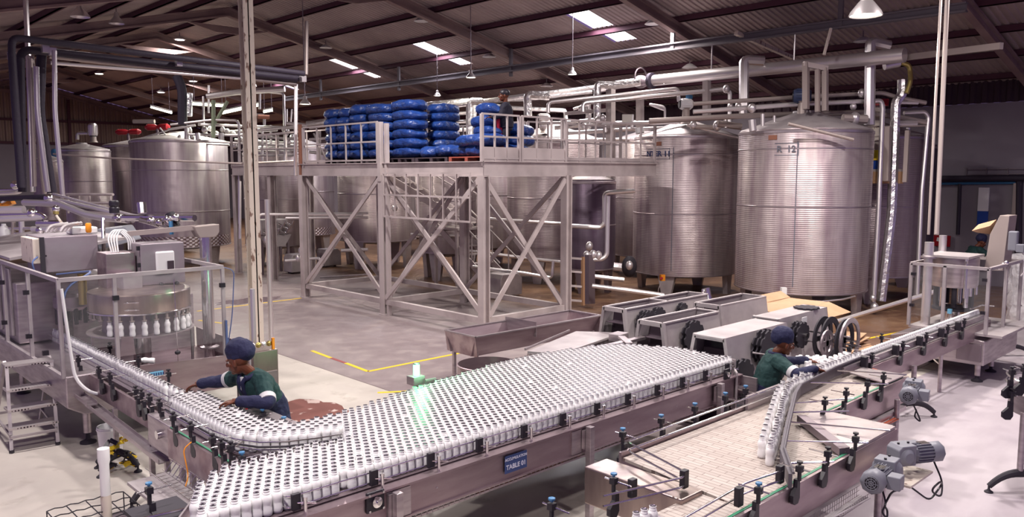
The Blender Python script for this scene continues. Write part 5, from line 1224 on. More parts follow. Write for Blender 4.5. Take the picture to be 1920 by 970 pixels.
# guards
fr = MB()
for a, b in (((FX0,FY0),(FX1,FY0)), ((FX1,FY0),(FX1,FY1)), ((FX0,FY0),(FX0,16.6))): fr.bar((*a,2.2),(*b,2.2), .045,.05)
fr.bar((FX0,FY0,.99),(FX0,16.6,.99),.045,.05)
for x, y, z in ((FX0,FY0,.98),(3.36,FY0,.98),(FX1,FY0,.9),(FX1,FY1,.6),(FX0,12.3,.98),(FX0,13.7,.98),(FX0,15.2,.98)): fr.box(x-.022,x+.022,y-.022,y+.022,z,2.2)
fr.build('guard_frame', M['steel_mat'], t, 0)
for (x0,y0),(x1,y1),z0 in (((FX0+.03,FY0),(3.34,FY0),1.3),((3.39,FY0),(FX1-.03,FY0),1.15),((FX1,FY0+.03),(FX1,FY1-.03),.96),((FX0,FY0+.03),(FX0,12.27),1.0),((FX0,12.33),(FX0,13.67),1.0),((FX0,13.73),(FX0,15.17),1.0)):
    MB().bar((x0,y0,(z0+2.17)/2),(x1,y1,(z0+2.17)/2), .008, 2.17-z0).build('clear_guard', M['acrylic'], t, 0)
for x, y, z in ((3.36,FY0-.03,1.92),(FX1-.02,FY0-.03,1.95),(FX0-.03,12.3,1.9),(FX0-.03,12.3,1.3),(FX0-.03,13.7,1.9),(FX0-.03,13.7,1.3),(FX0-.03,15.2,1.6),(FX0-.03,11.5,1.2)):
    MB().cbox((x,y,z), .07,.05,.06).build('hinge', M['black'], t, 0)
MB().tube([(4.1,FY0-.05,.98),(4.1,FY0-.05,1.28),(4.1,FY0-.03,2.1)], .005, 6).build('door_rod', M['chrome'], t); MB().ball((4.1,FY0-.05,1.1), .04,.03,.03).build('door_knob', M['black'], t)
MB().box(4.26,4.52,10.80,10.82,.78,.86).build('name_strip', M['signlight'], t, 0)
bpy.data.objects.remove(bpy.data.objects[[o.name for o in t.children if o.name.startswith('name_strip')][0]])
a_, b_ = at(277,704,Y=10.8), at(306,698,Y=10.8)
sg = thing('strip_sign', 'narrow light blue sign strip fixed low on the steel basin front', 'sign', tuple(a_))
MB().box(a_.x,b_.x,10.79,10.81,a_.z-.035,a_.z+.03).build('plate', M['signlight'], sg, 0)
mb = MB()
for k in range(6): mb.box(a_.x+.04+k*.03, a_.x+.055+k*.03, 10.785,10.79, a_.z-.02,a_.z+.015)
mb.build('lettering', M['signblue'], sg, 0)
# overhead cabinets and column of the filler
t2 = t
cb = MB().box(2.95,3.68,12.5,13.3,2.12,2.62).build('left_cabinet', M['cab'], t2, 0, .012); MB().box(2.86,2.95,12.55,13.2,2.25,2.6).build('cable_duct', M['cream'], cb, 0, .01)
MB().cyl((3.0,12.49,2.36),(3.0,12.48,2.36),.012).build('lock', M['black'], cb); MB().box(2.93,2.99,12.48,12.5,2.1,2.62).build('cabinet_seal', M['rubber'], cb, 0)
cb = MB().box(4.04,4.66,11.85,12.3,1.9,2.5).build('control_cabinet', M['cab'], t2, 0, .012)
MB().box(4.24,4.50,11.80,11.86,2.05,2.38).build('panel_plate', M['white'], cb, 0, .02); MB().box(4.39,4.48,11.785,11.80,2.12,2.24).build('display', M['pit'], cb, 0)
for z in (1.98, 2.2, 2.44): MB().box(4.0,4.04,11.86,11.9,z-.03,z+.03).build('hinge', M['black'], cb, 0)
for x in (4.30,4.52): MB().ball((x,11.82,1.9), .035,.03,.03).build('cable_gland', M['black'], cb)
MB().box(3.62,4.02,12.0,12.4,1.88,2.38).build('side_box', M['steel_x'], t2, 0, .01); MB().box(3.74,4.0,11.7,12.0,1.88,2.1).build('side_box', M['steel_mat'], t2, 0, .01)
cl = MB().cyl((4.98,11.85,.6),(4.98,11.85,2.55),.085,n=28).build('lifting_column', M['chrome'], t2); MB().lathe((4.98,11.85,.86),[(.085,0),(.14,.01),(.14,.03),(.085,.05)],28).build('collar', M['steel'], cl)
MB().prism([(4.86,2.55),(5.1,2.55),(5.16,2.62),(5.16,2.74),(4.78,2.72),(4.82,2.62)], 11.75,11.95,'y').build('column_head', M['pipe_y'], cl, 0, .01)
MB().bar((4.85,11.85,2.7),(3.95,12.3,2.62),.1,.07).build('jib_arm', M['pipe_y'], t2, 0)
MB().lathe((3.42,13.0,0),[(.2,1.5),(.24,1.55),(.24,1.7),(.2,1.75),(.001,1.75)],24).build('rinser_wheel', M['steel_dk'], t2); MB().cyl((3.5,12.7,1.6),(3.5,12.7,2.05),.06).build('rinser_column', M['brass'], t2)
for k in range(8): a = k*PI/4; MB().cyl((3.42+.2*math.cos(a),13+.2*math.sin(a),1.3),(3.42+.2*math.cos(a),13+.2*math.sin(a),1.55),.03).build('gripper', M['rubber'], t2)
MB().box(2.8,4.6,13.4,16.4,1.0,1.9).build('rear_body', M['steel'], t2, 0, .02)
for k in range(4): MB().box(2.76+.0,2.80,13.6+k*.7,14.1+k*.7,1.1,2.1).build('side_door', M['steel_mat'], t2, 0, .01)
MB().prism([(2.75,2.28),(4.4,2.5),(4.4,2.46),(2.75,2.24)], 13.4,17.0,'y').build('sloping_lid', M['steel_mat'], t2, 0)
amb = MB().lathe(at(166,430,D=11.6),[(.001,.09),(.03,.09),(.04,.07),(.04,-.03),(.03,-.05),(.001,-.05)],16).build('amber_lamp', M['amber'], t2)
MB().box(3.4,3.75,12.7,13.0,2.62,2.72).build('white_module', M['white'], t2, 0, .02)
for k in range(6): p = Vector((3.05+.06*k,12.6+.05*(k%3),2.68)); MB().tube([p, p+Vector((.05,0,.08)), p+Vector((.2,.05,.1))], .025, 8, .05).build('pneumatic_block', M['pipe'], t2)
for k in range(4): MB().tube([(3.75+.03*k,12.15,2.38),(3.72+.04*k,12.2,2.6),(3.85+.03*k,12.25,2.72),(4.0+.03*k,12.2,2.55),(4.0+.03*k,12.2,2.4)], .011, 8, .1).build('white_hose', M['white'], t2)
MB().tube([(2.9,12.5,2.35),(2.8,12.4,2.3),(2.84,12.4,2.12)], .012, 6, .1).build('blue_hose', M['bluehose'], t2)
MB().tube([(3.1,12.4,2.1),(3.3,11.6,2.2),(3.1,10.9,2.25),(2.75,10.8,2.1),(2.76,10.8,1.7)], .014, 6, .2).build('blue_hose', M['bluehose'], t2)
MB().tube([(2.74,10.8,2.1),(2.78,10.78,1.5),(2.82,10.75,.95),(3.0,10.6,.75),(3.3,10.5,.82)], .02, 8, .2).build('white_hose', M['white'], t2)
MB().tube([(FX1,10.85,2.2),(FX1+.15,10.8,2.15),(FX1+.1,10.8,1.5),(FX1,10.8,1.0)], .008, 6, .2).build('blue_hose', M['bluehose'], t2); MB().box(FX1+.0,FX1+.025,10.80,10.83,.95,1.45).build('blue_strip', M['bluehose'], t2, 0)
# things round the filler
t = thing('utility_cabinet', 'steel cabinet with valves standing behind the worker by the cream column', 'cabinet', (4.5, 9.2, 0))
MB().box(4.3,4.63,9.0,9.3,.0,1.36).build('body', M['drum'], t, 0, .012); MB().box(4.32,4.61,8.985,9.0,.3,1.1).build('door', M['steel_x'], t, 0, .004)
for px in (484,): MB().tube([(4.42,9.2,1.38),(4.42,9.2,2.1)], .03, 10).build('riser', M['pipe'], t)
for k in range(4): MB().ball((4.33+.07*k,9.05,1.43), .035).build('valve', M['brass' if k % 2 else 'pipe'], t)
MB().box(4.56,4.59,9.0,9.03,1.36,1.5).build('handle', M['amber'], t, 0)
MB().tube([(4.28,9.0,1.4),(4.18,8.95,1.35),(4.15,8.95,1.1),(4.2,8.95,.5)], .018, 8, .1).build('red_hose', M['red'], t); MB().tube([(4.24,8.95,1.3),(4.22,8.93,.5)], .015, 8).build('clear_hose', M['pipe'], t)
bt = bottle_obj(*at(297,668,D=9.9), 'none', 'white bottle tipped over inside the filler basin', 'fallen bottle', rot=(0,1.45,2.6)) 
bt.location = (3.85, 10.95, 1.0)
# step ladder
t = thing('step_stool', 'four step steel ladder with perforated treads at the lower left', 'steps', (2.5, 12, 0))
F = [(2.23,11.43),(2.74,11.38)]; B = [(2.3,12.75),(2.84,12.65)]
def lerp2(a, b, k): return (a[0]+(b[0]-a[0])*k, a[1]+(b[1]-a[1])*k)
top = [(2.30,11.75),(2.80,11.70)]; topb = [(2.33,12.0),(2.84,11.95)]
for s in (0,1):
    MB().bar((*F[s],0),(*top[s],1.05),.04,.05).build('front_rail', M['steel_mat'], t, 0); MB().bar((*B[s],0),(*topb[s],1.05),.04,.05).build('rear_rail', M['steel_mat'], t, 0)
    MB().bar((*lerp2(F[s],B[s],.02),.22),(*B[s],.22),.025,.025).build('side_tie', M['steel_mat'], t, 0); MB().lathe((*F[s],0),[(.001,0),(.03,0),(.03,.04),(.001,.04)],10).build('rubber_foot', M['rubber'], t)
for k, z in enumerate((.30,.52,.76,1.06)):
    a = lerp2(F[0],top[0],z/1.05); b = lerp2(F[1],top[1],z/1.05)
    MB().prism([(a[0]-.02,a[1]-.04),(b[0]+.02,b[1]-.04),(b[0]+.02,b[1]+.20),(a[0]-.02,a[1]+.20)], z-.03, z).build('tread', M['perf'], t, 0)
MB().bar((*F[0],.2),(*F[1],.2),.03,.03).build('cross_tie', M['steel_mat'], t, 0); MB().bar((*B[0],.2),(*B[1],.2),.03,.03).build('cross_tie', M['steel_mat'], t, 0)
# bucket
bk = at(205, 858, z=0) + Vector((.05,.08,0))
t = thing('bucket', 'white plastic bucket standing on the floor under the infeed conveyor', 'bucket', (bk.x, bk.y, 0))
MB().lathe((bk.x,bk.y,0),[(.001,.005),(.125,.0),(.15,.33),(.158,.335),(.158,.35),(.15,.352),(.155,.37),(.15,.375),(.143,.37),(.12,.02),(.001,.02)],32).build('pail', M['white'], t, 40)
MB().tube([(bk.x+.155*math.cos(a),bk.y+.155*math.sin(a),.34-.07*math.sin((a+1.2)/2.6*PI)) for a in [-1.2+2.6*k/12 for k in range(13)]], .004, 6).build('handle', M['steel'], t)
# striped tape bundle
tb = at(240, 860, z=.1)
t = thing('hazard_tape', 'crumpled yellow and black tape tied round the conveyor foot', 'tape', tuple(tb))
for k in range(14):
    a = rnd.uniform(0,6.28); q = Vector((3.02,9.85,.27)) + Vector((.1*math.cos(a), .1*math.sin(a), rnd.uniform(-.22,.1)))
    pts = [q + Vector((rnd.uniform(-.09,.09), rnd.uniform(-.09,.09), rnd.uniform(-.04,.04))) for _ in range(5)]
    mb = MB()
    for i in range(4): mb.bar(pts[i], pts[i+1], .05, .006, (rnd.uniform(-1,1),rnd.uniform(-1,1),.6))
    mb.build('tape_loop', M['yellow'] if k % 4 else M['black'], t, 0)
# clear tube and wire crate at the bottom left
tu = at(200, 960, z=.25)
t = thing('dosing_tube', 'tall translucent tube with pale liquid standing at the bottom left', 'tube', (tu.x, tu.y, 0))
MB().lathe((tu.x,tu.y,0),[(.001,.0),(.045,.0),(.045,.72),(.055,.76),(.055,.88),(.001,.88)],24).build('tube_body', M['white'], t, 40)
MB().lathe((tu.x,tu.y,0),[(.047,.05),(.047,.42)],24).build('liquid_band', M['cream'], t)
wc = at(180, 965, z=.22)
t = thing('wire_crate', 'low black wire crate on the floor at the bottom left corner', 'crate', (wc.x, wc.y, 0))
mb = MB()
for k in range(4): y = wc.y-.3+k*.2; mb.tube([(wc.x-.35+.07*i, y, .26+.012*(i%2)) for i in range(11)], .006, 5); mb.tube([(wc.x-.35,y,.26),(wc.x-.35,y,.06)], .006, 5); mb.tube([(wc.x+.35,y,.26),(wc.x+.35,y,.06)], .006, 5); mb.tube([(wc.x-.35,y,.06),(wc.x+.35,y,.06)],.006,5)
for k in range(5): x = wc.x-.35+k*.175; mb.tube([(x,wc.y-.3,.26),(x,wc.y+.3,.26)], .006, 5); mb.tube([(x,wc.y-.3,.06),(x,wc.y+.3,.06)], .006, 5)
mb.build('wires', M['rubber'], t); MB().box(wc.x-.4,wc.x+.5,wc.y-.35,wc.y+.35,.0,.05).build('base_plate', M['steel_dk'], t, 0, .01)

# pipes sweeping over the filling machine
t = thing('supply_pipe_group', 'bright steel supply pipes slanting down over the filling machine at the left edge', 'pipework', tuple(at(120,390,D=14)))
run(t, [(-20,374,15),(95,369,14.5)], 14, .05, 'insul', name='insulated_pipe')
for pts, r, m in [([(95,372,14.5),(200,396,13.2),(250,414,12.6)], .035, 'pipe'), ([(45,380,14.5),(110,382,14.2),(160,402,13.5),(190,408,13.3),(240,412,12.6)], .06, 'pipe'), ([(70,380,14.8),(150,392,14),(230,410,12.8)], .055, 'pipe_y'),
    ([(100,364,14.5),(250,404,13),(330,412,12)], .022, 'pipe'), ([(230,409,12.6),(365,409,12)], .05, 'chrome'), ([(-10,395,13),(45,394,13)], .07, 'pipe'), ([(-10,405,13),(75,402,13),(85,410,13)], .04, 'chrome'), ([(-10,412,13),(80,408,13)], .05, 'pipe'),
    ([(-10,358,16),(38,357,16),(28,350,16)], .04, 'chrome'), ([(-10,363,15.5),(36,361,15.5),(44,350,16)], .04, 'pipe'), ([(193,410,13),(195,485,12.8)], .03, 'chrome'), ([(265,380,12.4),(267,400,12.4)], .07, 'chrome'), ([(118,428,13),(60,430,13)], .05, 'pipe'), ([(70,420,13),(115,420,13)], .06, 'chrome'),
    ([(106,396,13),(104,402,13),(125,432,12.8)], .02, 'cream'), ([(-10,430,15),(70,428,15)], .035, 'pipe'), ([(-10,440,15),(75,438,15)], .035, 'pipe'), ([(25,415,15),(25,445,15)], .04, 'pipe_y'), ([(40,412,15),(41,440,15)], .05, 'pipe'), ([(320,415,12),(322,440,12)], .03, 'bluecap'),
    ([(262,412,12.2),(285,418,12.2),(320,430,12.2)], .04, 'chrome')]:
    run(t, pts, 13, r, m)
for px, py, D, r in ((30,348,16,.1),(105,392,13,.06),(222,409,12.6,.07),(283,414,12.2,.06),(300,418,12.2,.07),(315,412,12.1,.06),(330,408,12.1,.06),(92,372,14.3,.09),(75,432,13,.07),(60,400,13,.08)): MB().ball(at(px,py,D=D), r,r,r).build('valve', M['chrome'], t)
MB().cyl(at(318,400,D=12.2), at(330,425,D=12.2), .07).build('black_hose_end', M['black'], t); MB().cyl(at(105,388,D=13), at(105,402,D=13), .045).build('brass_knob', M['brass'], t)
t = thing('black_beacon', 'small black beacon standing in front of the left dimpled tank', 'beacon', tuple(at(214,400,D=12.8)))
p = at(214, 388, D=12.8); MB().lathe(p, [(.001,.1),(.06,.1),(.075,.08),(.075,.02),(.06,0),(.075,-.02),(.075,-.1),(.001,-.1)], 16).build('body', M['black'], t)
t = thing('orange_guard', 'orange striped plastic piece at the far left edge above the pipes', 'guard', tuple(at(16,384,D=15)))
MB().bar(at(3,388,D=15), at(24,378,D=15), .15,.1).build('orange_body', M['amber'], t, 0); MB().bar(at(5,380,D=14.9), at(12,376,D=14.9), .1,.03).build('white_stripe', M['white'], t, 0)
t = thing('white_jug', 'white plastic jug at the left edge behind the filling machine', 'jug', tuple(at(8,445,D=15)))
p = at(8, 440, D=15); MB().lathe(p, [(.001,-.12),(.13,-.12),(.14,-.02),(.11,.1),(.04,.17),(.04,.2),(.001,.2)], 20).build('jug_body', M['white'], t)
t = thing('cloth_cover', 'grey sheet draped over equipment behind the steel cabinets of the filler', 'cover', tuple(at(215,440,D=14.5)))
a = [at(180,430,D=14.6), at(232,424,D=14.9), at(250,452,D=14.6), at(182,470,D=14.4)]
MB().add([*a, *[p+Vector((.3,.4,0)) for p in a]], [(0,1,2,3),(7,6,5,4),(0,4,5,1),(1,5,6,2),(2,6,7,3),(3,7,4,0)]).build('sheet', M['motor'], t, 0, .03)
t = thing('guard_rail_section', 'pale grey low safety rail in front of the small left tank', 'railing', tuple(at(180,400,D=26)))
mb = MB()
for py in (365, 381): mb.tube([at(125,py,D=26), at(212,py,D=24)], .04, 8)
for k in range(5): px = 128+k*20; mb.tube([at(px,364,D=26-k*.4), at(px,400,D=26-k*.4)], .035, 8)
mb.build('rails', M['galv'], t)

# ================================================================ MIDDLE GROUND
t = thing('steel_trough', 'long open steel trough standing behind the green beacon', 'trough', (9.5, 9.7, 0))
z1, z0 = .95, .62; A = at(868,632,z=z1); B = at(1117,590,z=z1); Dv = Vector((.0, 1.05, 0)); bk_ = at(1117,590,z=z1)+Vector((.1,.9,0))
a0, a1 = Vector((8.15,9.35,0)), Vector((11.05,9.25,0)); W_ = Vector((0,.75,0)); 
mb = MB()
def wall(p, q, zt, zb, ins): mb.add([p+Vector((0,0,zt)), q+Vector((0,0,zt)), q+ins+Vector((0,0,zb)), p+ins+Vector((0,0,zb))], [(0,1,2,3)])
i_ = Vector((0,.12,0))
wall(a0, a1, z1, z0, i_); wall(a0+W_, a1+W_, z1, z0, -i_); wall(a0, a0+W_, z1, z0, Vector((.05,0,0))); wall(a1, a1+W_, z1, z0, Vector((-.05,0,0)))
mb.add([a0+i_+Vector((.05,0,z0)), a1+i_+Vector((-.05,0,z0)), a1+W_-i_+Vector((-.05,0,z0)), a0+W_-i_+Vector((.05,0,z0))], [(0,1,2,3)])
o = mb.build('trough_body', M['steel_x'], t, 0); sm_ = o.modifiers.new('thickness', 'SOLIDIFY'); sm_.thickness = .012
mb = MB()
for p, q in ((a0,a1),(a1,a1+W_),(a1+W_,a0+W_),(a0+W_,a0)): mb.bar(p+Vector((0,0,z1)), q+Vector((0,0,z1)), .05,.02)
mb.bar(a0.lerp(a1,.45)+Vector((0,0,z1-.05)), a0.lerp(a1,.45)+W_+Vector((0,0,z1-.05)), .015, .25); mb.build('rim', M['steel'], t, 0)
for p in (a0+Vector((.1,.1,0)), a1+Vector((-.1,.1,0)), a0+W_+Vector((.1,-.1,0)), a1+W_+Vector((-.1,-.1,0))): post(t, p.x, p.y, z0+.05, .05)
t = thing('mesh_sided_table', 'grey sheet topped box with perforated sides behind the far end of the bottle table', 'box', (8.7, 8.2, 0))
MB().prism([(8.0,8.05),(9.6,8.55),(9.95,8.1),(9.95,7.95),(8.2,7.6)], .93, .96).build('lid', M['steel_mat'], t, 0)
MB().box(8.0,8.02,7.65,8.05,.3,.93).build('perforated_side', M['mesh'], t, 0); MB().bar((8.0,7.66,.6),(9.9,7.98,.6),.01,.66).build('perforated_side', M['mesh'], t, 0)
for x, y in ((8.02,7.66),(8.02,8.03),(9.85,7.98),(9.55,8.5)): post(t, x, y, .93, .05)
MB().bar((8.0,8.1,.98),(9.5,8.6,.98),.02,.03).build('edge_rail', M['steel'], t, 0)
t = thing('steel_drum', 'open shallow steel drum behind the bottle table under the trough', 'drum', (7.6, 8.45, 0))
dc = at(915, 683, z=.9); R_ = .42
MB().lathe((dc.x,dc.y,0),[(.001,.35),(R_-.01,.35),(R_,.37),(R_,.9),(R_+.012,.905),(R_-.008,.91),(R_-.012,.4),(.001,.38)],48).build('drum_wall', M['steel_x'], t, 40)
for k in range(3): a = k*2.1; post(t, dc.x+.3*math.cos(a), dc.y+.3*math.sin(a), .36, .04)
t = thing('side_conveyor_arm', 'small steel bracket arm meeting the rounded far end of the bottle table', 'bracket', (9.6,7.2,0))
MB().bar(at(1130,652,z=1.1), at(1207,633,z=1.1), .1,.04).bar(at(1165,632,z=1.12), at(1180,645,z=1.12), .1,.03).build('arm', M['steel'], t, 0); q = at(1160,632,z=1.05); MB().cbox(q, .25,.2,.12, Euler((0,0,.1))).build('motor_box', M['steel'], t, 0, .01); post(t, q.x, q.y, 1.0, .05)
# trapezoid housings
def star_wheel(t, c, r, n, m='rubber', teeth=9, th=.02, ang=0.):
    poly = []
    for k in range(teeth*8):
        a = 2*PI*k/(teeth*8); f = (k % 8)/8; rr = r - .13*r*max(0, math.sin(f*2*PI))**.6 if f < .5 else r
        poly.append((c[0]+rr*math.cos(a+ang), c[2]+rr*math.sin(a+ang)))
    for i in range(n):
        o = MB().prism(poly, c[1]-.03-i*.06, c[1]-.03-i*.06-th, 'y').build('star_wheel', M[m], t, 0)
    y1 = c[1]-.03-n*.06
    MB().cyl((c[0],c[1],c[2]),(c[0],y1-.02,c[2]),.03).build('wheel_hub', M['chrome'], t)
    MB().tube([(c[0]+.45*r,c[1],c[2]-.5*r),(c[0]+.45*r,y1-.06,c[2]-.5*r)], .012, 8).build('wheel_pin', M['chrome'], t)
def housing(label, x0, x1, y0, y1, ztop, open_, flare=.16, wheels=(), zb=.05, div=False):
    t = thing('star_wheel_housing', label, 'housing', ((x0+x1)/2, (y0+y1)/2, 0), 'trapezoid steel housings')
    f = flare; z0, z1 = zb, ztop
    P8 = lambda x: [(y0-f, z0), (y1+f, z0), (y1, z1), (y0, z1)]
    mb = MB(); th = .015
    for s, (ya, yb) in ((0,(y0-f,y0)),(1,(y1+f,y1))):
        mb.add([(x0,ya,z0),(x1,ya,z0),(x1,yb,z1),(x0,yb,z1)], [(0,1,2,3)])
    mb.add([(x1,y0-f,z0),(x1,y1+f,z0),(x1,y1,z1),(x1,y0,z1)], [(0,1,2,3)])
    if not open_: mb.add([(x0-.05,y0,z1),(x1,y0,z1),(x1,y1,z1),(x0-.05,y1,z1)], [(0,1,2,3)])
    o = mb.build('shell', M['steel_mat'], t, 0); so = o.modifiers.new('thickness','SOLIDIFY'); so.thickness = .02
    mb = MB(); w = .06
    for (ya,za),(yb,zb_) in (((y0-f,z0),(y0,z1)), ((y1+f,z0),(y1,z1)), ((y0,z1-.03),(y1,z1-.03)), ((y0-f,z0+.03),(y1+f,z0+.03))): mb.bar((x0,ya,za),(x0,yb,zb_), .05,w,(1,0,0))
    mb.build('end_frame', M['steel_mat'], t, 0)
    MB().add([(x0+.25,y0-f*.9,z0),(x0+.25,y1+f*.9,z0),(x0+.25,y1,z1-.06),(x0+.25,y0,z1-.06)],[(0,1,2,3)]).build('shade_plate', M['pit'], t, 0)  # dark sheet standing in for the shade inside the open end
    if open_:
        mb = MB()
        for a, b in (((x0,y0),(x1,y0)),((x0,y1),(x1,y1)),((x1,y0),(x1,y1)),((x0,y0),(x0,y1)))+(((((x0+x1)/2,y0),((x0+x1)/2,y1)),) if div else ()): mb.bar((*a,z1),(*b,z1),.05,.02)
        mb.build('rim', M['steel_mat'], t, 0)
        MB().box(x0+.02,x1-.02,y0+.02,y1-.02,z1-.25,z1-.24).build('shade_floor', M['pit'], t, 0)  # near-black sheet painted as the shade below the open top
    for (x, zf, r, n) in wheels:
        y = y0 - f*(z1-zf)/(z1-z0) ; star_wheel(t, (x, y, zf), r, n)
    return t
housing('trapezoid steel housing farthest back left, open on top with two star wheels', 9.95,12.3,7.85,8.25,1.36,True,.2,((10.35,1.12,.2,3),(10.7,1.15,.18,2),(11.4,1.2,.12,2)), div=True)
housing('middle trapezoid housing open on top with one black star wheel', 9.4,10.85,6.72,7.12,1.36,True,.2,((10.0,1.10,.25,2),))
housing('trapezoid housing without a wheel, standing behind between tank 12 and the worker', 11.35,12.8,7.0,7.45,1.36,True,.2,())
t = housing('flat topped trapezoid housing nearest the camera beside the bottle table end', 9.15,10.75,5.55,6.0,1.36,False,.24,((9.95,1.12,.27,3),(9.3,.82,.27,2)))
MB().tube([(9.6,5.4,1.12),(9.6,5.1,1.12)], .014, 8).build('pin', M['chrome'], t); MB().tube([(9.85,5.3,.6),(9.85,5.0,.6)], .014, 8).build('pin', M['chrome'], t)
t = housing('flat topped trapezoid housing behind the right worker carrying large wheels', 10.95,12.5,5.75,6.15,1.36,False,.2,((11.3,1.10,.2,3),))
star_poly = [(12.1+ (.17 if k%4<2 else .2)*math.cos(2*PI*k/48), 5.9+(.17 if k%4<2 else .2)*math.sin(2*PI*k/48)*1.0) for k in range(48)]
MB().prism(star_poly, 1.37,1.39).build('flat_star_wheel', M['rubber'], t, 0); MB().box(11.45,11.6,5.64,5.65,1.2,1.33).build('white_tag', M['white'], t, 0)
for k, (x, y, r, m) in enumerate(((11.75,5.45,.32,'rubber'),(11.8,5.36,.32,'rubber'),(11.75,5.12,.32,'rubber'),(11.35,5.2,.2,'steel'))):
    mb = MB(); mb.lathe((x,y,1.02),[(r,-.012),(r,.012),(r*.72,.012),(r*.72,-.012),(r,-.012)],40,axis='y'); mb.cbox((x,y,1.02), .08,.02,2*r*.8).cbox((x,y,1.02), 2*r*.8,.02,.08)
    mb.build('ring_wheel', M[m], t, 30)
mb = MB().lathe((11.78,5.05,1.02),[(.345,-.01),(.345,.015),(.27,.015),(.27,-.01),(.345,-.01)],40,axis='y'); mb.build('steel_ring', M['steel'], t, 30)
for dx, dz in ((-.2,.1),(.2,-.1),(0,0)): MB().tube([(11.75+dx,5.6,1.02+dz),(11.75+dx,4.95,1.02+dz)], .014, 8).build('wheel_pin', M['chrome'], t)
t = thing('bent_steel_chute', 'shiny bent steel chute between the housings below tank 11', 'chute', (12.2,8.0,0))
MB().tube([at(1270,590,D=16.5), at(1310,580,D=16.5), at(1322,555,D=16.5), at(1320,542,D=16.5)], [.05,.12,.08,.05], 14).tube([at(1330,575,D=16.4), at(1328,555,D=16.4), at(1326,540,D=16.4)], [.12,.06,.05], 14).build('chute_body', M['chrome'], t); MB().tube([at(1292,580,D=16.3), at(1296,565,D=16.3), at(1300,575,D=16.3)], .04, 8).build('hook', M['chrome'], t)
q = at(1310,590,D=16.5); post(t, q.x, q.y, q.z, .05)
MB().tube([(12.9,7.2,.9),(13.4,7.2,.9)], .06, 10).tube([(13.0,7.2,.9),(13.0,7.2,0)], .04, 8).build('chute_pipe', M['chrome'], t)
# cardboard boxes
t = thing('cardboard_box', 'large open cardboard box with a raised flap at the foot of tank 12', 'box', (13.9,7.2,0), 'cardboard boxes')
bx0 = at(1490,570,z=1.3)
def obox_(t, c, sx, sy, z0, z1, rz, m='card', name='walls', open_=True):
    c = Vector(c); mb = MB(); R2 = Matrix.Rotation(rz,3,'Z'); th = .012
    if open_:
        for a, b, e, f in ((-sx/2,sx/2,-sy/2,-sy/2+th),(-sx/2,sx/2,sy/2-th,sy/2),(-sx/2,-sx/2+th,-sy/2,sy/2),(sx/2-th,sx/2,-sy/2,sy/2)): mb.box(a,b,e,f,z0,z1)
        mb.box(-sx/2,sx/2,-sy/2,sy/2,z0,z0+th)
    else: mb.box(-sx/2,sx/2,-sy/2,sy/2,z0,z1)
    for i in range(len(mb.v)): v = R2 @ Vector((mb.v[i].x, mb.v[i].y, 0)); mb.v[i] = Vector((c.x+v.x, c.y+v.y, mb.v[i].z))
    return mb.build(name, M[m], t, 0)
obox_(t, (14.0,7.0,0), .9,.75,.5,1.12, .05)
def flap(t, p, q, d, m='card'): MB().add([p,q,q+d,p+d, p+Vector((0,0,.01)),q+Vector((0,0,.01)),q+d+Vector((0,0,.01)),p+d+Vector((0,0,.01))],[(0,3,2,1),(4,5,6,7),(0,1,5,4),(1,2,6,5),(2,3,7,6),(3,0,4,7)]).build('flap', M[m], t, 0)
flap(t, Vector((13.55,7.38,1.12)), Vector((13.55,6.62,1.12)), Vector((-.25,0,-.12))); flap(t, Vector((14.45,6.62,1.12)), Vector((13.55,6.62,1.12)), Vector((.05,-.4,-.15))); flap(t, Vector((13.55,7.38,1.12)), Vector((14.45,7.38,1.12)), Vector((0,.2,.1)))
MB().box(13.55,14.45,6.62,7.38,1.09,1.12).build('top', M['card'], t, 0)
t = thing('cardboard_box', 'closed cardboard box carrying the large open box', 'box', (14.0,7.0,0), 'cardboard boxes'); obox_(t, (14.0,6.95,0), .85,.8,0,.5,.1,open_=False)
for k in range(4):
    t = thing('flat_cardboard', ['lowest','second','third','topmost'][k] + ' folded cardboard sheet of the pile right of the big ring wheels', 'cardboard', (14.3,6.0,.3+.03*k), 'folded cardboard sheets')
    obox_(t, (14.0+.04*k,6.05+.05*(k%2),0), .75,.5,.46+.05*k,.475+.05*k, .1*k-.1, open_=False, name='sheet', m='card')
t = thing('cardboard_box', 'small cardboard box on the floor under the folded sheets', 'box', (14.0,6.0,0), 'cardboard boxes'); obox_(t, (13.95,6.0,0), .75,.6,0,.46,-.1,open_=False); MB().cbox((13.6,5.68,.3), .08,.005,.05).build('white_mark', M['white'], t)

# ================================================================ CAPPING TOWER (right)
t = thing('capping_machine', 'boxed capping machine with clear guards and tall hopper at the right', 'machine', (15.5, 4.8, 0))
X0, X1, Y0_, Y1_ = 14.75, 16.6, 4.08, 5.3
MB().prism([(Y0_,.30),(Y1_+.3,.30),(Y1_+.3,.62),(Y1_-.4,.82),(Y0_,.72)], X0, X1, 'x').build('base_cabinet', M['steel'], t, 0, .015)
MB().box(X0-.02,X0,4.12,4.5,.36,.66).build('inspection_door', M['steel_dk'], t, 0, .01); MB().box(X0-.05,X0-.02,4.75,4.85,.45,.75).build('switch', M['black'], t, 0, .01)
MB().tube([(X0-.03,4.85,.66),(X0-.06,4.95,.5),(X0-.05,4.85,.3),(X0-.04,4.7,.2)], .012, 6, .1).build('cable', M['cream'], t)
MB().prism([(X0,Y0_-.25),(X1,Y0_-.25),(X1,Y1_),(X0,Y1_)], .80,.84).build('table_plate', M['steel_mat'], t, 0)
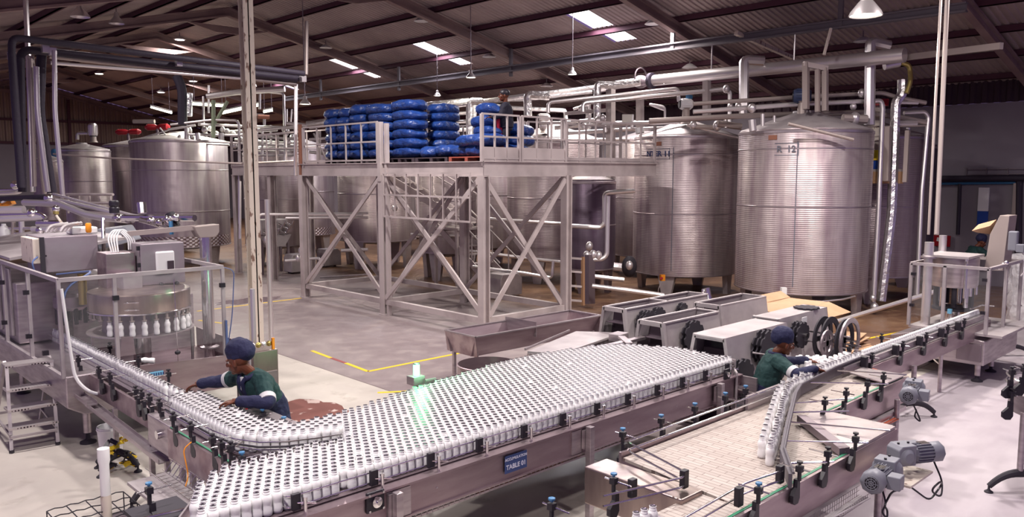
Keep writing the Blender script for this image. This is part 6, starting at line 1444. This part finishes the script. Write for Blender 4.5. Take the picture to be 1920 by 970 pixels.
for x, y in ((14.9,5.28),(15.85,5.3),(14.88,4.2),(15.8,4.25),(16.4,4.9)): o = MB().cyl((x,y,.1),(x,y,.32),.045).build('leg', M['steel'], t); MB().lathe((x,y,0),[(.001,0),(.09,0),(.09,.02),(.03,.05),(.02,.11),(.001,.11)],16).build('foot_pad', M['rubber'], o)
fr = MB(); z1 = 1.93
for a, b in (((X0,Y1_),(X0,Y0_)), ((X0,Y0_),(X1,Y0_)), ((X1,Y0_),(X1,Y1_)), ((X1,Y1_),(X0,Y1_))): fr.bar((*a,z1),(*b,z1), .05,.05)
for x, y in ((X0,Y0_),(X0,Y1_),(X1,Y0_),(X1,Y1_),(X0,4.75),(15.7,Y0_)): fr.box(x-.025,x+.025,y-.025,y+.025,.84,z1)
fr.build('guard_frame', M['steel_mat'], t, 0)
for a, b in (((X0,Y1_),(X0,4.78)), ((X0,4.42),(X0,Y0_+.03)), ((X0+.03,Y0_),(15.67,Y0_)), ((15.73,Y0_),(X1,Y0_))): MB().bar((*a,1.45),(*b,1.45), .008, .86).build('clear_guard', M['acrylic'], t, 0)
for z in (1.75,1.2): MB().cbox((X0-.03,Y1_-.05,z), .05,.07,.05).build('hinge', M['black'], t, 0); MB().cbox((X0-.03,Y0_+.05,z), .05,.07,.05).build('hinge', M['black'], t, 0)
cc = Vector((15.55,4.85,0))
MB().lathe(cc,[(.001,1.5),(.36,1.5),(.38,1.55),(.38,2.02),(.001,2.02)],40).build('capping_turret', M['steel'], t, 30); MB().box(15.1,15.95,4.5,5.25,2.03,2.07).build('top_plate', M['steel_mat'], t, 0)
for k in range(9): a = k*2*PI/9; q = cc+Vector((.28*math.cos(a),.28*math.sin(a),0)); MB().cyl(q+Vector((0,0,1.15)),q+Vector((0,0,1.5)),.045).build('capping_head', M['rubber' if k % 2 else 'chrome'], t)
MB().lathe(cc,[(.001,1.08),(.34,1.08),(.34,1.12),(.001,1.12)],32).build('star_plate', M['rubber'], t); MB().cyl(cc+Vector((0,0,.84)),cc+Vector((0,0,1.1)),.12).build('turret_post', M['chrome'], t)
pc = at(1742, 470, X=15.0); MB().cyl((15.0,pc.y,.84),(15.0,pc.y,2.3),.075).build('lift_column', M['pipe'], t); MB().lathe((15.0,pc.y,2.02),[(.075,0),(.13,.0),(.13,.03),(.075,.05)],20).build('collar', M['steel'], t)
pc = at(1768, 450, X=16.0); MB().cyl((16.0,pc.y,2.0),(16.0,pc.y,2.36),.065).build('lift_column', M['pipe'], t)
for dx in (0,.3,.6): MB().cyl((15.15+dx,4.55,1.35),(15.15+dx,4.55,2.03),.03).build('guide_rod', M['chrome'], t)
h = [at(1845,508,X=15.9), at(1880,508,X=15.9), at(1893,405,X=15.9), at(1875,404,X=15.9), at(1856,440,X=15.9)]
mb = MB(); vs = [tuple(p) for p in h] + [(p.x+.45,p.y,p.z) for p in h]; mb.add(vs, [(0,1,2,3,4),(9,8,7,6,5)]+[(i,(i+1)%5,5+(i+1)%5,5+i) for i in range(5)]); o = mb.build('cap_hopper', M['pipe_y'], t, 0, .006)
c_ = [at(1822,433,X=15.9), at(1856,424,X=15.9), at(1858,440,X=16.2), at(1830,436,X=16.2)]; MB().add([*c_, *[p+Vector((.35,0,.1)) for p in c_]], [(0,1,2,3),(4,7,6,5),(0,4,5,1),(1,5,6,2),(2,6,7,3),(3,7,4,0)]).build('hopper_lid', M['card'], t, 0)
q = at(1900,452,X=15.9); mo = MB().cbox(q, .12,.14,.34).build('drive_motor', M['motor'], t, 0, .02); MB().cbox(q+Vector((0,-.12,-.12)), .12,.12,.14).build('terminal_box', M['motor'], mo, 0, .01)
MB().tube([q+Vector((0,-.15,-.2)), q+Vector((0,-.3,-.35)), q+Vector((0,-.15,-.6))], .012, 6, .1).build('cable', M['cable'], t)
for k in range(4): q = at(1872+k*5,502-k*3,X=15.6); MB().ball(q, .04).build('fitting', M['chrome'], t)
MB().tube([(15.0,4.4,1.2),(15.6,4.4,1.2),(15.6,4.2,1.2)], .015, 8).build('guide_rail', M['chrome'], t); MB().cbox((15.0,4.72,1.12), .06,.06,.08).build('blue_knob', M['signlight'], t)
# shrink wrapped load and its conveyor at the right edge
t = thing('wrapped_load', 'clear plastic wrapped bundle at the right edge behind the capping tower', 'load', tuple(at(1900,600,D=16.5)))
c = at(1910, 560, D=15.8); mb = MB()
vs = []; n = 20; H_ = 10
for j in range(H_+1):
    for k in range(n):
        a = 2*PI*k/n; r = .5*(1+.08*math.sin(5*a+j)+.05*math.sin(9*a+2*j)); vs.append((c.x+.25+r*math.cos(a), c.y-.25+r*math.sin(a), .55+1.35*j/H_))
mb.add(vs, [(j*n+k, j*n+(k+1)%n, (j+1)*n+(k+1)%n, (j+1)*n+k) for j in range(H_) for k in range(n)] + [tuple(H_*n+k for k in range(n))]); mb.build('plastic_sheet', M['wrap'], t, 60)
for z in (.95,1.05,1.12): MB().tube([(c.x-.2,c.y-.1,z),(c.x+1.0,c.y-.2,z)], .012, 8).build('inner_rail', M['chrome'], t)
q = at(1900, 668, z=0); arch_foot(t, q.x, q.y, .6, (.72,-.69), .12); MB().cyl((q.x,q.y,.15),(q.x,q.y,.6),.04).build('leg', M['steel'], t)
# ================================================================ PEOPLE
HS = 1.13
def remesh(o, vox, smooth=3, wrinkle=0):
    m_ = o.modifiers.new('surface', 'REMESH'); m_.mode = 'VOXEL'; m_.voxel_size = vox; m_.use_smooth_shade = True
    s_ = o.modifiers.new('relax', 'SMOOTH'); s_.iterations = smooth; s_.factor = .5
    if wrinkle:
        tx = bpy.data.textures.new('folds', 'CLOUDS'); tx.noise_scale = .09; tx.noise_depth = 1
        d = o.modifiers.new('folds', 'DISPLACE'); d.texture = tx; d.strength = wrinkle; d.mid_level = .5; d.texture_coords = 'GLOBAL'
    return o
def limb(mb, pts, rs):
    for i in range(len(pts)-1): mb.tube([pts[i], pts[i+1]], [rs[i], rs[i+1]], 14)
    for p, r in zip(pts, rs): mb.ball(p, r*.99, n=14, m=10)
def loft(mb, secs, side):
    n = 20; vs = []; side = side.normalized()
    for i, (c, w, d) in enumerate(secs):
        c = Vector(c); t = (Vector(secs[min(i+1,len(secs)-1)][0]) - Vector(secs[max(i-1,0)][0])).normalized(); f = side.cross(t).normalized()
        for k in range(n):
            a = 2*PI*k/n; ca, sa = math.cos(a), math.sin(a)
            vs.append(c + side*(w*math.copysign(abs(ca)**.8, ca)) + f*(d*math.copysign(abs(sa)**.8, sa)))
    m_ = len(secs)
    mb.add(vs, [(i*n+k, i*n+(k+1)%n, (i+1)*n+(k+1)%n, (i+1)*n+k) for i in range(m_-1) for k in range(n)] + [tuple(range(n))[::-1], tuple((m_-1)*n+k for k in range(n))])
def hand(mb, w, d, palm_n, s=1., curl=.5, thumb_side=1):
    """palm from the wrist w along d, palm facing palm_n, four bent fingers and a side thumb"""
    d = d.normalized(); pn = (palm_n - d*palm_n.dot(d)).normalized(); sd = d.cross(pn)*thumb_side
    R_ = Matrix((sd, d, -pn)).transposed()
    mb.ball(w + d*.045*s, .041*s, .052*s, .016*s, rot=R_); mb.tube([w, w+d*.03*s], [.026*s,.028*s], 10)
    for i, (off, L) in enumerate(((.030,.070),(.010,.078),(-.010,.073),(-.029,.058))):
        b = w + d*.082*s + sd*off*s; p = [b]; dd = d.copy()
        for k in range(3):
            dd = (dd*math.cos(curl*(.5+.25*k)) + pn*math.sin(curl*(.5+.25*k))).normalized(); p.append(p[-1] + dd*L*s*(.44,.32,.24)[k])
        for k in range(3): mb.tube([p[k], p[k+1]], [.0092*s-.0008*k, .0086*s-.0008*k], 8); mb.ball(p[k+1], .0084*s-.0008*k, n=8, m=6)
        mb.tube([w+d*.05*s+sd*off*s*.8, b], [.011*s,.0095*s], 8)
    b = w + d*.025*s + sd*.03*s; q = b + (d*.6+sd*.8)*.035*s; e = q + (d*.9+sd*.25+pn*.4).normalized()*.035*s
    mb.tube([b,q,e], [.014*s,.011*s,.009*s], 8); mb.ball(e, .009*s, n=8, m=6)
def person(label, loc, f, lean, head_dir, skull, sh_w, hip_z, arms, legs, sc=1., top='teal', cap='navy', vox=.0075, group=None, apron=False, tilt=0.):
    f = Vector((*f,0)).normalized(); l = Vector((-f.y, f.x, 0)); o3 = Vector(loc); up = Vector((0,0,1))
    W = lambda a, b, c: o3 + f*a + l*b + up*c
    t = thing('person', label, 'person', loc, group)
    hip = W(0,0,hip_z); neck = W(*lean); sp = (neck-hip); chest = hip + sp*.68
    hd = Vector(head_dir).normalized(); hs = up.cross(hd).normalized(); hu = hd.cross(hs)
    HC = W(*skull)
    R_ = Matrix((hs, hd, hu)).transposed()   # local x = side, y = front, z = up
    hq = sc*HS
    H = lambda x, y, z: HC + R_ @ Vector((x, y, z))*hq
    mb = MB()
    mb.ball(H(0,-.012,.03), .074*hq, .093*hq, .088*hq, 20, 14, R_); mb.ball(H(0,.022,-.035), .056*hq, .066*hq, .075*hq, 18, 12, R_)
    mb.ball(H(0,.058,-.088), .026*hq, .024*hq, .02*hq, 12, 8, R_); mb.ball(H(0,.076,.022), .05*hq, .02*hq, .012*hq, 12, 8, R_)
    mb.tube([H(0,.084,.012), H(0,.104,-.022)], [.009*hq,.015*hq], 10); mb.ball(H(0,.101,-.027), .018*hq,.013*hq,.011*hq, 10, 8, R_)
    mb.ball(H(0,.082,-.053), .025*hq,.013*hq,.007*hq,10,8,R_); mb.ball(H(0,.080,-.064), .022*hq,.013*hq,.008*hq,10,8,R_)
    for s in (-1,1):
        mb.ball(H(s*.044,.056,-.018), .022*hq,.02*hq,.02*hq,10,8,R_); mb.ball(H(s*.076,-.005,-.012), .010*hq,.018*hq,.030*hq,10,8,R_)
    limb(mb, [chest + (neck-chest)*.75, neck + up*.02, H(0,-.02,-.04)], [.055*sc,.052*sc,.05*sc])
    loft(mb, [(hip,.15*sc,.10*sc),(hip+sp*.35,.125*sc,.09*sc),(chest,.15*sc,.10*sc),(neck-sp*.08,.12*sc,.07*sc)], l)
    SH = []
    for s, (elb, wri, hdir, pn, ts) in zip((1,-1), arms):
        sh = neck - sp.normalized()*.065*sc + l*(s*sh_w); SH.append(sh); e = W(*elb); w = W(*wri)
        limb(mb, [sh, e, w], [.045*sc,.037*sc,.026*sc]); hand(mb, w, f*hdir[0]+l*hdir[1]+up*hdir[2], f*pn[0]+l*pn[1]+up*pn[2], sc*1.05, .55, ts)
    for s, (kn, an, toe) in zip((1,-1), legs):
        h = hip + l*(s*.09*sc); limb(mb, [h, W(*kn), W(*an)], [.078*sc,.052*sc,.036*sc]); limb(mb, [W(*an), W(*toe)], [.035*sc,.028*sc])
    remesh(mb.build('body', M['skin'], t), vox*.62, 1)
    for s in (-1,1):
        e = MB().ball(H(s*.030,.0655,.003), .0135*hq, n=12, m=8).build('eye', M['eye'], t); MB().ball(H(s*.0305,.0755,.003), .0068*hq, n=10, m=6).build('pupil', M['black'], e)
    # clothes
    g = .016*sc
    mb = MB(); loft(mb, [(hip-up*.06,.20*sc,.15*sc),(hip+sp*.2,.195*sc,.15*sc),(hip+sp*.45,.205*sc,.15*sc),(chest,.215*sc,.15*sc),(neck-sp*.13,.19*sc,.125*sc),(neck-sp*.0,.085*sc,.08*sc)], l)
    split = []
    for s, sh, (elb, wri, hdir, pn, ts) in zip((1,-1), SH, arms):
        e = W(*elb); w = W(*wri); limb(mb, [neck-sp*.12, sh, sh.lerp(e,.78)], [.088*sc,.088*sc,.076*sc]); split.append((sh.lerp(e,.78), sh.lerp(e,.95), e, w))
    remesh(mb.build('jacket', M[top], t), vox, 4, .028)
    for a, b, e, w in split:
        mb = MB(); limb(mb, [b, e, e.lerp(w,.88)], [.070*sc,.066*sc,.052*sc]); remesh(mb.build('lower_sleeve', M['navy'] if top == 'teal' else M[top], t), vox, 3, .02)
        if top == 'teal': MB().tube([a, a.lerp(b,.5), b.lerp(e,.4)], [.081*sc,.080*sc,.077*sc], 20).build('reflective_band', M['band'], t)
    mb = MB(); cn = neck + up*.012
    fx = (hd + f)*.5; fx.z = 0; fx = fx.normalized()
    for k in range(13):
        a = (-2.5+5.0*k/12); 
    mb.tube([cn - sp.normalized()*.02 + f*(.088*math.cos(a)+.012)*sc + l*(.092*math.sin(a))*sc + up*(.012-.05*max(0,math.cos(a))) for a in [PI+2.6*(k/6-1) for k in range(13)]], .024*sc, 8)
    remesh(mb.build('collar', M['navy'] if top == 'teal' else M[top], t), vox*.7, 2)
    if top == 'teal':
        mb = MB(); loft(mb, [(hip-up*.09,.205*sc,.155*sc),(hip+sp*.18,.202*sc,.157*sc),(hip+sp*.36,.207*sc,.157*sc)], l); remesh(mb.build('jacket_hem', M['navy'], t), vox, 3, .024)
        mb = MB()
        for s in (-1, 1): mb.tube([neck - sp*.02 + f*.075*sc + l*(s*.06*sc), neck - sp*.16 + f*.135*sc + l*(s*.03*sc), neck - sp*.34 + f*.155*sc + l*(s*.02*sc), hip+sp*.3+f*.15*sc + l*(s*.015*sc)], .022*sc, 8)
        remesh(mb.build('front_placket', M['navy'], t), vox*.8, 3)
        mb = MB(); c0 = neck - sp*.06 + f*.100*sc; c1 = neck - sp*.30 + f*.165*sc
        mb.add([c0+l*.045, c0-l*.045, c1, c0+l*.045-f*.03, c0-l*.045-f*.03, c1-f*.03], [(0,1,2),(5,4,3),(0,2,5,3),(1,4,5,2),(0,3,4,1)]); mb.build('shirt_front', M['shirt'], t)
        mb = MB(); mb.tube([c1, hip+sp*.45+f*.165*sc, hip+sp*.1+f*.165*sc], .005, 6); mb.build('zip', M['band'], t)
    mb = MB()
    loft(mb, [(hip-up*.12,.165*sc,.118*sc),(hip-up*.02,.168*sc,.12*sc),(hip+sp*.12,.16*sc,.118*sc)], l)
    for s, (kn, an, toe) in zip((1,-1), legs): limb(mb, [hip+l*(s*.088*sc), W(*kn), W(*an)], [.095*sc,.072*sc,.062*sc])
    remesh(mb.build('trousers', M['navy'] if top == 'teal' else M['darkcloth'], t), vox, 3, .02)
    for s, (kn, an, toe) in zip((1,-1), legs):
        mb = MB(); a = W(*an); b = W(*toe); limb(mb, [a-up*.02, a.lerp(b,.6)-up*.01, b], [.052*sc,.045*sc,.036*sc]); remesh(mb.build('boot', M['rubber'], t), vox, 2)
    if cap == 'navy':
        mb = MB(); mb.ball(H(0,-.028,.092), .090*hq,.108*hq,.098*hq,20,14,R_); mb.ball(H(0,-.078,.078), .088*hq,.086*hq,.096*hq,18,12,R_); mb.ball(H(0,-.022,.048), .084*hq,.104*hq,.056*hq,20,12,R_)
        o = remesh(mb.build('cloth_cap', M['navy'], t), vox*.8, 3, .022)
        mb = MB()
    else:
        mb = MB(); mb.ball(H(0,-.018,.045), .083*hq,.098*hq,.082*hq,20,14,R_); remesh(mb.build('hair', M['black'], t), vox*.8, 2)
    if apron: tag(MB().bar(W(.12,.10,hip_z+.22), W(.10,.10,hip_z-.62), .03, .22, (f.x,f.y,0)).build('apron', M['pinkred'], t, 0, .01), 'bright red apron')
    return t
# left worker: leaning over the curved strip
wp = Vector((3.98, 7.92, 0))
def loc3(o, f, p): f = Vector((*f,0)).normalized(); l = Vector((-f.y,f.x,0)); d = Vector(p)-o; return (d.dot(f), d.dot(l), d.z)
fL = (-1, -.12)
hp = loc3(wp, fL, (3.44, 8.50, 1.235)); ep = loc3(wp, fL, (3.66, 8.30, 1.27)); e2 = loc3(wp, fL, (3.70, 7.44, 1.20)); h2 = loc3(wp, fL, (3.46, 7.64, 1.215))
person('person in blue cap and teal jacket leaning over the curved strip of bottles', tuple(wp), fL, (.25,.0,1.41), (-.60,.78,-.22), (.35,-.05,1.555), .195, .93,
       [(e2, h2, (.6,-.7,-.1), (0,0,-1), 1), (ep, hp, (.5,-.75,-.35), (.1,0,-1), -1)],
       [((.06,.11,.50),(-.02,.12,.09),(.14,.13,.045)), ((.06,-.11,.50),(-.02,-.12,.09),(.14,-.13,.045))], 1.12)
# right worker: seated, reaching to the line
wr = Vector((9.22, 5.08, 0)); fR = (.62, -.78)
hand_r = at(1531, 692, D=9.75); elb_r = at(1492, 702, D=9.75)
hr = loc3(wr, fR, hand_r); er = loc3(wr, fR, elb_r); hl = loc3(wr, fR, (9.72, 4.68, 1.12)); el = loc3(wr, fR, (9.55, 4.95, 1.08))
person('person in blue cap and green jacket reaching for bottles on the right', tuple(wr), fR, (.20,.0,1.235), (.78,-.62,-.22), (.29,.0,1.352), .185, .60,
       [(el, hl, (.8,.1,-.2), (0,0,-1), 1), (er, hr, (.5,.55,-.25), (0,0,-1), -1)],
       [((.38,.14,.60),(.34,.14,.10),(.48,.14,.045)), ((.38,-.14,.60),(.34,-.14,.10),(.48,-.14,.045))], 1.06)
t = thing('chair', 'grey chair with a pale back on which the right worker sits', 'chair', (9.15, 5.15, 0))
Rc = Matrix.Rotation(math.atan2(fR[1], fR[0]), 3, 'Z'); cc_ = Vector((9.15, 5.14, 0))
def cput(mb):
    for i in range(len(mb.v)): mb.v[i] = Rc @ mb.v[i] + cc_
    return mb
cput(MB().box(-.2,.22,-.2,.2,.47,.50)).build('seat', M['motor'], t, 0, .01); cput(MB().box(-.24,-.21,-.2,.2,.66,1.02)).build('backrest', M['steel_mat'], t, 0, .01)
for sx, sy in ((-.2,-.18),(-.2,.18),(.2,-.18),(.2,.18)): cput(MB().cyl((sx,sy,0),(sx,sy,.47),.015)).build('leg', M['steel'], t)
for sy in (-.18,.18): cput(MB().cyl((-.225,sy,.45),(-.225,sy,1.0),.013)).build('back_post', M['steel'], t)
# person on the platform
wq = Vector((12.62, 13.38, 3.76))
person('person in dark clothes with a red apron standing among the sacks on the platform', tuple(wq), (-.72,.69), (.03,0,1.30), (-.80,.60,-.05), (.06,0,1.475), .17, .82,
       [((.12,.24,1.02),(.32,.2,.98),(1,0,0),(0,0,-1),1), ((.10,-.24,1.02),(.32,-.18,.95),(1,0,0),(0,0,-1),-1)],
       [((.02,.1,.42),(0,.1,.08),(.14,.11,.04)), ((.02,-.1,.42),(0,-.1,.08),(.14,-.11,.04))], 1.05, top='darkcloth', cap='hair', vox=.011, apron=True)
# person behind the capping machine
ws = at(1815, 447, D=21.5); ws = Vector((ws.x, ws.y, 0))
person('person in a teal jacket bent behind the capping tower under its tilted lid', tuple(ws), (.72,-.69), (.25,0,1.53), (.70,-.60,-.4), (.37,0,1.66), .19, 1.0,
       [((.50,.26,1.36),(.72,.2,1.36),(1,0,0),(0,0,-1),1), ((.42,-.26,1.34),(.70,-.2,1.34),(1,0,0),(0,0,-1),-1)],
       [((.05,.1,.5),(0,.1,.08),(.14,.11,.04)), ((.05,-.1,.5),(0,-.1,.08),(.14,-.11,.04))], 1.08, cap='navy', vox=.012)

# ================================================================ LIGHT
W_ = bpy.data.worlds.new('world'); SC.world = W_; W_.use_nodes = True
bg = W_.node_tree.nodes['Background']; bg.inputs['Color'].default_value = (.52,.34,.80,1); bg.inputs['Strength'].default_value = .24
def bay(x, y, z, e, col=(1,.93,.90)):  # fill lamps added to brighten the hall, each given a housing and rod
    t = thing('high_bay_lamp', 'added high bay fill lamp hung under the roof', 'lamp', (x,y,z), 'added high bay fill lamps')
    MB().lathe((x,y,z), [(.05,.36),(.08,.22),(.21,.06),(.235,0),(.22,0),(.2,.06),(.08,.17)], 20).build('reflector', M['pipe'], t, 50)
    MB().cyl((x,y,z+.3),(x,y,roofz(x)),.014).build('hanging_rod', M['steel_dk'], t)
    l = bpy.data.lights.new('bay_fill_light', 'AREA'); l.shape = 'DISK'; l.size = .42; l.energy = e; l.color = col; l.spread = math.radians(165)
    lo = bpy.data.objects.new('bay_fill_light', l); COL.objects.link(lo); lo.location = (x, y, z-.02)
for x, y, z, e in ((1.5,4.5,5.9,215),(5.5,1.0,6.6,75),(6.2,6.2,7.2,230),(10.8,3.0,7.6,230),(2.4,11.8,6.2,190),(12.6,8.2,8.6,300),(15.8,3.8,7.7,230),(9.5,14.2,7.9,330),(6.5,22.5,7.4,230),(9.0,27.5,8.2,60)):
    bay(x, y, z, e)
def dup_light(x, y, z, e, col=(1,.92,.86)):
    l = bpy.data.lights.new('roof_light', 'AREA'); l.shape = 'DISK'; l.size = .5; l.energy = e; l.color = col; l.spread = math.radians(170)
    lo = bpy.data.objects.new('roof_light', l); COL.objects.link(lo); lo.location = (x, y, z)
for (a, b, yc) in SKY:    # daylight through the roof sheets
    l = bpy.data.lights.new('daylight', 'AREA'); l.shape = 'RECTANGLE'; l.size = b-a; l.size_y = .9; l.energy = 95; l.color = (.95,.93,1)
    lo = bpy.data.objects.new('daylight', l); COL.objects.link(lo); xm = (a+b)/2; lo.location = (xm, yc, roofz(xm)-.03); lo.rotation_euler = (0, math.atan(.24), 0)
for o in COL.objects:
    if o.name.startswith('roof_lamp') and o.get('label') and ('glowing' in o['label'] or 'pale' in o['label'] or 'small' in o['label']): dup_light(o.location.x, o.location.y, o.location.z-.06, 170)
vs = SC.view_settings; SC.display_settings.display_device = 'sRGB'; vs.view_transform = 'Standard'; vs.look = 'None'; vs.exposure = 0.42; vs.gamma = 1; vs.use_curve_mapping = False
SC.cycles.max_bounces = 6; SC.cycles.diffuse_bounces = 3; SC.cycles.glossy_bounces = 3; SC.cycles.transparent_max_bounces = 10; SC.cycles.caustics_reflective = False; SC.cycles.caustics_refractive = False
SC.cycles.sample_clamp_indirect = 4; SC.cycles.use_denoising = True
